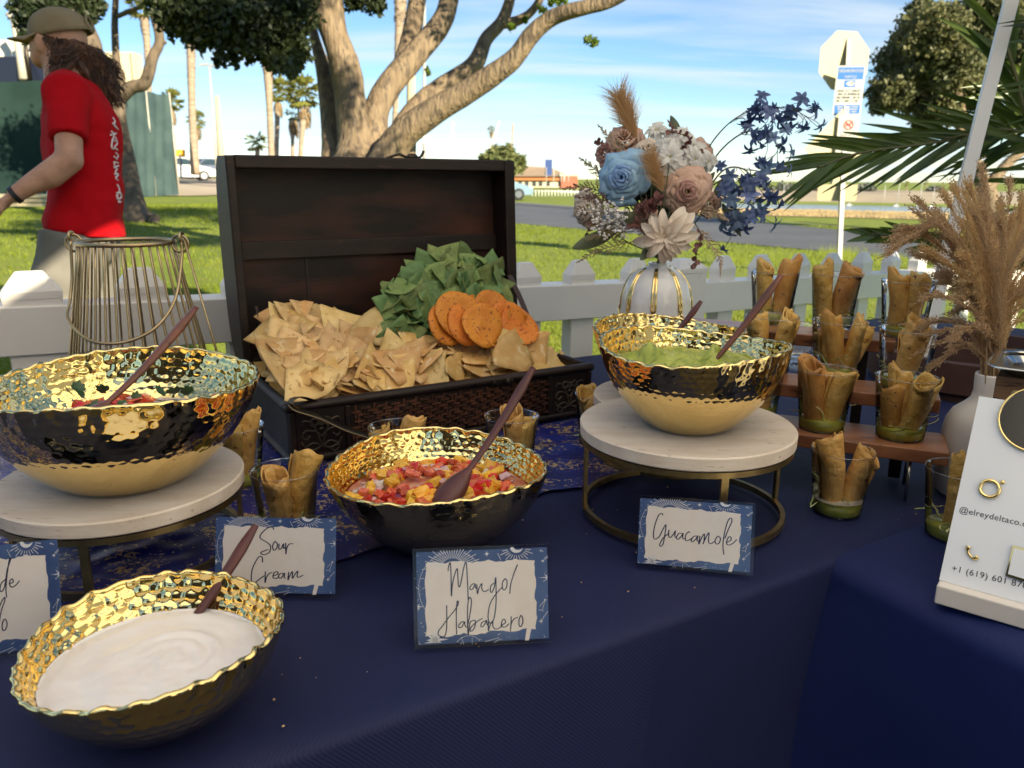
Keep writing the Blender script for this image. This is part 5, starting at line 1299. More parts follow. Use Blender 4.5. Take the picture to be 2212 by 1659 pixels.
M_wonion = mat('diced white onion', (0.70, 0.63, 0.55), 0.25, col2=(0.60, 0.45, 0.42), nscale=90, sss=0.15)
M_purple = mat('red onion skin', (0.16, 0.015, 0.07), 0.25)
M_cil = mat('cilantro leaf', (0.022, 0.07, 0.020), 0.4, col2=(0.04, 0.10, 0.03), nscale=80)
def dice_mesh(name, seed, s=(1, 1, 1)):
    r_ = random.Random(seed)
    mb = MB().ell((0, 0, 0), (s[0], 0, 0), (0, s[1], 0), (0, 0, s[2]), 8, 6)
    V = mb.v[0]
    for q in V:
        n = max(abs(q[0] / s[0]), abs(q[1] / s[1]), abs(q[2] / s[2]))
        l = math.sqrt((q[0] / s[0]) ** 2 + (q[1] / s[1]) ** 2 + (q[2] / s[2]) ** 2)
        q *= (l / n) ** 0.85
        q += np.array([r_.uniform(-1, 1) * 0.10 * s[i] for i in range(3)])
    return mb.mesh(name, (0, 0, 0), False)
def salsa(root, B, lev, count, mix, hfn, rmax=0.92, front_only=False, seed=1):
    r_ = random.Random(seed)
    lib = {}
    rad = bowl_r(lev / B['h'], B['R'], B['rb']) - 0.008
    k = 0
    while k < count:
        q = math.sqrt(r_.random()) * rmax; w = r_.uniform(0, 2 * math.pi)
        x, y = q * rad * math.cos(w), q * rad * math.sin(w)
        if front_only and y < -0.035 * 1: continue
        kind, m, sz, _ = r_.choices(mix, [z[3] for z in mix])[0]
        key = (kind, m.name, r_.randint(0, 3))
        if key not in lib:
            e = random.Random(hash(key[2]) + len(lib))
            lib[key] = dice_mesh(kind, e.random(), tuple(sz[i] * e.uniform(0.75, 1.2) for i in range(3)))
        z = B['c'][2] + lev + hfn(x, y, q) + r_.uniform(-0.001, 0.0055)
        o = link(kind, lib[key], m, root, (x, y, z - root.location[2]))
        o.rotation_euler = (r_.uniform(-0.6, 0.6), r_.uniform(-0.6, 0.6), r_.uniform(0, 6.28))
        sc = r_.uniform(0.8, 1.25); o.scale = (sc, sc, sc)
        k += 1
ms = thing('mango_salsa', 'mango salsa of red tomato, yellow mango and purple onion in the middle bowl', 'salsa', tuple(B_MANGO['c']))
def h_ms(x, y, q): return 0.022 * math.exp(-((x + 0.035) ** 2 + (y - 0.012) ** 2) / 0.045 ** 2) + 0.004 * math.exp(-((x - 0.06) ** 2 + (y + 0.01) ** 2) / 0.05 ** 2) + 0.003 * noi((x * 40, y * 40, 3))
part('pulp', fill('', '', '', B_MANGO, 0.066, M_pulp, lambda x, y, q: h_ms(x, y, q) - 0.004, 60, 18), M_pulp, ms)
salsa(ms, B_MANGO, 0.069, 290, [('tomato_piece', M_red, (0.0080, 0.0068, 0.0055), 7.5), ('tomato_piece', M_pink, (0.0070, 0.0060, 0.0048), 2.5), ('mango_piece', M_mango, (0.0092, 0.0070, 0.0060), 5.5),
      ('onion_piece', M_onion, (0.0056, 0.0050, 0.0020), 6), ('onion_piece', M_wonion, (0.0058, 0.0046, 0.0022), 2), ('onion_piece', M_purple, (0.0040, 0.0034, 0.0018), 1)], h_ms, seed=5)
ps = thing('pico_de_gallo', 'pico de gallo of tomato, white onion and cilantro in the largest bowl', 'salsa', tuple(B_PICO['c']))
hp = lambda x, y, q: 0.004 * (1 - q) + 0.004 * noi((x * 30, y * 30, 1))
part('pulp', fill('', '', '', B_PICO, 0.068, M_pulp, lambda x, y, q: hp(x, y, q) - 0.005, 60, 18), M_wonion, ps)
salsa(ps, B_PICO, 0.070, 200, [('tomato_piece', M_red, (0.0095, 0.008, 0.0065), 5), ('onion_piece', M_wonion, (0.0095, 0.006, 0.003), 8), ('onion_piece', M_onion, (0.007, 0.005, 0.0025), 2)], hp, seed=8)
def leaf_blade(L_, w, bend=0.3, n=6, cup=0.2, tipw=0.0):
    P = np.zeros((n + 1, 5, 3))
    for i in range(n + 1):
        t = i / n
        ww = w * (math.sin(math.pi * min(1, t * 0.92 + 0.06)) ** 0.75)
        for j in range(5):
            s = (j - 2) / 2
            P[i, j] = (ww * s, t * L_ * math.cos(bend * t), L_ * bend * t * t * 0.6 + cup * ww * s * s)
    return MB().grid(P)
rr_ = random.Random(3)
_cm = MB()
for a_ in (-1.25, -.6, 0, .6, 1.25):
    q_ = leaf_blade(0.0125 - .003 * abs(a_), 0.0032, 0.35); q_.xf(Matrix.Rotation(a_, 4, 'Z')); _cm.add(q_.v[0], q_.f)
cil_me = _cm.mesh('cilantro_leaf')
for k in range(26):
    x, y = rr_.uniform(-0.12, 0.12), rr_.uniform(-0.02, 0.12)
    if math.hypot(x, y) > 0.13: continue
    o = link('cilantro_leaf', cil_me, M_cil, ps, (x, y, 0.070 + 0.006 + rr_.uniform(0, 0.008)))
    o.rotation_euler = (rr_.uniform(-0.2, 0.9), rr_.uniform(-0.5, 0.5), rr_.uniform(0, 6.28))
for k, (px, py) in enumerate(((150, 848), (168, 842), (180, 856), (228, 845), (345, 850), (372, 850), (410, 848))):
    p = ad(px, py, 0.99) - B_PICO['c']
    o = link('cilantro_leaf', cil_me, M_cil, ps, tuple(p)); o.rotation_euler = (0.7, rr_.uniform(-1, 1), rr_.uniform(0, 6.28)); o.scale = (1.15,) * 3

# ================================================================== CHEST
M_dark = mat('blackened wood', (0.010, 0.006, 0.005), 0.5, spec=.3, col2=(0.020, 0.010, 0.007), nscale=6, stretch=(1, 1, 8), col3=(0.14, 0.045, 0.022), n3=26, t3=(0.68, 0.78), bump=0.25, bscale=40)
M_panel = mat('rubbed red brown board', (0.009, 0.005, 0.004), 0.5, spec=.25, col2=(0.075, 0.024, 0.013), nscale=4.0, nlo=0.44, nhi=0.78, stretch=(1.0, 1.0, 3.2), bump=0.2, bscale=60)
M_wicker = mat('dark wicker', (0.035, 0.014, 0.008), 0.4, col2=(0.13, 0.046, 0.022), nscale=70, nlo=0.4, nhi=0.7)
M_carve = mat('carved brown relief', (0.028, 0.017, 0.010), 0.42, col2=(0.07, 0.045, 0.026), nscale=80)
M_slate = mat('blue grey side', (0.018, 0.021, 0.026), 0.5, col2=(0.035, 0.04, 0.048), nscale=10, stretch=(1, 6, 6))  # left side and its rails are blue grey, the other boards brown black
CU0, CU1, CV0, CV1, CZ1 = 0.342, 0.975, 1.302, 1.640, 0.862
CB = TZ + 0.011
ch = thing('wooden_chest', 'dark wooden treasure chest with its lid open and a woven front, heaped with chips', 'chest', W((CU0 + CU1) / 2, (CV0 + CV1) / 2, TZ))
def ubox(u0, u1, v0, v1, z0, z1):
    return MB().box(W((u0 + u1) / 2, (v0 + v1) / 2, (z0 + z1) / 2), UU * (u1 - u0), VV * (v1 - v0), ZZ * (z1 - z0))
part('base_board', ubox(CU0 + .002, CU1 - .002, CV0 + .002, CV1 - .002, TZ + 0.010, TZ + 0.022), M_dark, ch, False, bevel=0.002)
part('front_board', ubox(CU0, CU1, CV0 + 0.004, CV0 + 0.018, TZ + 0.022, CZ1 - 0.004), M_dark, ch, False, bevel=0.002)
part('back_board', ubox(CU0, CU1, CV1 - 0.014, CV1, TZ + 0.022, CZ1 - 0.004), M_dark, ch, False, bevel=0.002)
part('side_board', ubox(CU0, CU0 + 0.014, CV0 + 0.018, CV1 - 0.014, TZ + 0.022, CZ1 - 0.004), M_slate, ch, False)
part('side_board', ubox(CU1 - 0.014, CU1, CV0 + 0.018, CV1 - 0.014, TZ + 0.022, CZ1 - 0.004), M_dark, ch, False)
def rail(a, b, r, m=M_dark, nm='rail', fl=0.75):
    return part(nm, MB().tube([a + (b - a) * t for t in np.linspace(0, 1, 12)], r, 10, flat=fl), m, ch)
rail(W(CU0 - 0.004, CV0 + 0.006, CZ1 - 0.003), W(CU1 + 0.004, CV0 + 0.006, CZ1 - 0.003), 0.0115)
rail(W(CU0 - 0.004, CV0 + 0.004, CB + 0.004), W(CU1 + 0.004, CV0 + 0.004, CB + 0.004), 0.0095)
rail(W(CU0 + 0.002, CV0, CZ1 - 0.003), W(CU0 + 0.002, CV1, CZ1 - 0.003), 0.010, M_slate)
rail(W(CU0 + 0.002, CV0, CB + 0.004), W(CU0 + 0.002, CV1, CB + 0.004), 0.009, M_slate)
rail(W(CU1 - 0.002, CV0, CZ1 - 0.003), W(CU1 - 0.002, CV1, CZ1 - 0.003), 0.010)
# front: posts, carved corner panels, woven field
CW = 0.098
for ua in (CU0, CU0 + CW, CU1 - CW - 0.010, CU1 - 0.010):
    part('front_post', ubox(ua, ua + 0.010, CV0 - 0.003, CV0 + 0.008, TZ + 0.022, CZ1 - 0.010), M_dark, ch, False, bevel=0.002)
for ua in (CU0 + 0.010, CU1 - CW):
    part('carved_panel', ubox(ua + 0.001, ua + CW - 0.011, CV0, CV0 + 0.006, TZ + 0.022, CZ1 - 0.010), M_dark, ch, False)
    mb = MB(); uc = ua + (CW - 0.010) / 2
    for sg in (-1, 1):
        for (pts) in ([(0, .030), (.012, .040), (.026, .036), (.030, .026), (.022, .020), (.016, .026)], [(0, .050), (.010, .060), (.026, .064), (.034, .056), (.028, .048), (.020, .054)],
                      [(0, .030), (.006, .052), (.016, .076), (.030, .082), (.034, .074)], [(0, .074), (.010, .084), (.018, .080)], [(.004, .076), (.012, .070), (.020, .074)], [(0, .034), (.014, .028), (.030, .034), (.036, .044)]):
            mb.tube(spline([W(uc + sg * a, CV0 - 0.0005, TZ + 0.002 + b) for a, b in pts], 5), 0.0018, 6)
    for b in (.064, .072, .080):
        mb.ell(W(uc, CV0, TZ + 0.002 + b), UU * 0.005, VV * 0.0022, ZZ * 0.003, 8, 6)
    part('carving', mb, M_carve, ch)
mb = MB(); wu0, wu1, wz0, wz1 = CU0 + CW + 0.011, CU1 - CW - 0.011, TZ + 0.026, CZ1 - 0.014
cw = 0.0058
nx, nz = int((wu1 - wu0) / cw), int((wz1 - wz0) / cw)
for i in range(nx):
    for j in range(nz):
        hor = ((i + 2 * j) % 5) in (0, 1, 2)
        k = (i + 2 * j) % 5
        if hor and k == 0:
            c = W(wu0 + (i + 1.5) * cw, CV0 - 0.001 - 0.0004 * ((i * 7 + j * 3) % 3), wz0 + (j + .5) * cw)
            mb.box(c, UU * cw * 3.0, VV * 0.003, ZZ * cw * 0.62)
        elif not hor and (i * 3 + j) % 2 == 0:
            mb.box(W(wu0 + (i + .5) * cw, CV0 + 0.0006, wz0 + (j + .5) * cw), UU * cw * 0.6, VV * 0.003, ZZ * cw * 2.1)
part('woven_strip', mb, M_wicker, ch, False, kind='stuff')
part('woven_backing', ubox(wu0, wu1, CV0 + 0.001, CV0 + 0.0035, wz0, wz1), M_dark, ch, False)
uc = CU0 + 0.415
cl_ = MB(); cl_.box(W(uc, CV0 - 0.008, CZ1 - 0.004), UU * 0.05, VV * 0.004, ZZ * 0.012)
clasp = part('clasp', cl_, M_iron, ch, False, bevel=0.002)
cl_ = MB(); cl_.ell(W(uc + 0.008, CV0 - 0.013, CZ1 - 0.004), UU * .006, VV * .006, ZZ * .007); part('hasp_loop', cl_, M_iron, clasp)
for du in (-0.019, 0.019):
    cl_ = MB(); cl_.ell(W(uc + du, CV0 - 0.0105, CZ1 - 0.004), UU * .003, VV * .002, ZZ * .003, 8, 5); part('screw', cl_, M_iron, clasp)
# lid, opened upright: a shallow box whose mouth faces the front
LZ0, LZ1, LV0, LV1 = CZ1 + 0.006, 1.279, 1.610, 1.748
LS = 0.06  # backward lean of the lid per metre of height
def lb(u0, u1, v0, v1, z0, z1):
    k = LS
    c = [W(u, v + (z - LZ0) * k, z) for z in (z0, z1) for v in (v0, v1) for u in (u0, u1)]
    return MB().add(c, [(0, 2, 3, 1), (4, 5, 7, 6), (0, 1, 5, 4), (2, 6, 7, 3), (0, 4, 6, 2), (1, 3, 7, 5)])
lid = part('lid', lb(CU0, CU1 + 0.004, LV0 + 0.062, LV0 + 0.075, LZ0 + 0.01, LZ1 - 0.012), M_panel, ch, False)
def lp(nm, *a, m=M_dark, bv=0.003):
    return part(nm, lb(*a), m, lid, False, bevel=bv)
FW = 0.026
lp('lid_frame', CU0 - 0.002, CU0 + FW * 0.62, LV0, LV0 + 0.078, LZ0, LZ1)
lp('lid_frame', CU1 - FW * 0.62, CU1 + 0.010, LV0, LV0 + 0.078, LZ0, LZ1)
lp('lid_frame', CU0 + FW * 0.62, CU1 - FW * 0.62, LV0, LV0 + 0.078, LZ1 - 0.024, LZ1 + 0.001)
lp('lid_frame', CU0 + FW * 0.62, CU1 - FW * 0.62, LV0, LV0 + 0.078, LZ0, LZ0 + 0.016)
lp('inner_slat', CU0 + FW * 0.62, CU1 - FW * 0.62, LV0 + 0.050, LV0 + 0.062, 1.075, 1.111, bv=0.0015)
for ux in (CU0 + 0.155, CU0 + 0.47):
    lp('inner_seam', ux, ux + 0.006, LV0 + 0.0600, LV0 + 0.0625, LZ0 + 0.016, 1.075, bv=0)
# domed back of the lid
P = np.zeros((2, 15, 3)); P2 = np.zeros((15, 3))
for j in range(15):
    w = math.pi * j / 14
    zc = (LZ0 + LZ1) / 2; hz = (LZ1 - LZ0) / 2 - 0.001
    P2[j] = (0, LV0 + 0.072 + 0.062 * math.sin(w) ** 0.7, zc - hz * math.cos(w))
for i, u in enumerate((CU0 + 0.001, CU1 + 0.003)):
    for j in range(15): P[i, j] = W(u, P2[j, 1] + (P2[j, 2] - LZ0) * LS, P2[j, 2])
mb = MB().grid(P); mb.poly(P[0]); mb.poly(P[1, ::-1])
part('domed_back', mb, M_dark, lid, False)
mb = MB()
mb.tube(spline([W(CU0 + 0.34 + a, LV0 + 0.03 + (LZ1 - LZ0) * LS, LZ1 + b) for a, b in ((0, 0.001), (.010, .004), (.03, .009), (.045, .004), (.075, .003), (.085, .012), (.087, .018))], 4), 0.003, 6)
mb.ell(W(CU0 + 0.40, LV0 + 0.03 + (LZ1 - LZ0) * LS, LZ1 + 0.004), UU * 0.014, VV * 0.006, ZZ * 0.008)
part('clasp_plate', mb, M_iron, lid)
M_lea = mat('dark leather strap', (0.05, 0.028, 0.026), 0.6)
part('stay_strap', MB().tube(spline([W(CU0 + 0.030, LV0 - 0.004, 0.99), W(CU0 + 0.034, LV0 - 0.02, 0.94), W(CU0 + 0.035, LV0 - 0.04, 0.88), W(CU0 + 0.026, LV0 - 0.05, CZ1 - 0.01)], 6), 0.009, 8, flat=0.15), M_lea, ch)
part('stay_strap', MB().tube(spline([W(CU1 - 0.02, LV0 - 0.006, 1.02), W(CU1 - 0.012, LV0 - 0.06, 0.95), W(CU1 - 0.014, LV0 - 0.14, CZ1 - 0.01)], 6), 0.008, 8, flat=0.15), M_lea, ch)

# ------------------------------------------------------------------ chips, each one a thing
M_corn = mat('yellow corn chip', (0.56, 0.345, 0.125), 0.6, col2=(0.70, 0.485, 0.225), nscale=38, col3=(0.36, 0.18, 0.06), n3=110, t3=(0.62, 0.72), rand=.22, bump=0.5, bscale=160)
M_corn2 = mat('golden corn chip', (0.57, 0.32, 0.095), 0.6, col2=(0.66, 0.42, 0.16), nscale=38, col3=(0.74, 0.58, 0.34), n3=70, rand=.22, t3=(0.62, 0.7), bump=0.5, bscale=160)
M_green = mat('green tortilla chip', (0.12, 0.185, 0.05), 0.68, col2=(0.19, 0.25, 0.08), nscale=30, col3=(0.06, 0.10, 0.02), n3=180, t3=(0.62, 0.70), bump=0.5, bscale=160, rand=.3)
M_green2 = mat('deep green tortilla chip', (0.095, 0.185, 0.065), 0.68, col2=(0.14, 0.235, 0.08), nscale=30, col3=(0.05, 0.08, 0.02), n3=180, t3=(0.68, 0.76), bump=0.5, bscale=160)
M_orange = mat('orange chilli chip', (0.60, 0.17, 0.012), 0.6, col2=(0.68, 0.24, 0.022), nscale=40, col3=(0.22, 0.045, 0.01), n3=200, t3=(0.60, 0.68), rand=.15, bump=0.5, bscale=200)
def chip_mesh(name, seed, R=0.078, ang=1.15, curl=0.9, rnd=False, trunc=0.0):
    r_ = random.Random(seed)
    nu, nvv = (18, 5) if rnd else (8, 7)
    P = np.zeros((nu, nvv, 3)); ox = r_.uniform(0, 50)
    cdir = r_.uniform(-0.5, 0.5); ck = r_.uniform(0.5, 1.2) * curl * (1 if r_.random() < 0.75 else -1)
    for i in range(nu):
        w = (2 * math.pi * i / nu) if rnd else ang * (i / (nu - 1) - 0.5)
        for j in range(nvv):
            q = j / (nvv - 1)
            rad = R * (trunc + (1 - trunc) * q) * (1 + 0.05 * noi((w * 2 + ox, 0, 0)) * q)
            x, y = rad * math.sin(w), rad * math.cos(w) - (0 if rnd else R * 0.62)
            s = x * math.cos(cdir) + y * math.sin(cdir)
            z = ck * s * s * 9 + 0.0034 * noi((x * 28 + ox, y * 28, seed % 50)) + 0.0012 * noi((x * 120 + ox, y * 120, 0))
            P[i, j] = (x, y, z)
    me = MB().grid(P, cu=rnd).mesh(name)
    return me
CH = {}
for k in range(9): CH['corn', k] = chip_mesh('corn_chip', 10 + k, R=0.082 + 0.006 * (k % 3), ang=1.05 + 0.12 * (k % 4), curl=0.2 + 0.05 * k, trunc=0.04 if k % 2 else 0.2)
for k in range(8): CH['green', k] = chip_mesh('green_chip', 40 + k, R=0.064 + 0.004 * (k % 3), ang=1.05 + 0.1 * (k % 4), curl=0.9, trunc=0.06)
for k in range(4): CH['orange', k] = chip_mesh('orange_chip', 70 + k, R=0.034 + 0.0015 * k, curl=0.7, rnd=True)
for k in range(4): CH['orangebit', k] = chip_mesh('orange_chip', 80 + k, R=0.052, ang=1.2, curl=1.0, trunc=0.1)
for k in range(4): CH['bit', k] = chip_mesh('corn_chip', 90 + k, R=0.034, ang=1.1, curl=1.0, trunc=0.2)
CAMV = lambda p: nrm(CAM - p)
def put_chip(kind, nm, p, nv_, spin, m, label, group, sc=1.0):
    ks = [k for k in CH if k[0] == kind]
    me0 = CH[random.choice(ks)]
    key = (me0.name, m.name)
    if key not in CHM:
        me = me0.copy(); me.materials.clear(); me.materials.append(m); CHM[key] = me
    o = link(nm, CHM[key], None, None, tuple(p))
    x, y, z = frame(nv_, (0, 0, 1))
    M = mat4(x, y, z, p) @ Matrix.Rotation(spin, 4, 'Z')
    o.matrix_world = M @ Matrix.Scale(sc, 4)
    s = o.modifiers.new('Solidify', 'SOLIDIFY'); s.thickness = 0.0018; s.offset = 0
    return tag(o, label, 'chip', group)
CHM = {}
LC = 'triangular yellow corn chip in the chest'
LG = 'crumpled green tortilla chip heaped against the open lid'
LO = 'round orange chilli chip on the right of the chest'
GC, GG, GO = 'yellow corn chips in the chest', 'green chips heaped against the lid', 'orange chips between green and yellow ones'
def heap(kind, nm, poly, vfun, n, mats, label, group, tilt, base_n, sc=(0.85, 1.1), seed=0):
    random.seed(seed)
    x0, x1 = min(p[0] for p in poly), max(p[0] for p in poly); y0, y1 = min(p[1] for p in poly), max(p[1] for p in poly)
    pts = []
    tries = 0
    while len(pts) < n and tries < 20000:
        tries += 1
        x, y = random.uniform(x0, x1), random.uniform(y0, y1)
        if not inpoly(x, y, poly): continue
        dm = min([((x - a) ** 2 + (y - b) ** 2) for a, b in pts[-40:]], default=9e9)
        if dm < 16 ** 2 and random.random() < 0.85: continue
        pts.append((x, y))
    for x, y in sorted(pts, key=lambda q: q[1]):
        v = vfun(x, y) + random.uniform(-0.012, 0.012)
        p = av(x, y, v)
        nv_ = nrm(np.asarray(base_n) + np.array([random.gauss(0, 1), random.gauss(0, 1), random.gauss(0, 0.7)]) * tilt)
        put_chip(kind, nm, p, nv_, random.uniform(0, 6.28), random.choice(mats), label, group, random.uniform(*sc))
# heap of green, then orange, then corn
heap('green', 'green_chip', [(800, 690), (850, 625), (905, 575), (945, 545), (1000, 552), (1068, 568), (1100, 615), (1098, 670), (1000, 690), (930, 700), (890, 725), (850, 725)],
     lambda x, y: lerp(1.595, 1.47, (y - 550) / 175), 108, [M_green, M_green, M_green2], LG, GG, 0.50, -VV * 0.75 + ZZ * 0.5, (0.85, 1.12), 1)
heap('orangebit', 'orange_chip', [(950, 715), (950, 655), (1030, 640), (1100, 650), (1130, 690), (1120, 725), (1040, 735)], lambda x, y: lerp(1.475, 1.42, (y - 640) / 100), 15, [M_orange],
     'broken orange chilli chip behind the round ones', 'broken orange chips', 0.45, -VV * 0.7 + ZZ * 0.6, (0.8, 1.0), 2)
random.seed(4)
for x, y, dv in ((985, 680, 0), (1060, 670, .006), (1010, 700, -.014), (1040, 705, -.022), (1092, 700, -0.006), (965, 700, -.004), (1120, 705, -.012), (1075, 722, -.02)):
    p = av(x, y, 1.425 + dv)
    ot = {985: 'largest on the left at the back', 1060: 'topmost in the middle', 1010: 'front left of the cluster', 1040: 'frontmost in the middle', 1092: 'right of the middle', 965: 'leftmost in the cluster', 1120: 'rightmost in the cluster', 1075: 'lowest beside the corn chips'}[x]
    put_chip('orange', 'orange_chip', p, nrm(-VV * 0.9 + ZZ * 0.42 + np.array([random.gauss(0, .16), random.gauss(0, .14), random.gauss(0, .1)])), random.uniform(0, 6), M_orange, 'round orange chilli chip, ' + ot, GO, 1.28 if y < 706 else 1.05)
heap('corn', 'corn_chip', [(585, 760), (605, 705), (650, 695), (700, 700), (760, 712), (835, 730), (845, 790), (835, 825), (700, 832), (655, 832), (612, 795)],
     lambda x, y: lerp(1.57, 1.352, (y - 680) / 165), 70, [M_corn, M_corn, M_corn2], LC, GC, 0.20, ZZ * 0.75 - VV * 0.5, (1.0, 1.35), 3)
heap('corn', 'corn_chip', [(850, 745), (920, 748), (1040, 750), (1140, 760), (1240, 780), (1215, 788), (1100, 798), (960, 815), (850, 832)],
     lambda x, y: lerp(1.44, 1.350, (y - 745) / 85), 52, [M_corn, M_corn2, M_corn2], LC, GC, 0.26, ZZ * 0.75 - VV * 0.5, (0.85, 1.1), 5)
heap('bit', 'corn_chip', [(600, 760), (840, 740), (900, 760), (1215, 782), (1100, 794), (840, 828), (650, 836)], lambda x, y: lerp(1.50, 1.345, (y - 740) / 90), 34, [M_corn, M_corn2], LC, GC, 0.7, ZZ * 0.75 - VV * 0.5, (0.8, 1.2), 6)
random.seed(9)
for x, y, v, m in ((805, 715, 1.47, M_corn), (740, 708, 1.50, M_corn), (620, 690, 1.58, M_corn2), (675, 690, 1.57, M_corn), (1108, 770, 1.36, M_corn2), (1150, 762, 1.385, M_corn2), (1100, 755, 1.38, M_corn2)):
    bt = {805: 'large domed corn chip in the middle of the heap, edge toward the green chips', 740: 'large corn chip left of the domed one in the middle', 620: 'large corn chip standing at the back left against the lid', 675: 'second large corn chip standing against the lid at left', 1108: 'large pale corn chip standing before the orange chips', 1150: 'large corn chip leaning right of the orange chips', 1100: 'corn chip half behind the large pale one before the orange chips'}[x]
    put_chip('corn', 'corn_chip', av(x, y, v), nrm(-VV * 0.8 + ZZ * 0.55 + np.array([random.gauss(0, .2), random.gauss(0, .2), 0])), random.uniform(0, 6), m, bt, GC, 1.2)
# body of the heap below the chips one can see
P = np.zeros((26, 18, 3))
for i in range(26):
    for j in range(18):
        u = CU0 + 0.016 + (CU1 - CU0 - 0.032) * i / 25; v = CV0 + 0.020 + (CV1 - CV0 - 0.042) * j / 17
        t = (v - CV0) / (CV1 - CV0); s = (u - CU0) / (CU1 - CU0)
        z = CZ1 - 0.035 + 0.055 * t + 0.12 * t * math.exp(-((s - 0.80) / 0.20) ** 2) + 0.010 * noi((u * 30, v * 30, 0))
        P[i, j] = W(u, v, z)
tag(link('chip_heap', MB().grid(P).mesh('chip_heap'), M_corn2), kind='stuff')

crm = MB(); random.seed(33)
for k in range(46):
    u_, v_ = random.uniform(.1, 1.25), random.uniform(.64, .95)
    c_ = W(u_, v_, TZ + .0012); s_ = random.uniform(.0004, .0011); crm.ell(c_, UU * s_ * random.uniform(1, 2), VV * s_, ZZ * s_, 5, 4)
tag(link('crumbs', crm.mesh('crumbs'), M_corn), kind='stuff')
# ------------------------------------------------------------------ tongs
M_tong = mat('bronze tongs', (0.16, 0.12, 0.07), 0.32, 1.0)
tg = thing('serving_tongs', 'bronze coloured serving tongs leaning over the chest front rail', 'tongs', tuple(av(680, 890, 1.29)))
part('arm', MB().tube(spline([av(626, 872, 1.285), av(640, 884, 1.280), av(690, 900, 1.272), av(745, 925, 1.262), av(790, 940, 1.255), av(815, 950, 1.25)], 6), [0.010] * 16 + [0.011] * 10 + [0.013] * 5, 8, flat=0.14), M_tong, tg)
part('arm', MB().tube(spline([av(626, 872, 1.285), av(634, 861, 1.287), av(652, 858, 1.298), av(690, 868, 1.315), av(740, 872, 1.335)], 6), 0.009, 8, flat=0.14), M_tong, tg)
# ================================================================== RISER, CUPS, TAQUITOS
M_walnut = mat('oiled reddish wood', (0.16, 0.060, 0.028), 0.34, col2=(0.32, 0.14, 0.068), nscale=4, stretch=(1.2, 7, 9), col3=(0.05, 0.018, 0.012), n3=9, t3=(0.60, 0.72), bump=0.12, bscale=60)
cupJ = []
RI = R_(-24)
RU = np.array([math.cos(RI), math.sin(RI), 0]); RB = np.array([-math.sin(RI), math.cos(RI), 0])
ris = thing('serving_riser', 'three tier reddish wooden riser on the right carrying cups of rolled tacos', 'riser', (0.6, 1.3, TZ))
def plank(px, py, z, length, depth, th=0.022):
    # right front top corner given by its place in the photograph
    a = az(px, py, z)
    c = a - RU * length / 2 + RB * depth / 2 - ZZ * th / 2
    part('plank', MB().box(c, RU * length, RB * depth, ZZ * th), M_walnut, ris, False, bevel=0.002)
    return a
ZP = (0.846, 0.906, 0.968)
p1 = plank(2052, 979, ZP[0], 0.46, 0.105)
p2 = plank(2033, 865, ZP[1], 0.46, 0.09)
p3 = plank(1935, 738, ZP[2], 0.46, 0.09)
M_wire = mat('bright wire', (0.5, 0.48, 0.44), 0.25, 1.0)
M_blk = mat('black wooden leg', (0.03, 0.022, 0.018), 0.5)
for k, a in enumerate((p1, p2, p3)):
    for s in (0.05, 0.40):
        q = a - RU * s + RB * 0.05
        z0 = TZ + 0.006; z1 = ZP[k] - 0.023
        if k == 0:
            for e in (-0.035, 0.035):
                part('wire_leg', MB().tube([q + RB * e + ZZ * (z1 - q[2]), q + RB * (e * 1.1) + ZZ * (z0 - q[2])], 0.0025, 6), M_wire, ris)
        else:
            part('leg', MB().box(np.array([q[0], q[1], (z0 + z1) / 2]), RU * 0.018, RB * 0.03, ZZ * (z1 - z0)), M_blk, ris, False)
mb = MB()
for e in (0, 1):
    pass
M_cup = clear('clear plastic', (0.99, 0.995, 0.995), edge=0.02, ior=1.25, rough=0.05, wave=0.06)
M_lip = clear('plastic lip', (0.9, 0.92, 0.93), edge=0.30, ior=1.4, rough=0.15)
M_taq = mat('fried rolled tortilla', (0.56, 0.30, 0.065), 0.45, col2=(0.72, 0.45, 0.14), nscale=34, rand=.15, col3=(0.15, 0.055, 0.018), n3=120, t3=(0.66, 0.76), bump=0.9, bscale=110, bdist=0.004)
M_taq2 = mat('browned rolled tortilla', (0.44, 0.20, 0.042), 0.45, col2=(0.60, 0.33, 0.085), nscale=34, rand=.15, col3=(0.10, 0.035, 0.012), n3=110, t3=(0.66, 0.76), bump=0.55, bscale=170, bdist=0.003)
M_fillg = mat('ground filling', (0.10, 0.045, 0.02), 0.7, bump=0.8, bscale=300)
M_verde = mat('green salsa', (0.40, 0.41, 0.04), 0.25, col2=(0.52, 0.50, 0.08), nscale=60, sss=0.1)
M_let = mat('shredded lettuce', (0.42, 0.48, 0.14), 0.45, col2=(0.62, 0.62, 0.34), nscale=60)
M_crema = mat('white crema', (0.75, 0.72, 0.64), 0.35)
CR, CBt, CH_ = 0.0455, 0.0345, 0.100
mb = MB()
mb.lathe([(0.0005, 0.004), (CBt - 0.002, 0.004), (CBt - 0.0005, 0.0005), (CBt, 0.0), (CBt + 0.0006, 0.004), (CBt + (CR - CBt) * 0.35, 0.035), (CBt + (CR - CBt) * 0.7, 0.07), (CR, CH_ - 0.002), (CR + 0.0012, CH_ - 0.0005), (CR + 0.0006, CH_), (CR - 0.0010, CH_ - 0.001)], 40)
cup_me = mb.mesh('plastic_cup')
cup_me.materials.append(M_cup); cup_me.materials.append(M_lip)
for p_ in cup_me.polygons:
    if p_.center[2] > CH_ - 0.0025: p_.material_index = 1
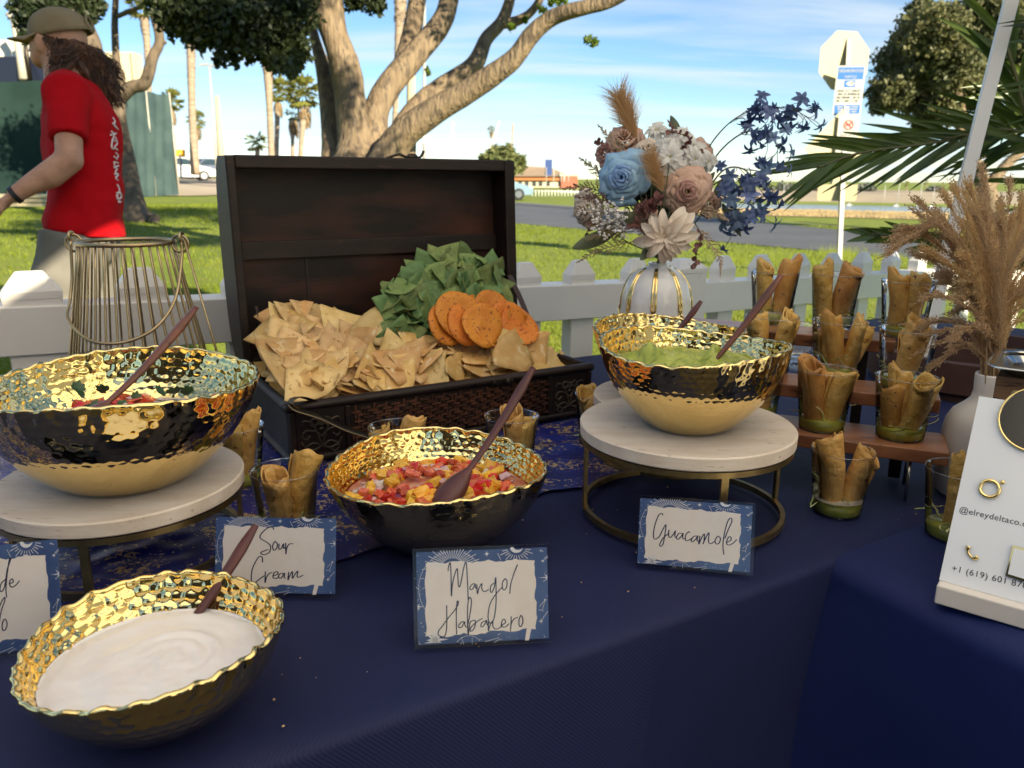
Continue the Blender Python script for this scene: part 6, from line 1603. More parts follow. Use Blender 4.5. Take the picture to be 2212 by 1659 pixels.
def taq_mesh(seed, L_=0.118, r=0.0150):
    r_ = random.Random(seed)
    nl, ns = 14, 34
    P = np.zeros((nl, ns, 3)); tot = 2 * math.pi * 1.55; bx = r_.uniform(-0.006, 0.006); o_ = r_.uniform(0, 40)
    for i in range(nl):
        t = i / (nl - 1)
        for j in range(ns):
            q = j / (ns - 1); w = tot * q
            rr = r * (0.45 + 0.55 * min(1, q * 2.2)) * (0.80 + 0.32 * t) * (1 + 0.10 * noi((w * 0.6 + o_, t * 3, 0)) + .05 * noi((w * 2.2 + o_, t * 9, 4)))
            if q > 0.85: rr += 0.0016 * (q - 0.85) / 0.15
            endz = 0.012 * noi((w * 0.9, o_, 2)) + (0.010 * math.sin(w + seed) if t > 0.9 else 0)
            P[i, j] = (rr * math.cos(w) + bx * math.sin(math.pi * t), rr * math.sin(w) * 0.92, L_ * t + endz * t)
    return MB().grid(P).mesh('taquito')
TQ = [taq_mesh(k, 0.098 + 0.004 * (k % 3), 0.0152 + 0.0010 * (k % 4)) for k in range(7)]
def flap_mesh(seed):
    P = np.zeros((12, 10, 3))
    for i in range(12):
        for j in range(10):
            w = (j / 9 - 0.5) * (1.2 + 2.0 * (1 - i / 11)); t = i / 11; wd = 0.019 * math.sin(math.pi * (0.18 + 0.64 * t))
            P[i, j] = (wd * math.sin(w) * 1.3, wd * math.cos(w) * 0.8 + 0.002 * noi((i, j, seed)), 0.105 * t + 0.004 * noi((i * .4, j * .3, seed)))
    return MB().grid(P).mesh('taquito')
sal_me = MB().lathe([(0.0003, 0.0015), (CBt - 0.003, 0.0015), (CBt + 0.0008, 0.017), (0.0003, 0.0185)], 28).mesh('green_salsa')
def shred_mesh(seed):
    r_ = random.Random(seed)
    pts = [np.array([0, 0, 0])]
    d = np.array([1.0, 0, 0.2])
    for k in range(6):
        d = nrm(d + np.array([r_.uniform(-.5, .5) for _ in range(3)])); pts.append(pts[-1] + d * 0.006)
    return MB().tube(spline(pts, 3), 0.0016, 5, flat=0.35).mesh('lettuce_shred')
SH = [shred_mesh(k) for k in range(5)]
for m_ in TQ: m_.materials.append(M_taq)
TQ2 = []
for m_ in TQ:
    q = m_.copy(); q.materials.clear(); q.materials.append(M_taq2); TQ2.append(q)
ORD = random.Random(21)
def cup(rim, where, taqs, zb=None, salsa_=True, lett=15, crema=False, sc=1.0):
    """rim = centre of the mouth; taqs = list of (dx, dy along camera right / away, lean right, lean away, length scale, brown?)"""
    b = rim - ZZ * CH_ * sc
    c = link('plastic_cup', cup_me, None, None, tuple(b)); c.scale = (sc,) * 3
    c.rotation_euler = (0, 0, ORD.uniform(0, 6))
    tag(c, 'clear plastic cup ' + where, 'cup', 'plastic cups of rolled tacos')
    r = nrm(np.array([rim[0] * 0 + 1.0, -rim[0] / rim[1] * 1.0, 0])); f = np.array([-r[1], r[0], 0])
    for k, (dx_, dy_, lr, la, ls, br) in enumerate(taqs):
        me = (TQ2 if br else TQ)[ORD.randrange(7)]
        o = link('taquito', me, None)
        base = b + r * dx_ + f * dy_ + ZZ * 0.008
        ax = nrm(r * math.sin(lr) + f * math.sin(la) + ZZ * math.cos(max(abs(lr), abs(la))))
        x, y, z = frame(ax, (0.3, 1, 0.1))
        o.matrix_world = mat4(x, y, z, base) @ Matrix.Rotation(ORD.uniform(0, 6.28), 4, 'Z') @ Matrix.Diagonal((1, 1, ls, 1))
        s = o.modifiers.new('Solidify', 'SOLIDIFY'); s.thickness = 0.0016
        order = sorted(range(len(taqs)), key=lambda i: taqs[i][0] + .06 * taqs[i][2])
        pos = {2: ('left', 'right'), 3: ('left', 'middle', 'right'), 1: ('only',)}[len(taqs)][order.index(k)]
        tag(o, pos + ' taco roll, cup ' + where, 'rolled taco', 'rolled tacos in plastic cups')
    if salsa_:
        s = thing('green_salsa', 'green salsa, cup ' + where, 'salsa', tuple(b), 'green salsa in the cups')
        link('salsa_layer', sal_me, M_verde, s)
        for k in range(lett):
            w = ORD.uniform(0, 6.28); q = ORD.uniform(0.2, 0.9) * CBt
            e = link('lettuce_shred', SH[ORD.randrange(5)], M_let, s, (q * math.cos(w), q * math.sin(w), 0.019 + ORD.uniform(0, 0.012)))
            e.rotation_euler = (ORD.uniform(-.6, .6), ORD.uniform(-.8, .8), ORD.uniform(0, 6.28))
        if crema:
            mb_ = MB(); P_ = np.zeros((24, 5, 3))
            for i in range(24):
                for j in range(5):
                    w = 2 * math.pi * i / 24; q = (CBt + 0.001) * (0.35 + 0.65 * j / 4)
                    P_[i, j] = (q * math.cos(w), q * math.sin(w), 0.019 + 0.004 * noi((i * .5, j * .5, 1)) + 0.003)
            mb_.grid(P_, cu=True)
            o = link('crema_layer', mb_.mesh('crema_layer'), M_crema, s)
for m_ in (sal_me,): m_.materials.append(M_verde)
for m_ in SH: m_.materials.append(M_let)
ZR = [z + CH_ for z in ZP]
cup(az(1808, 591, ZR[2]), 'in the middle of the top tier', [(-.014, 0, -.12, 0, 1.0, 0), (.012, .004, .16, .05, 1.0, 1)])
cup(az(1964, 606, ZR[2]), 'at the right end of the top tier', [(-.013, 0, -.05, .05, 1.03, 1), (.010, 0, .10, 0, 1.0, 0)])
cup(az(1675, 586, ZR[2]), 'at the left end of the top tier', [(-.013, 0, -.06, 0, 1.03, 0), (.012, .004, .14, .05, 1.06, 1)])
cup(az(1669, 682, ZR[1]), 'on the middle tier by the guacamole spoon', [(-.010, 0, -.18, 0, .9, 0), (.008, 0, .26, 0, .95, 0)])
cup(az(1815, 692, ZR[1]), 'in the middle of the middle tier', [(.006, -.006, -.22, 0, .97, 1), (.010, .006, .32, 0, .95, 0), (-.004, .012, -.1, .2, .7, 0)])
cup(az(1965, 709, ZR[1]), 'at the right end of the middle tier', [(-.006, 0, .20, 0, 1.05, 0), (-.002, .008, .10, .12, .8, 0)])
cup(az(1787, 797, ZR[0]), 'on the bottom tier right of the guacamole', [(-.012, -.004, -.13, -.03, 1.05, 1), (.010, .006, .20, .02, .88, 0), (.004, .014, .05, .2, .75, 0)])
cup(az(1960, 812, ZR[0]), 'on the bottom tier by the white bottle', [(-.004, .008, -.06, .10, .92, 0), (.006, -.004, .26, -.05, .90, 0), (-.013, 0, -.05, .02, .72, 1)])
cup(az(1640, 775, ZR[0]), 'half hidden behind the guacamole bowl', [(-.010, 0, -.10, 0, .95, 0), (.010, 0, .10, 0, .9, 0)])
cup(az(1822, 970, TZ + CH_), 'alone on the cloth before the riser', [(-.010, -.006, -.12, -.04, 1.05, 0), (.010, .006, .30, .06, .92, 0)], crema=True)
cup(az(2078, 1012, TZ + CH_ + 0.004), 'half hidden behind the white acrylic sign', [(.0, 0, .03, 0, 1.0, 0), (.016, .008, .12, .06, .9, 0)])
cup(az(614, 1012, TZ + CH_ + 0.004), 'behind the Sour Cream card', [(-.004, -.010, -.10, -.06, .90, 0), (.012, .010, .20, .05, 1.08, 0)])
cup(az(506, 918, TZ + CH_ + 0.004), 'between the large left bowl and the chest', [(.010, 0, .14, .02, 1.10, 0), (-.006, -.012, .02, -.1, .95, 0)])
cup(az(857, 920, TZ + CH_ + 0.004), 'left behind the mango salsa bowl', [(-.014, 0, -.16, 0, .85, 0), (.012, 0, .16, .02, 1.02, 0)])
cup(az(1105, 897, TZ + CH_ + 0.004), 'behind the mango salsa spoon', [(.002, 0, -.02, 0, 1.0, 0), (.014, .01, .1, .05, .8, 0)])
cup(az(1296, 850, TZ + CH_ + 0.004), 'behind the right stand at the chest corner', [(-.012, 0, -.12, 0, .98, 0), (.008, .01, .1, .05, 1.0, 0)])

# clear lidded plate glimpsed behind the guacamole spoon
mb = MB(); cc = az(1740, 735, 0.9); cc = np.array([0.60, 1.66, TZ + 0.005])
mb.lathe([(0.001, 0.0), (0.05, 0.0), (0.085, 0.02), (0.105, 0.055), (0.118, 0.075), (0.121, 0.076), (0.117, 0.078)], 48, cc + ZZ * 0.10)
M_plate = clear('clear plate plastic', (0.97, 0.98, 0.98), edge=0.05)
pl = single('clear_bowl', mb, M_plate, 'clear plastic bowl glimpsed behind the guacamole spoon', 'bowl')

# ================================================================== LANTERN
M_lan = mat('champagne gold wire', (0.52, 0.40, 0.23), 0.4, 1.0, col2=(0.40, 0.30, 0.17), nscale=30)
lc = ad(274, 523, 1.49); lx, ly, lt = lc[0], lc[1], lc[2]
lan = thing('wire_lantern', 'gold wire basket lantern with a hanging handle, behind the large left bowl', 'lantern', (lx, ly, TZ))
zb = TZ + 0.006; r0, r1 = 0.083, 0.140
part('top_ring', MB().ring((lx, ly, lt), (1, 0, 0), (0, 1, 0), r0, 0.0042, 64, 8), M_lan, lan)
part('base_ring', MB().ring((lx, ly, zb), (1, 0, 0), (0, 1, 0), r1 - 0.012, 0.0042, 64, 8), M_lan, lan)
for k in range(34):
    w = 2 * math.pi * (k + 0.3) / 34
    pts = []
    for t in np.linspace(0, 1, 9):
        r = r0 + (r1 - r0) * min(1, t * 1.12) ** 1.05 - 0.012 * max(0, (t - 0.88) / 0.12) ** 2
        pts.append((lx + r * math.cos(w), ly + r * math.sin(w), lt - 0.002 - (lt - zb) * t))
    part('wire', MB().tube(pts, 0.0021, 6), M_lan, lan)
for s in (-1, 1):
    part('loop', MB().ring((lx + s * (r0 + 0.0165), ly, lt - 0.002), (1, 0, 0), (0, 0, 1), 0.0155, 0.0026, 28, 7), M_lan, lan)
    part('hook', MB().ring((lx + s * (r0 + 0.020), ly, lt + 0.010), (0, 1, 0), (0, 0, 1), 0.0085, 0.0026, 20, 7), M_lan, lan)
hp_ = [(lx - r0 - .020, ly - .004, lt + .004), (lx - r0 - .021, ly - .012, lt - .06), (lx - r0 - .021, ly - .03, lt - .105), (lx - r0 - .004, ly - .075, lt - .135), (lx - 0.03, ly - .112, lt - .166), (lx + .03, ly - .112, lt - .168), (lx + r0 - .005, ly - .09, lt - .145), (lx + r0 + .018, ly - .05, lt - .10), (lx + r0 + .020, ly - .008, lt - .03), (lx + r0 + .020, ly - .002, lt + .004)]
part('handle', MB().tube(spline(hp_, 6), 0.0030, 7), M_lan, lan)
part('stay_wire', MB().tube([(lx + r0 + .026, ly - .003, lt + .004), (lx + r0 + .070, ly - .01, lt - .20), (lx + r0 + .090, ly - .012, lt - .33)], 0.0022, 6), M_lan, lan)

# ================================================================== HONEYCOMB VASE
M_cer = mat('glossy white ceramic', (0.72, 0.72, 0.73), 0.12, coat=0.4)
vc = np.array([0.318, 1.755, TZ + 0.0]); vh = 0.305
def vr(z):
    t = z / vh
    if t < 0.70: return 0.0745 + 0.004 * math.sin(t / 0.7 * math.pi * 0.6) + 0.002
    q = (t - 0.70) / 0.30
    return 0.0195 + (0.0775 - 0.0195) * math.sqrt(max(0, 1 - q ** 2.1))
vs_ = thing('flower_vase', 'glossy white vase with raised gold honeycomb lines, holding the bouquet', 'vase', tuple(vc))
zs = list(np.linspace(0.0, 0.7, 8) * vh) + list((0.7 + 0.3 * np.linspace(0.08, 1, 16) ** 0.8) * vh)
part('body', MB().lathe([(0.001, 0.001)] + [(vr(z), z + 0.001) for z in zs] + [(0.0215, vh + 0.008), (0.016, vh + 0.008), (0.015, vh - 0.03)], 64, vc), M_cer, vs_)
mb = MB()
def vline(pts):
    Q = []
    for w, z in pts: Q.append(vc + np.array([(vr(z) + 0.0002) * math.cos(w), (vr(z) + 0.0002) * math.sin(w), z]))
    mb.tube(Q, 0.0030, 6)
NV = 8
for k in range(NV):
    w = 2 * math.pi * k / NV + 0.15; s = 2 * math.pi / NV
    vline([(w, z) for z in np.linspace(0.0, 0.175, 6)])
    vline([(w + s / 2 * t, 0.175 + 0.036 * t) for t in np.linspace(0, 1, 5)])
    vline([(w - s / 2 * t, 0.175 + 0.036 * t) for t in np.linspace(0, 1, 5)])
    for sg in (-1, 1):
        vline([(w + s / 2 + sg * 0.05 + sg * 0.0 * t, 0.211 + (vh - 0.214) * t) if t > 0 else (w + s / 2, 0.211) for t in np.linspace(0, 1, 12)])
part('gold_lines', mb, M_gold, vs_)

# ================================================================== BOUQUET
def FC(x, y, d): return ad(x, y, d)
VTOP = vc + ZZ * (vh + 0.004)
M_stem = mat('olive stem', (0.075, 0.085, 0.03), 0.6)
M_brownstem = mat('brown stem', (0.075, 0.05, 0.03), 0.65)
def stem(parent, a, r=0.0016, m=None, sag=0.02):
    a = np.asarray(a); b = VTOP + np.array([random.uniform(-.008, .008), random.uniform(-.008, .008), -0.05])
    mid = (a + b) / 2 + np.array([0, 0, sag])
    part('stem', MB().tube(spline([a, mid, VTOP + np.array([0, 0, 0.012]), b], 5), r, 6), m or M_stem, parent)
def rose(name, label, c, R, axis, m_out, m_in, seed, n=26, ruffle=0.085, group=None):
    random.seed(seed)
    t_ = thing(name, label, 'flower', tuple(c), group)
    X, Y, Z = frame(axis)
    for k in range(n):
        q = k / (n - 1)
        phi = k * 2.39996 + 0.3 + random.uniform(-.25, .25)
        r0 = R * (0.02 + 0.16 * q); r1 = R * (0.10 + 0.92 * q ** 1.15); h = R * (0.72 - 0.40 * q ** 1.3)
        wid = 1.15 - 0.42 * q + (.12 if q > .5 else 0); curl = 0.03 + 0.50 * q ** 1.3
        P = np.zeros((9, 9, 3))
        ox = random.uniform(0, 50)
        for i in range(9):
            t = i / 8
            for j in range(9):
                s = (j - 4) / 4
                w = wid * (0.35 + 0.65 * math.sin(min(1, t * 1.25) * math.pi / 2)) * s * (0.9 + 0.35 * (1 - q))
                wt = 1 - 0.16 * s * s * t * t
                rho = r0 + (r1 - r0) * (t ** (0.65 + 0.9 * (1 - q))) * wt
                z = -R * 0.25 * q + h * (math.sin(t * math.pi / 2) * wt) - curl * R * max(0, t - 0.62) ** 1.5 * 2.4
                rf = R * ruffle * (.5 + 1.6 * q) * t * t * (noi((s * 2.2 + ox, t * 1.4, k)) + .6 * noi((s * 6 + ox, t * 3, k)) * t * t)
                rho += rf; z += rf * 0.8
                P[i, j] = np.asarray(c) + (X * math.cos(phi + w) + Y * math.sin(phi + w)) * rho + Z * (z - R * 0.15)
        pm = m_in if q < 0.42 else m_out
        o = part('petal', MB().grid(P), pm, t_)
        s_ = o.modifiers.new('Solidify', 'SOLIDIFY'); s_.thickness = 0.0009
    stem(t_, np.asarray(c) - Z * R * 0.25)
    return t_
M_blue1 = mat('pale blue silk petal', (0.32, 0.54, 0.76), 0.6, col2=(0.40, 0.61, 0.80), nscale=26, transl=0.2)
M_blue2 = mat('cornflower silk petal', (0.24, 0.40, 0.72), 0.6, col2=(0.32, 0.50, 0.76), nscale=26, transl=0.2)
M_pk1 = mat('dusty peach silk petal', (0.68, 0.43, 0.32), 0.6, col2=(0.72, 0.49, 0.38), nscale=20, transl=0.2)
M_pk2 = mat('mauve silk petal', (0.50, 0.26, 0.22), 0.6, col2=(0.57, 0.33, 0.28), nscale=20, transl=0.2)
M_crm = mat('cream silk petal', (0.80, 0.66, 0.53), 0.6, col2=(0.85, 0.74, 0.63), nscale=18, transl=0.2)
M_wht = mat('white silk petal', (0.80, 0.77, 0.73), 0.6, rand=.12, col2=(0.78, 0.76, 0.73), nscale=30, transl=0.25)
def toward(c, dx, dy):
    f = nrm(CAM - c); x, y, z = frame(f)
    return nrm(f + x * dx + y * dy)
c_ = FC(1347, 384, 1.70); rose('blue_rose', 'large pale blue silk rose at the front left of the bouquet', c_, 0.064, toward(c_, -.18, .05), M_blue1, M_blue2, 1, 30)
c_ = FC(1484, 414, 1.72); rose('pink_rose', 'dusty pink silk rose at the front right of the bouquet', c_, 0.060, toward(c_, .12, .02), M_pk1, M_pk2, 2, 30)
c_ = FC(1350, 300, 1.82); rose('peach_rose', 'pale peach silk rose at the top left behind the blue rose', c_, 0.052, toward(c_, -.2, .7), M_pk1, M_pk1, 3, 20)
c_ = FC(1512, 330, 1.84); rose('peach_rose', 'peach silk rose at the right behind the dusty pink rose', c_, 0.045, toward(c_, .4, .5), M_pk1, M_pk1, 13, 18)
c_ = FC(1262, 455, 1.80); rose('cream_rose', 'shaded cream rose low at the far left of the bouquet', c_, 0.048, toward(c_, -.9, -.2), M_crm, M_crm, 4, 20)
for x_, y_, d_, r_, a_, m_, l_ in ((1402, 322, 1.77, .036, (-.1, .5), M_crm, 'cream rose at the top middle of the bouquet'), (1395, 465, 1.72, .030, (-.2, -.2), M_pk1, 'small peach rose between the blue rose and the dahlia'), (1538, 440, 1.77, .034, (.7, -.1), M_pk1, 'peach rose at the far right under the pink rose'), (1302, 330, 1.82, .030, (-.7, .4), M_pk2, 'small mauve rose at the far upper left')):
    c_ = FC(x_, y_, d_); rose('small_rose', l_, c_, r_, toward(c_, *a_), m_, m_, int(x_), 16, group='small roses in the bouquet')
def starflower(name, label, c, R, axis, m, seed, rings, cup_=0.3, wid=0.36, group=None, tip=1.0, core=None, cat='flower', nsub=(6, 5)):
    random.seed(seed)
    t_ = thing(name, label, cat, tuple(c), group)
    X, Y, Z = frame(axis)
    for ri, (n, sc, el) in enumerate(rings):
        for k in range(n):
            phi = 2 * math.pi * (k + 0.5 * ri) / n + random.uniform(-.12, .12); e = el + random.uniform(-.26, .26); L_ = R * sc * random.uniform(.78, 1.14)
            d = X * math.cos(phi) + Y * math.sin(phi); sd_ = -X * math.sin(phi) + Y * math.cos(phi)
            P = np.zeros((nsub[0] + 1, nsub[1], 3))
            for i in range(nsub[0] + 1):
                t = i / nsub[0]
                ww = L_ * wid * (math.sin(math.pi * (0.10 + 0.90 * t ** tip * 0.985)) ** 0.7)
                ang = e - 0.55 * t * t
                for j in range(nsub[1]):
                    s = 2 * j / (nsub[1] - 1) - 1
                    P[i, j] = np.asarray(c) + d * L_ * t * math.cos(ang) + Z * (L_ * t * math.sin(ang) + cup_ * ww * s * s + L_ * 0.03 * noi((t * 3, s * 2, k + seed))) + sd_ * ww * s
            o = part('petal', MB().grid(P), m, t_)
    if core is not None: part('centre', MB().ell(np.asarray(c) + Z * R * 0.05, X * R * .16, Y * R * .16, Z * R * .1), core, t_)
    return t_
c_ = FC(1437, 512, 1.66)
t_ = starflower('cream_dahlia', 'large cream silk dahlia with pointed petals, drooping over the vase neck', c_, 0.070, toward(c_, -.05, -.15), M_crm, 5, [(11, 1.08, -.10), (10, .92, .22), (9, .72, .58), (8, .52, .92), (6, .34, 1.25)], cup_=0.40, wid=0.17)
stem(t_, c_ - toward(c_, 0, 0) * 0.01)
M_yel = mat('green yellow centre', (0.35, 0.33, 0.10), 0.7)
for k, (x, y, d, R, ax) in enumerate(((1418, 283, 1.78, .030, (-.1, .7)), (1475, 293, 1.80, .030, (.3, .7)), (1450, 303, 1.76, .030, (0, .4)), (1496, 318, 1.78, .032, (.4, .35)), (1500, 345, 1.74, .030, (.5, .1)), (1528, 350, 1.78, .030, (.7, .1)), (1448, 340, 1.72, .036, (0, .2)), (1462, 372, 1.73, .034, (.1, .1)), (1440, 318, 1.74, .032, (-.2, .3)))):
    c_ = FC(x, y, d)
    wh = ('topmost left', 'topmost right', 'upper middle', 'upper right', 'right', 'far right', 'centre', 'lower centre', 'upper centre left')[k]
    t_ = starflower('white_daisy', 'small white daisy like silk flower, ' + wh + ' of the white cluster in the bouquet', c_, R, toward(c_, *ax), M_wht, 20 + k, [(13, 1.0, .25), (10, .72, .7), (6, .42, 1.1)], cup_=.2, wid=.2, group='white daisies in the bouquet', core=M_yel)
    stem(t_, c_)
# blue delphinium sprays on arching stems
M_del = mat('dusty blue petal', (0.125, 0.185, 0.36), 0.55, col2=(0.20, 0.28, 0.47), nscale=60, rand=.3, transl=0.3)
M_del2 = mat('slate blue petal', (0.07, 0.105, 0.25), 0.55, col2=(0.11, 0.17, 0.35), nscale=60, transl=0.3)
def blossom_mesh(seed, R=0.020):
    random.seed(seed); mb = MB()
    for k in range(6):
        phi = 2 * math.pi * k / 6; e = random.uniform(.05, .8); L_ = R * random.uniform(.85, 1.15)
        d = np.array([math.cos(phi), math.sin(phi), 0]); sd_ = np.array([-math.sin(phi), math.cos(phi), 0]); P = np.zeros((6, 3, 3))
        for i in range(6):
            t = i / 5; ww = L_ * .25 * math.sin(math.pi * (.08 + .9 * t)) ** .8
            for j in range(3):
                s = j - 1.0
                P[i, j] = d * L_ * t * math.cos(e - .5 * t) + np.array([0, 0, 1]) * (L_ * t * math.sin(e - .5 * t) + .3 * ww * s * s) + sd_ * ww * s
        mb.grid(P)
    return mb.mesh('blossom')
BL = [blossom_mesh(k, 0.0215) for k in range(6)]
BL2 = []
for k, b in enumerate(BL):
    q = b.copy(); b.materials.append(M_del); q.materials.append(M_del2); BL2.append(q)
def spray(label, path, nb, seed, m=M_stem, spread=0.02, side=0.5, dark=0.3, r=0.0022, start=0.35):
    random.seed(seed)
    pts = spline([FC(*q) for q in path], 8)
    t_ = thing('blue_delphinium', label, 'flower', tuple(pts[0]), 'sprays of blue delphinium')
    part('stem', MB().tube(pts, [r * (1 - .7 * i / len(pts)) for i in range(len(pts))], 6), m, t_)
    tw = MB()
    for k in range(nb):
        q = start + (1 - start) * (k + random.random() * .6) / nb
        i = min(len(pts) - 1, int(q * (len(pts) - 1)))
        off = np.array([random.gauss(0, 1), random.gauss(0, .7), random.gauss(-.35, .8)]) * spread
        p = pts[i] + off
        tw.tube(spline([pts[max(0, i - 3)], (pts[i] + p) / 2 + ZZ * 0.004, p], 3), 0.0007, 4)
        b = link('blossom', random.choice(BL2 if random.random() < dark else BL), None, t_)
        z = nrm(off + np.array([0, -.02, -.01]) + np.array([random.gauss(0, .01) for _ in range(3)]))
        x, y, z = frame(z); sc = random.uniform(.75, 1.15)
        b.matrix_basis = mat4(x, y, z, p - pts[0]) @ Matrix.Scale(sc, 4)
    part('twigs', tw, m, t_)
spray('longest blue delphinium spray arching far right over the top', [(1500, 420, 1.84), (1525, 330, 1.84), (1580, 262, 1.82), (1650, 232, 1.80), (1720, 240, 1.78), (1768, 275, 1.77)], 22, 31, start=.45, spread=.024, dark=.75)
spray('blue delphinium spray arching right below the topmost one', [(1500, 430, 1.82), (1545, 340, 1.82), (1600, 290, 1.80), (1650, 285, 1.78), (1680, 320, 1.77), (1660, 350, 1.76)], 18, 32, start=.45, spread=.026, dark=.5)
spray('blue delphinium spray hanging down at the right of the bouquet', [(1510, 440, 1.80), (1560, 370, 1.79), (1605, 365, 1.77), (1630, 400, 1.76), (1625, 450, 1.75), (1600, 485, 1.74)], 20, 33, start=.40, spread=.028, dark=.3)
spray('short blue delphinium spray close to the pink rose', [(1500, 430, 1.80), (1540, 400, 1.78), (1580, 380, 1.76), (1612, 395, 1.75), (1650, 395, 1.74), (1680, 405, 1.74)], 14, 34, start=.45, spread=.022, dark=.5)
spray('lowest blue delphinium spray above the picket fence', [(1510, 440, 1.80), (1550, 420, 1.78), (1580, 440, 1.76), (1600, 470, 1.75), (1615, 485, 1.75)], 14, 35, start=.45, spread=.024, dark=.25)
# tan plumes
M_plume = mat('tan plume', (0.62, 0.40, 0.20), 0.7, transl=0.5)
M_plume2 = mat('mauve plume tip', (0.34, 0.22, 0.16), 0.7, transl=0.35)
def plume(label, base, tip, bw, n, seed, fan=.5, ln=.04, m=M_plume):
    random.seed(seed); base, tip = np.asarray(base), np.asarray(tip); ax = tip - base; L_ = np.linalg.norm(ax); X, Y, Z = frame(ax)
    t_ = thing('tan_plume', label, 'dried grass', tuple(base), 'tan plumes in the bouquet')
    mb = MB()
    for k in range(n):
        q = random.random() ** .8; w = random.uniform(0, 6.28); rad = bw * random.random() ** .5 * math.sin(math.pi * (.1 + .8 * q))
        p0 = base + Z * L_ * q * .75 + (X * math.cos(w) + Y * math.sin(w)) * rad * .3
        d = nrm(Z + (X * math.cos(w) + Y * math.sin(w)) * fan * random.uniform(.3, 1.1)); l = ln * random.uniform(.6, 1.3)
        p1 = p0 + d * l * .5; p2 = p0 + nrm(d + (X * math.cos(w) + Y * math.sin(w)) * .3 + Z * .1) * l
        s = nrm(np.cross(d, CAM - p0)) * 0.00035
        mb.add([p0 - s, p0 + s, p1 + s, p1 - s, p2], [(0, 1, 2, 3), (3, 2, 4)])
    part('hairs', mb, m, t_, kind='stuff')
    stem(t_, base, m=M_brownstem)
plume('tan feathery plume standing up at the top left of the bouquet', FC(1375, 300, 1.80), FC(1330, 190, 1.80), .030, 800, 41, fan=.6, ln=.060)
plume('tan feathery plume curling down between the two large roses', FC(1432, 415, 1.66), FC(1395, 320, 1.66), .020, 700, 42, fan=.8, ln=.034)
# ferny sprigs
def sprig(label, path, seed, m, L_=0.03, n=26, nm='fern_sprig', cat='sprig', grp='ferny sprigs in the bouquet', lw=.0011, sub=4):
    random.seed(seed); pts = spline([FC(*q) for q in path], 10); t_ = thing(nm, label, cat, tuple(pts[0]), grp)
    mb = MB().tube(pts, 0.0012, 5)
    for k in range(n):
        i = int(len(pts) * (.15 + .84 * k / n)); i = min(i, len(pts) - 2); d = nrm(pts[i + 1] - pts[i]); sd_ = nrm(np.cross(d, CAM - pts[i])) * (1 if k % 2 else -1)
        l = L_ * (1.05 - k / n) * random.uniform(.7, 1.1); dd = nrm(d * 1.0 + sd_ * .75 + np.array([random.gauss(0, .2) for _ in range(3)])); e = pts[i] + dd * l
        mb.tube([pts[i], (pts[i] + e) / 2 + ZZ * .001, e], [lw, lw, lw * .4], 4)
        for r in range(sub):
            a = pts[i] + dd * l * (.3 + .6 * r / sub); s2 = nrm(np.cross(dd, CAM - a)) * (1 if r % 2 else -1)
            mb.tube([a, a + nrm(dd + s2 * .8) * l * .28], [lw * .8, lw * .4], 4)
    part('fronds', mb, m, t_)
M_fern1 = mat('dried olive fern', (0.19, 0.15, 0.075), 0.7, col2=(0.26, 0.21, 0.12), nscale=40)
M_fern2 = mat('dried brown fern', (0.13, 0.075, 0.06), 0.7, col2=(0.19, 0.12, 0.10), nscale=40)
M_wine = mat('burgundy leaf', (0.15, 0.055, 0.05), 0.55, col2=(0.26, 0.11, 0.10), nscale=50)
M_tan2 = mat('dried tan bloom', (0.42, 0.31, 0.20), 0.7, col2=(0.50, 0.38, 0.27), nscale=40)
sprig('olive fern sprig pointing up left beside the blue rose', [(1330, 420, 1.80), (1290, 370, 1.78), (1250, 340, 1.77)], 51, M_fern1, .028)
sprig('brown fern sprig pointing left below the blue rose', [(1330, 430, 1.78), (1270, 405, 1.76), (1212, 408, 1.75)], 52, M_fern2, .032)
sprig('olive fern sprig drooping to the lower left over the pickets', [(1380, 520, 1.74), (1330, 530, 1.70), (1285, 545, 1.68), (1245, 568, 1.67)], 53, M_fern1, .032)
sprig('tan fern sprig drooping at the lower right of the dahlia', [(1490, 480, 1.74), (1530, 520, 1.72), (1555, 560, 1.71), (1556, 596, 1.71)], 54, M_tan2, .024)
sprig('olive fern sprig lying left between the daisies and the baby breath', [(1380, 490, 1.74), (1320, 485, 1.72), (1270, 492, 1.71)], 55, M_fern1, .03)
sprig('tan fern sprig right of the pink rose', [(1500, 460, 1.74), (1540, 460, 1.73), (1575, 478, 1.72)], 56, M_tan2, .026, 30)
sprig('mauve sprig in the gap under the blue rose', [(1400, 480, 1.72), (1385, 450, 1.69), (1405, 432, 1.68)], 57, M_wine, .03, 34)
sprig('mauve sprig left of the dahlia', [(1410, 500, 1.72), (1375, 485, 1.69), (1350, 495, 1.68)], 58, M_wine, .028, 30)
sprig('tan fern sprig rising at the upper left of the bouquet', [(1360, 340, 1.80), (1320, 300, 1.80), (1290, 268, 1.80)], 66, M_tan2, .024, 26)
sprig('olive fern sprig low on the left above the pickets', [(1370, 500, 1.73), (1310, 505, 1.71), (1262, 520, 1.70)], 67, M_fern1, .03, 30)
sprig('brown fern sprig between the cream rose and the blue rose', [(1360, 450, 1.74), (1300, 432, 1.72), (1240, 425, 1.71)], 68, M_fern2, .034, 32)
sprig('burgundy sprig rising at the top of the bouquet', [(1440, 340, 1.80), (1455, 290, 1.80), (1442, 258, 1.80)], 59, M_wine, .022, 26)
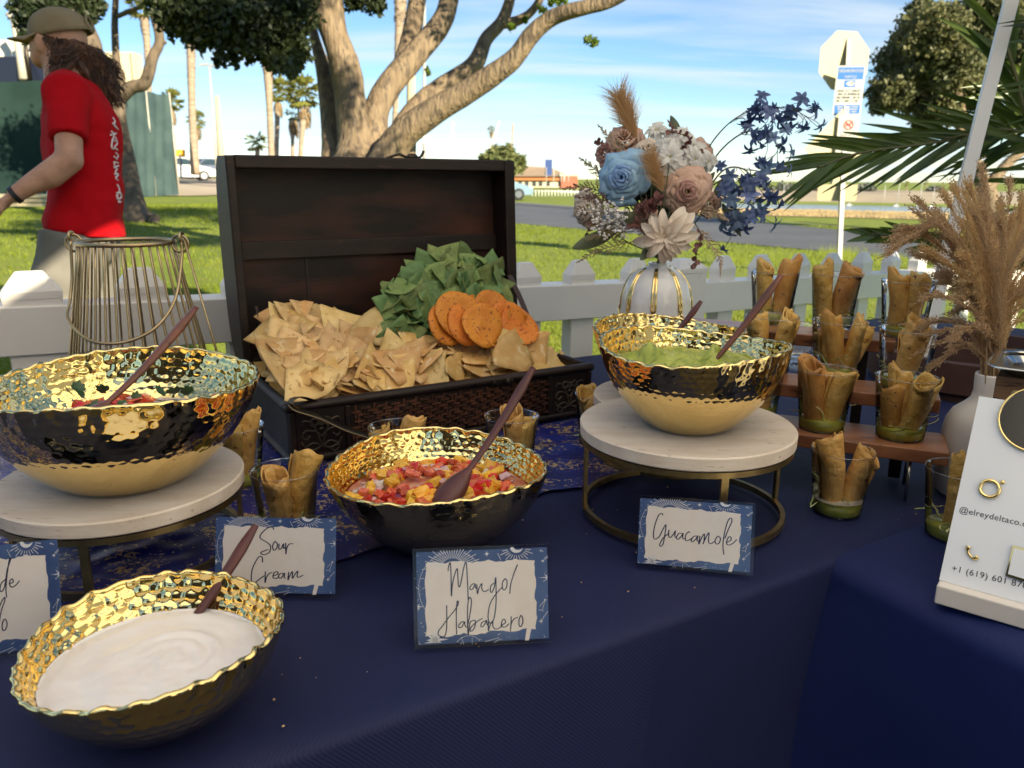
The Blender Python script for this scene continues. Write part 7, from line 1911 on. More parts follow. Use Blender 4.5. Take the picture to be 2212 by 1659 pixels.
def leafy(nm, label, path, seed, m, lw=.008, ll=.018, n=12, cat='sprig', grp=None, tipl=True):
    random.seed(seed); pts = spline([FC(*q) for q in path], 8); t_ = thing(nm, label, cat, tuple(pts[0]), grp)
    part('stem', MB().tube(pts, .0011, 5), M_brownstem, t_)
    lm = leaf_blade(ll, lw, .3).mesh('leaf'); lm.materials.append(m)
    for k in range(n):
        i = min(len(pts) - 2, int(len(pts) * (.2 + .8 * k / n))); d = nrm(pts[i + 1] - pts[i]); a = random.uniform(0, 6.28)
        X, Y, Z = frame(d); o = link('leaf', lm, None, t_); dr = nrm(d * .6 + X * math.cos(a) + Y * math.sin(a)); x2, y2, z2 = frame(dr, (.2, -1, .3))
        o.matrix_basis = mat4(x2, z2, y2, pts[i] - pts[0])
GB = 'burgundy leafed sprigs in the bouquet'
leafy('burgundy_sprig', 'burgundy leafed sprig hanging below the pink rose at right', [(1500, 480, 1.74), (1515, 510, 1.72), (1505, 545, 1.71), (1500, 580, 1.70)], 61, M_wine, .006, .013, 16, grp=GB)
leafy('burgundy_sprig', 'burgundy leafed sprig among the daisies at the top', [(1470, 370, 1.76), (1468, 330, 1.75), (1490, 300, 1.75), (1440, 280, 1.75)], 62, M_wine, .006, .013, 16, grp=GB)
leafy('burgundy_sprig', 'burgundy leafed sprig at the far left above the fern', [(1320, 330, 1.80), (1300, 310, 1.80), (1290, 305, 1.80)], 63, M_wine, .005, .011, 10, grp=GB)
leafy('burgundy_sprig', 'burgundy leafed sprig at the lower left by the baby breath', [(1300, 470, 1.76), (1275, 490, 1.75), (1262, 515, 1.74)], 64, M_wine, .005, .012, 9, grp=GB)
leafy('burgundy_sprig', 'burgundy flowerlets under the blue rose', [(1400, 470, 1.69), (1410, 445, 1.67), (1425, 425, 1.66)], 65, M_wine, .008, .018, 14, grp=GB)
M_dgl = mat('dark green leaf', (0.060, 0.085, 0.040), 0.5, col2=(0.12, 0.135, 0.07), nscale=30)
for k, (a, b, w_, lab) in enumerate((((1330, 500, 1.74), (1240, 535, 1.70), .016, 'grey green leaf drooping at the lower left edge of the bouquet'), ((1400, 480, 1.72), (1350, 470, 1.68), .018, 'dark green leaf in the shadow under the blue rose'), ((1500, 430, 1.78), (1545, 370, 1.76), .010, 'long green leaf pointing up at the right'),
                                  ((1470, 300, 1.82), (1448, 248, 1.82), .010, 'dark leaf tip sticking out of the top'), ((1560, 440, 1.76), (1600, 510, 1.74), .009, 'long green leaf arching down at right'), ((1540, 430, 1.77), (1575, 375, 1.75), .010, 'olive leaf beside the hanging blue spray'), ((1420, 520, 1.7), (1385, 560, 1.68), .012, 'small green leaf under the dahlia at left'))):
    A, B = FC(*a), FC(*b); d = B - A; l = np.linalg.norm(d); x, y, z = frame(d, CAM - A)
    mb = leaf_blade(l, w_, .15, 8); mb.xf(mat4(x, z, np.cross(x, z), A))
    single('leaf', mb, M_dgl, lab, 'leaf', 'large leaves in the bouquet')
M_gyp = mat('baby breath', (0.75, 0.72, 0.70), 0.8)
t_ = thing('baby_breath', "cluster of tiny white baby's breath at the left of the bouquet", 'flower', tuple(FC(1310, 470, 1.74)))
random.seed(71); st_ = MB()
bm_ = MB()
for k in range(5): bm_.ell((random.gauss(0, .002), random.gauss(0, .002), random.gauss(0, .002)), (.0024, 0, 0), (0, .0024, 0), (0, 0, .0024), 6, 5)
gm = bm_.mesh('floret'); gm.materials.append(M_gyp)
for k in range(64):
    x, y = random.gauss(1312, 24), random.gauss(472, 20); p = FC(x, y, 1.70 + random.uniform(-.03, .03))
    o = link('floret', gm, None, t_, tuple(p - np.array(t_.location))); o.rotation_euler = (k, k * 2, 0)
    if k % 3 == 0: st_.tube([p, FC(1370, 470, 1.74)], .0005, 4)
part('stem', st_, M_fern1, t_)
# dark heart of the bouquet: shadowed foliage between the blooms
mb = MB(); random.seed(77)
for k in range(260):
    c = FC(random.gauss(1425, 30), random.gauss(430, 34), 1.82 + random.gauss(0, .015)); d = nrm([random.gauss(0, 1) for _ in range(3)]); x, y, z = frame(d)
    q = leaf_blade(.04, .011, .3, 4); q.xf(mat4(x, y, z, c)); mb.add(q.v[0], q.f)
bf = thing('bouquet_foliage', 'dark filler leaves packed behind the blooms of the bouquet', 'foliage', tuple(VTOP))
part('leaves', mb, M_dgl, bf, kind='stuff')

# ================================================================== BOTTLE VASE WITH PAMPAS
M_mw = mat('matt white ceramic', (0.66, 0.62, 0.60), 0.55)
bc = ad(2127, 900, 1.26); bc = np.array([bc[0], bc[1], TZ])
mb = MB().lathe([(0.001, 0.001), (.052, .001), (.058, .006), (.0595, .03), (.057, .105), (.054, .122), (.046, .138), (.032, .150), (.0235, .160), (.0215, .172), (.0225, .197), (.0215, .200), (.0185, .199), (.018, .16)], 48, bc)
single('bottle_vase', mb, M_mw, 'matt white bottle shaped vase with dried grass, right of the riser', 'vase')
M_pam = [mat('dried grass brown', (0.66, 0.46, 0.23), 0.7, transl=0.5), mat('dried grass tan', (0.78, 0.60, 0.34), 0.7, transl=0.5), mat('dried grass mauve', (0.56, 0.39, 0.23), 0.7, transl=0.5)]
pg = thing('dried_grass_bunch', 'big bunch of brown dried pampas grass in the white bottle vase', 'dried grass', tuple(bc + ZZ * .2))
random.seed(81)
neck = bc + ZZ * 0.195
def stalk(path, seed, hair, spread, m, thick=.0011):
    pts = spline(path, 9); n = len(pts); mb = MB(); mb.tube(pts[: n // 2 + 3], thick, 4)
    for k in range(hair):
        q = .30 + .70 * random.random() ** .9; i = min(n - 2, int(q * (n - 1))); p = pts[i]; d = nrm(pts[i + 1] - pts[i])
        o = np.array([random.gauss(0, 1) for _ in range(3)]); o = nrm(o - d * (o @ d)); l = spread * random.uniform(.5, 1.3) * (1.15 - .5 * q)
        p1 = p + nrm(d + o * .30) * l * .5; p2 = p1 + nrm(d + o * .14 - ZZ * .05) * l * .7
        s = nrm(np.cross(d, o)) * .0005
        mb.add([p - s, p + s, p1 + s * .9, p1 - s * .9, p2], [(0, 1, 2, 3), (3, 2, 4)])
        for r in range(3):
            a = p1 + (p2 - p1) * (r / 3); e = a + nrm(d + np.array([random.gauss(0, .7) for _ in range(3)])) * .006
            s2 = nrm(np.cross(e - a, CAM - a)) * .0008
            mb.add([a, (a + e) / 2 + s2, e, (a + e) / 2 - s2], [(0, 1, 2, 3)])
    part('stalk', mb, m, pg)
tips = []
for k in range(84):
    tx = random.gauss(2120, 95); ty = random.uniform(365, 640) + abs(tx - 2130) * .35
    if tx < 1975: tx = random.uniform(1985, 2100)
    tips.append((tx, ty, 1.26 + random.gauss(0, .045)))
tips += [(1918, 540, 1.26), (1925, 525, 1.27), (1935, 510, 1.27), (1915, 552, 1.26), (1950, 500, 1.28), (1960, 490, 1.27), (1930, 535, 1.25)]
for k, (tx, ty, d) in enumerate(tips):
    tip = ad(tx, ty, d); b0 = neck + np.array([random.gauss(0, .006), random.gauss(0, .006), -.06]); b1 = neck + np.array([random.gauss(0, .007), random.gauss(0, .007), .02])
    if tx < 1970:
        m1 = ad(2085 + random.uniform(-8, 8), 600, d); m2 = ad(2040 + random.uniform(-10, 10), 488 + random.uniform(-8, 12), d); path = [b0, b1, m1, m2, ad((tx + 2040) / 2, 492 + (ty - 490) * .25, d), tip]
        stalk(path, k, 120, .030, M_pam[2], .0012)
    else:
        m1 = b1 + (tip - b1) * .45 + (ZZ * .03) + np.array([(2120 - tx) * .00012, 0, 0]); path = [b0, b1, m1, b1 + (tip - b1) * .8 + ZZ * .02, tip]
        stalk(path, k, 130, .036, M_pam[k % 3] if tx > 2090 else M_pam[(k % 2) * 2])
for k in range(7):
    tip = ad(random.uniform(1945, 2030), random.uniform(715, 800), 1.26); b1 = neck + ZZ * .01
    stalk([neck - ZZ * .04, b1, b1 + (tip - b1) * .5 + ZZ * .035, tip], 200 + k, 46, .022, M_pam[2], .0009)

# ================================================================== WOODEN DISPENSER BOX WITH A METAL TRAY
M_barn = mat('rough brown plank', (0.13, 0.065, 0.03), 0.65, col2=(0.22, 0.12, 0.055), nscale=6, stretch=(2, 2, 12), col3=(0.04, 0.018, 0.01), n3=14, bump=0.4, bscale=50)
M_chrome = mat('polished steel', (0.62, 0.60, 0.56), 0.16, 1.0)
bo = az(2128, 990, TZ + .004) 
BX = nrm(np.array([1, -0.72, 0])); BY = np.array([-BX[1], BX[0], 0])
b0 = ad(2138, 905, 1.04); b0 = np.array([b0[0], b0[1], TZ + .004])
bx = thing('wooden_box', 'rough brown wooden box with a steel tray on top, at the right edge', 'box', tuple(b0))
zt_ = ad(2140, 806, 1.04)[2]
part('front_panel', MB().box(b0 + BX * .17 + ZZ * (zt_ - TZ) / 2, BX * .34, BY * .018, ZZ * (zt_ - TZ - .004)), M_barn, bx, False, bevel=.002)
part('side_panel', MB().box(b0 + BX * .009 + BY * .055 + ZZ * (zt_ - TZ) / 2, BX * .018, BY * .09, ZZ * (zt_ - TZ - .006)), M_barn, bx, False, bevel=.002)
part('side_panel', MB().box(b0 + BX * .331 + BY * .055 + ZZ * (zt_ - TZ) / 2, BX * .018, BY * .09, ZZ * (zt_ - TZ - .006)), M_barn, bx, False, bevel=.002)
sp_ = ad(2148, 843, 1.2); sp_ = b0 + BX * .024 - BY * .0095 + ZZ * (ad(2150, 845, 1.04)[2] - TZ)
part('screw', MB().ell(sp_, BX * .006, BY * .002, ZZ * .006, 12, 6), M_brass, bx)
tr = thing('steel_tray', 'polished steel tray with a rolled rim on top of the wooden box', 'tray', tuple(b0 + ZZ * (zt_ - TZ)))
q0 = b0 + BX * .17 + BY * .05; q0 = np.array([q0[0], q0[1], zt_ + .001])
def rr_poly(cx, hx, hy, z, r=.02, n=6):
    out = []
    for sx, sy, a0 in ((1, 1, 0), (-1, 1, 90), (-1, -1, 180), (1, -1, 270)):
        for k in range(n + 1):
            a = R_(a0 + 90 * k / n); out.append(cx + BX * (sx * (hx - r) + r * math.cos(a)) + BY * (sy * (hy - r) + r * math.sin(a)) + ZZ * z)
    return out
P = np.array([rr_poly(q0, .172 - i[0], .066 - i[0], i[1], max(.004, .022 - i[0] * .3)) for i in ((.0, .012), (-.006, .016), (-.012, .014), (-.006, .012), (.002, .008), (.012, .001))])
mb = MB().grid(P, cv=True); mb.poly(P[-1]); part('pan', mb, M_chrome, tr)
# ================================================================== planter behind the riser
M_terr = mat('dark terracotta', (0.050, 0.020, 0.014), 0.7, col2=(0.08, 0.032, 0.022), nscale=8, bump=.3)
pc = ad(2060, 800, 1.95); pc = np.array([pc[0] + .08, pc[1] + .05, 0])
pot = thing('planter', 'dark terracotta planter standing behind the riser', 'planter', tuple(pc))
part('pot', MB().lathe([(.001, .005), (.19, .005), (.20, .02), (.235, .76), (.25, .77), (.25, .84), (.225, .84), (.215, .76), (.001, .74)], 48, pc), M_terr, pot, auto=40)
# ================================================================== CARDS IN ACRYLIC HOLDERS
M_cardblue = mat('card print night blue', (0.035, 0.075, 0.23), 0.5, col2=(0.075, 0.14, 0.33), nscale=14)
M_cardcream = mat('card print cream', (0.90, 0.82, 0.77), 0.6, col2=(0.92, 0.85, 0.81), nscale=70)
M_cardwhite = mat('card print pale lines', (0.8, 0.8, 0.84), 0.6)
M_ink = mat('navy ink', (0.012, 0.018, 0.075), 0.5)
M_acr = clear('acrylic sheet', (1, 1, 1), edge=0.004, ior=1.2, rough=0.03)
def trace(pts, C, n=6):
    # pts in the coordinates of a close-up, C = its card corners TL TR BR BL  ->  card units (x 0..1.5, y 0..1)
    out = []
    for x, y in pts:
        # inverse bilinear by a few Newton steps
        s, t = .5, .5
        for _ in range(12):
            px = (1 - t) * ((1 - s) * C[0][0] + s * C[1][0]) + t * ((1 - s) * C[3][0] + s * C[2][0]); py = (1 - t) * ((1 - s) * C[0][1] + s * C[1][1]) + t * ((1 - s) * C[3][1] + s * C[2][1])
            ex, ey = x - px, y - py
            ax = (1 - t) * (C[1][0] - C[0][0]) + t * (C[2][0] - C[3][0]); ay = (1 - t) * (C[1][1] - C[0][1]) + t * (C[2][1] - C[3][1])
            bx_ = (1 - s) * (C[3][0] - C[0][0]) + s * (C[2][0] - C[1][0]); by_ = (1 - s) * (C[3][1] - C[0][1]) + s * (C[2][1] - C[1][1])
            dt = ax * by_ - ay * bx_; s += (ex * by_ - ey * bx_) / dt; t += (ax * ey - ay * ex) / dt
        out.append(np.array([s * 1.5, 1 - t, 0]))
    return [p for p in spline(out, n)]
CM = ((215, 130), (2035, 45), (2045, 1225), (215, 1340))
T_MANGO = [[(668, 385), (675, 330), (700, 285), (706, 480), (705, 695), (720, 560), (750, 440), (788, 352), (796, 450), (802, 560), (820, 570), (845, 480), (880, 330), (910, 280), (922, 500), (928, 740)],
 [(1035, 548), (1000, 537), (960, 570), (955, 605), (985, 605), (1015, 560), (1025, 538), (1028, 580), (1048, 600)], [(1046, 545), (1052, 660), (1070, 600), (1100, 545), (1115, 540), (1110, 590), (1130, 625), (1160, 630), (1205, 605)],
 [(1275, 525), (1235, 560), (1225, 620), (1245, 640), (1280, 570), (1300, 455), (1302, 640), (1296, 800), (1270, 950), (1230, 1020), (1200, 1000), (1190, 920), (1220, 780), (1300, 660), (1385, 575)], [(1425, 468), (1390, 520), (1390, 590), (1415, 608), (1445, 570), (1450, 500), (1428, 466)],
 [(1595, 295), (1540, 420), (1500, 540), (1485, 655)],
 [(640, 805), (640, 900), (635, 1080), (610, 1180), (570, 1190), (525, 1170), (530, 1120), (580, 1060), (660, 960), (740, 870), (790, 800), (794, 755), (780, 765), (766, 900), (765, 1160)],
 [(880, 1008), (840, 1005), (800, 1045), (800, 1078), (840, 1065), (872, 1005), (880, 1050), (910, 1060), (950, 900), (970, 760), (955, 705), (930, 740), (915, 900), (918, 1165), (932, 1090), (950, 1010), (1000, 985), (1020, 1000), (1010, 1060), (980, 1110), (945, 1122)],
 [(945, 1122), (960, 1070), (1050, 995), (1115, 960)], [(1165, 985), (1110, 1010), (1090, 1050), (1110, 1065), (1150, 1020), (1168, 982), (1175, 1030), (1190, 1050)], [(1192, 1000), (1190, 1112), (1210, 1050), (1250, 990), (1250, 1050), (1275, 1085), (1330, 1080), (1400, 1020)],
 [(1370, 1040), (1420, 1010), (1410, 970), (1385, 975), (1365, 1030), (1375, 1060), (1420, 1060), (1470, 1020)], [(1500, 930), (1495, 1020), (1485, 1115), (1500, 1020), (1540, 960), (1590, 942)], [(1630, 915), (1605, 970), (1605, 1040), (1630, 1052), (1655, 1000), (1650, 940), (1630, 913)]]
CG = ((1065, 985), (2078, 1050), (2072, 1650), (1047, 1578))
T_GUAC = [[(1287, 1152), (1275, 1135), (1245, 1160), (1215, 1250), (1208, 1330), (1225, 1355), (1260, 1330), (1290, 1270), (1315, 1232), (1310, 1300), (1295, 1390), (1275, 1415), (1265, 1400), (1290, 1350), (1345, 1300)], [(1343, 1275), (1340, 1320), (1355, 1340), (1385, 1310), (1400, 1282), (1396, 1325), (1408, 1342)],
 [(1465, 1305), (1430, 1305), (1410, 1340), (1425, 1355), (1455, 1325), (1468, 1303), (1465, 1345), (1485, 1350)], [(1525, 1300), (1515, 1290), (1490, 1320), (1490, 1360), (1510, 1365), (1545, 1345)], [(1590, 1325), (1560, 1330), (1540, 1360), (1550, 1375), (1580, 1350), (1596, 1323), (1590, 1365), (1605, 1368)],
 [(1615, 1325), (1605, 1395), (1630, 1340), (1652, 1308), (1650, 1370), (1642, 1392), (1670, 1330), (1692, 1298), (1690, 1370), (1710, 1390), (1745, 1368)], [(1768, 1325), (1746, 1360), (1756, 1390), (1780, 1385), (1792, 1345), (1771, 1323)],
 [(1829, 1345), (1856, 1270), (1885, 1200), (1875, 1172), (1850, 1200), (1825, 1300), (1815, 1400), (1825, 1480)], [(1840, 1380), (1880, 1360), (1880, 1332), (1860, 1335), (1845, 1380), (1865, 1400), (1900, 1385), (1932, 1352)]]
CS = ((90, 1012), (1160, 1005), (1150, 1643), (75, 1650))
T_SOUR = [[(604, 1122), (600, 1105), (560, 1107), (505, 1150), (490, 1190), (540, 1220), (578, 1250), (570, 1300), (530, 1322), (497, 1315), (505, 1300), (560, 1280)], [(615, 1215), (597, 1250), (605, 1285), (630, 1270), (637, 1235), (615, 1213)], [(652, 1232), (650, 1275), (670, 1270), (690, 1232), (690, 1268), (703, 1262)], [(708, 1225), (710, 1315), (718, 1265), (740, 1235), (775, 1230)],
 [(510, 1385), (508, 1345), (480, 1340), (445, 1390), (420, 1450), (415, 1530), (440, 1550), (480, 1520), (525, 1490)], [(535, 1455), (532, 1545), (545, 1500), (570, 1470), (595, 1462)], [(600, 1490), (640, 1475), (635, 1455), (610, 1465), (600, 1500), (625, 1510), (650, 1495)], [(690, 1465), (655, 1475), (650, 1500), (670, 1505), (698, 1465), (696, 1500), (712, 1503)],
 [(735, 1455), (728, 1520), (742, 1488), (766, 1452), (766, 1505), (790, 1470), (812, 1448), (806, 1488), (820, 1495), (860, 1478)]]
CPc = ((-905, 330), (840, 205), (815, 1370), (-905, 1500))
T_PICO = [[(122, 640), (65, 680), (40, 750), (70, 762), (110, 690), (150, 540), (205, 430), (185, 440), (140, 600), (115, 740), (115, 830)], [(160, 690), (210, 672), (200, 640), (170, 660), (165, 700), (190, 725), (240, 705), (290, 660)],
 [(-140, 1075), (-60, 920), (0, 850), (0, 880), (-60, 985), (-90, 1110)], [(-40, 1080), (20, 920), (85, 830), (90, 860), (40, 960), (0, 1085)], [(60, 1055), (35, 1110), (40, 1165), (70, 1160), (95, 1110), (85, 1060), (60, 1053)]]
CARDN = 0
def card(label, bl, br, h, lean, strokes, C, wth=.0105):
    bl, br = np.asarray(bl), np.asarray(br); X = nrm(br - bl); wd = np.linalg.norm(br - bl); nb = np.array([-X[1], X[0], 0]); nb = nrm(nb)
    Yv = nrm(ZZ * math.cos(lean) + nb * math.sin(lean)); Zf = np.cross(X, Yv)
    o0 = bl + ZZ * .002
    holder = thing('card_holder', 'clear acrylic holder of the ' + label.split(' card')[0].replace('blue', 'blue') + label.split(' card')[1].split(' in front')[0].split(' behind')[0].split(', cut')[0] + ' card', 'sign holder', tuple(bl), 'acrylic card holders')
    def P2(x, y, z): return o0 + X * x + Yv * y + Zf * z
    mb = MB()
    # L bend: leaning face, back leaf, foot
    def sheet(pts, th=.0016):
        mb.prism(pts, nrm(np.cross(pts[1] - pts[0], pts[2] - pts[0])) * th)
    sheet([P2(-.001, 0, .0016), P2(wd + .001, 0, .0016), P2(wd + .001, h + .001, .0016), P2(-.001, h + .001, .0016)])
    o_ = part('front_sheet', mb, M_acr, holder, False); o_.data.materials.append(M_lip)
    for p_ in o_.data.polygons: p_.material_index = 0 if p_.area > wd * h * .5 else 1
    mb = MB(); bk = h * math.sin(lean) + .035
    sheet([P2(-.001, h, -.001), P2(wd + .001, h, -.001), o0 + X * (wd + .001) + nb * bk, o0 - X * .001 + nb * bk])
    part('back_leg', mb, M_acr, holder, False)
    cd_ = thing('menu_card', label, 'card', tuple(bl), 'blue menu cards')
    e = .003
    part('paper', MB().prism([P2(e, e, -.0002), P2(wd - e, e, -.0002), P2(wd - e, h - e, -.0002), P2(e, h - e, -.0002)], -Zf * .0006), M_cardblue, cd_, False)
    sx = wd / 1.5; sy = h
    def Q(x, y, z): return P2(x * sx, y * sy, z)
    # cream torn window
    W_ = []
    rr = random.Random(5)
    def edge(a, b, n, amp):
        for k in range(n):
            t = k / n; p = np.array(a) + (np.array(b) - np.array(a)) * t; d = np.array(b) - np.array(a); d = d / np.linalg.norm(d); nn = np.array([-d[1], d[0]])
            p = p + nn * amp * (math.sin(t * n * .85 + rr.uniform(0, 1)) * .6 + rr.uniform(-.5, .5)); W_.append(p)
    edge((.115, .105), (1.32, .135), 26, .016); edge((1.33, .13), (1.335, .845), 18, .016); edge((1.33, .85), (.13, .865), 28, .014); edge((.125, .86), (.115, .11), 18, .013)
    Wc = np.mean(W_, axis=0); mb = MB()
    V = [Q(Wc[0], Wc[1], .0002)] + [Q(p[0], p[1], .0002) for p in W_]
    mb.add(V, [(0, 1 + k, 1 + (k + 1) % len(W_)) for k in range(len(W_))])
    mb.add([Q(1.20, .02, .0002), Q(1.245, .02, .0002), Q(1.275, .14, .0002), Q(1.225, .15, .0002)], [(0, 1, 2, 3)])
    part('cream_panel', mb, M_cardcream, cd_, False)
    # pale ornaments
    mb = MB()
    def seg(x0, y0, x1, y1, w=.006, z=.0003):
        d = np.array([x1 - x0, y1 - y0]); l = np.linalg.norm(d); d = d / l; n_ = np.array([-d[1], d[0]]) * w / 2
        mb.add([Q(x0 + n_[0], y0 + n_[1], z), Q(x0 - n_[0], y0 - n_[1], z), Q(x1 - n_[0], y1 - n_[1], z), Q(x1 + n_[0], y1 + n_[1], z)], [(0, 1, 2, 3)])
    def star(x, y, r, n=8, inner=.25):
        V = []
        for k in range(2 * n):
            a = math.pi * k / n; q = r * (1 if k % 4 == 0 else .62 if k % 2 == 0 else inner); V.append(Q(min(1.465, max(.035, x + q * math.cos(a))), min(.965, max(.045, y + q * math.sin(a))), .0003))
        mb.add([Q(min(1.465, max(.035, x)), max(.045, y), .0003)] + V, [(0, 1 + k, 1 + (k + 1) % (2 * n)) for k in range(2 * n)])
    def dot(x, y, r=.006): mb.poly([Q(x + r * math.cos(2 * math.pi * k / 8), y + r * math.sin(2 * math.pi * k / 8), .0003) for k in range(8)])
    def arc(x, y, r, a0, a1, w=.004, n=16):
        for k in range(n):
            a, b = R_(a0 + (a1 - a0) * k / n), R_(a0 + (a1 - a0) * (k + 1) / n); seg(x + r * math.cos(a), y + r * math.sin(a), x + r * math.cos(b), y + r * math.sin(b), w)
    for k in range(23):
        a = R_(12 + 156 * k / 22); r0_, r1_ = .10, .20 + .04 * (k % 2)
        x0, y0, x1, y1 = .42 + 1.15 * r0_ * math.cos(a), .80 + r0_ * math.sin(a), .42 + 1.3 * r1_ * math.cos(a), .80 + r1_ * math.sin(a)
        if y1 < .985: seg(x0, y0, x1, y1)
        else: seg(x0, y0, x0 + (x1 - x0) * (.985 - y0) / (y1 - y0), .985)
    for k in range(13):
        a = R_(195 + 150 * k / 12); r0_, r1_ = .085, .125 + .03 * (k % 2); seg(1.13 + r0_ * 1.2 * math.cos(a), .985 + r0_ * math.sin(a), 1.13 + r1_ * 1.3 * math.cos(a), .985 + r1_ * math.sin(a))
    V = [(1.13 + .07 * math.cos(R_(180 + 170 * k / 10)), .985 + .058 * math.sin(R_(180 + 170 * k / 10))) for k in range(11)] + [(1.15 + .052 * math.cos(R_(350 - 170 * k / 10)), .987 + .030 * math.sin(R_(350 - 170 * k / 10))) for k in range(11)]
    mb.poly([Q(x, y, .0003) for x, y in V])
    star(.80, .93, .035); star(.03, .42, .07); star(.02, .78, .03, inner=.2); star(1.40, .94, .02, 4); star(1.42, .83, .022); star(1.47, .66, .10, 8, .16); star(1.385, .21, .035, 8, .2); star(1.435, .43, .022, 5); star(.455, .035, .03, 4)
    star(.215, .075, .15, 10, .3); dot(.215, .075, .035)
    arc(.42, .60, .37, 100, 215); arc(.42, .60, .37, 20, 70); arc(.58, -.06, .16, 40, 140); seg(.50, .09, .53, .01, .003); seg(.62, .08, .62, .01, .003)
    for x0, y0, x1, y1 in ((.76, .03, .92, .065), (.86, .015, .93, .05), (.90, .09, .93, .105), (1.43, .85, 1.475, .885), (1.44, .845, 1.48, .872), (.92, .93, .955, .86), (1.385, .21, 1.46, .31), (1.435, .43, 1.40, .32), (1.435, .43, 1.37, .36), (1.40, .32, 1.36, .33), (.02, .62, .05, .60), (.09, .80, .13, .80), (.07, .70, .11, .71), (.09, .60, .12, .615)): seg(x0, y0, x1, y1, .0045)
    for k in range(26): dot(rr.choice((rr.uniform(.01, .1), rr.uniform(1.36, 1.48))), rr.uniform(.03, .97), rr.uniform(.003, .006))
    for k in range(8): dot(rr.uniform(.1, 1.4), rr.uniform(.02, .07), .004)
    part('pale_ornament', mb, M_cardwhite, cd_, False)
    # handwriting
    mb = MB()
    for st in strokes:
        P = trace(st, C); m = len(P); L_, R2 = [], []
        for k in range(m):
            d = P[min(k + 1, m - 1)] - P[max(k - 1, 0)]; d = d / (np.linalg.norm(d) + 1e-9); n_ = np.array([-d[1], d[0], 0]); w = wth * (.75 + .35 * abs(d[1]))
            L_.append(Q(*(P[k] + n_ * w / 2)[:2], .0005)); R2.append(Q(*(P[k] - n_ * w / 2)[:2], .0005))
        mb.grid(np.array([L_, R2]))
    part('lettering', mb, M_ink, cd_, False)
def tz(x, y): return az(x, y, TZ + .001)
card('blue card reading Guacamole in front of the right stand', tz(1371, 1224), tz(1624, 1245), .0905, R_(16), T_GUAC, CG, .0135)
card('blue card reading Mango / Habanero in front of the mango salsa', tz(897, 1404), tz(1192, 1388), .1045, R_(16), T_MANGO, CM, .011)
card('blue card reading Sour Cream behind the sour cream spoon', tz(458, 1288), tz(729, 1292), .0960, R_(16), T_SOUR, CS, .013)
card('blue card reading de Gallo, cut off at the left edge of the photo', tz(-160, 1445), tz(146, 1400), .118, R_(16), T_PICO, CPc, .012)

# ================================================================== WHITE ACRYLIC SIGN
M_wac = mat('white acrylic', (0.82, 0.84, 0.88), 0.22, coat=.3)
M_wac2 = mat('warm white base', (0.74, 0.68, 0.62), 0.35)
M_txt = mat('black vinyl', (0.010, 0.010, 0.016), 0.35)
M_disc = mat('black gloss disc', (0.012, 0.011, 0.010), 0.12)
sB0 = az(2022, 1290, TZ + .006); sB1 = az(2215, 1346, TZ + .006)
SX = nrm(sB1 - sB0); SB = nrm(np.array([-SX[1], SX[0], 0]))
sg = thing('acrylic_sign', 'white acrylic stand sign with black contact lettering and a gold ring, at lower right', 'sign', tuple(sB0))
SW = .27; slean = R_(24)
SY = nrm(ZZ * math.cos(slean) + SB * math.sin(slean)); SF = np.cross(SX, SY)
part('base', MB().box(sB0 + SX * SW / 2 + SB * .012 + ZZ * .009, SX * SW, SB * .046, ZZ * .024), M_wac2, sg, False, bevel=.002)
s0 = sB0 + SB * .003 + ZZ * .0215
tp = None
def SQ(x, y, z=0): return s0 + SX * x + SY * y + SF * z
def onsign(px, py):
    d = ray(px, py); t = ((s0 - CAM) @ SF) / (d @ SF); p = CAM + d * t - s0
    return float(p @ SX), float(p @ SY)
hx, hy = onsign(2130, 858)
SH_ = hy
part('panel', MB().prism([SQ(0, 0, -.004), SQ(SW, 0, -.004), SQ(SW, SH_, -.004), SQ(0, SH_, -.004)], SF * .004), M_wac, sg, False)
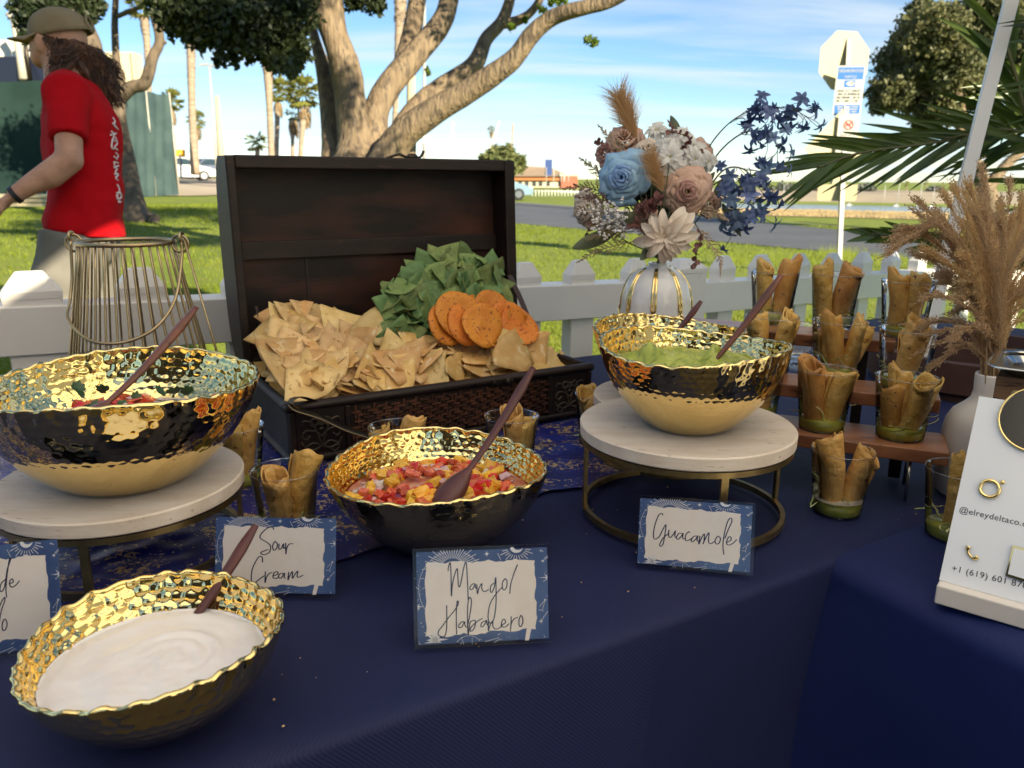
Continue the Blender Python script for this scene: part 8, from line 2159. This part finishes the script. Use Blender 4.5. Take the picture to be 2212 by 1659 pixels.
def text_on(txt, px0, py0, px1, py1, capw=None, name='lettering', m=M_txt, spacing=1.0):
    x0, y0 = onsign(px0, py0); x1, y1 = onsign(px1, py1)
    cu = bpy.data.curves.new('lettering', 'FONT'); cu.body = txt; cu.size = 1; cu.space_character = spacing; cu.resolution_u = 4
    o = bpy.data.objects.new('lettering', cu); COL.objects.link(o); dg = bpy.context.evaluated_depsgraph_get(); me = bpy.data.meshes.new_from_object(o.evaluated_get(dg)); bpy.data.objects.remove(o)
    xs = [v.co.x for v in me.vertices]; wdt = max(xs) - min(xs)
    d = np.array([x1 - x0, y1 - y0]); s = np.linalg.norm(d) / wdt; d = d / np.linalg.norm(d); n_ = np.array([-d[1], d[0]])
    for v in me.vertices:
        a = (v.co.x - min(xs)) * s; b = v.co.y * s; p = SQ(x0 + d[0] * a + n_[0] * b, y0 + d[1] * a + n_[1] * b, .0004) - np.array(sg.location); v.co = Vector(p)
    e = link('lettering', me, m, sg); return e
text_on('@elreydeltaco.c', 2072, 1106, 2216, 1138, spacing=1.05)
text_on('+1 (619) 601 878', 2056, 1233, 2218, 1272, spacing=1.08)
def gring(px, py, r, rt, nm):
    x, y = onsign(px, py); part(nm, MB().ring(SQ(x, y, .002), SX, SY, r, rt, 40, 8), M_gold, sg)
gring(2138, 1056, .0098, .0021, 'gold_ring')
x, y = onsign(2166, 1042); part('gold_dot', MB().ell(SQ(x, y, .001), SX * .0026, SY * .0026, SF * .002, 12, 6), M_gold, sg)
hs_ = [onsign(*q) for q in ((2092, 1180), (2090, 1190), (2095, 1200), (2104, 1207), (2113, 1203))]
part('phone_icon', MB().tube([SQ(a, b, .0015) for a, b in spline([np.array(q) for q in hs_], 4)], [.0036, .0036, .003, .0026, .0022, .002, .002, .002, .002, .002, .0022, .0024, .003, .0034, .0036, .0036, .0034][:17], 8, flat=.6), M_gold, sg)
# gold plate at the edge (its printed code is left out)
pl_ = [onsign(*q) for q in ((2172, 1244), (2230, 1262), (2242, 1192), (2188, 1178))]
part('gold_plate', MB().prism([SQ(a, b, .0002) for a, b in pl_], SF * .003), M_gold, sg, False)
cx, cy = np.mean([q[0] for q in pl_]), np.mean([q[1] for q in pl_])
part('plate_insert', MB().prism([SQ(cx + (a - cx) * .84, cy + (b - cy) * .84, .0032) for a, b in pl_], SF * .0005), M_wac, sg, False)
dx0, dy0 = onsign(2240, 908)
DR = abs(dx0 - onsign(2155, 915)[0])
part('gold_rim', MB().ring(SQ(dx0, dy0, .003), SX, SY, DR, .0016, 64, 6), M_gold, sg)
mb = MB(); mb.prism([SQ(dx0 + DR * math.cos(2 * math.pi * k / 64), dy0 + DR * math.sin(2 * math.pi * k / 64), .001) for k in range(64)], SF * .003)
dsc = part('black_disc', mb, M_disc, sg, False)
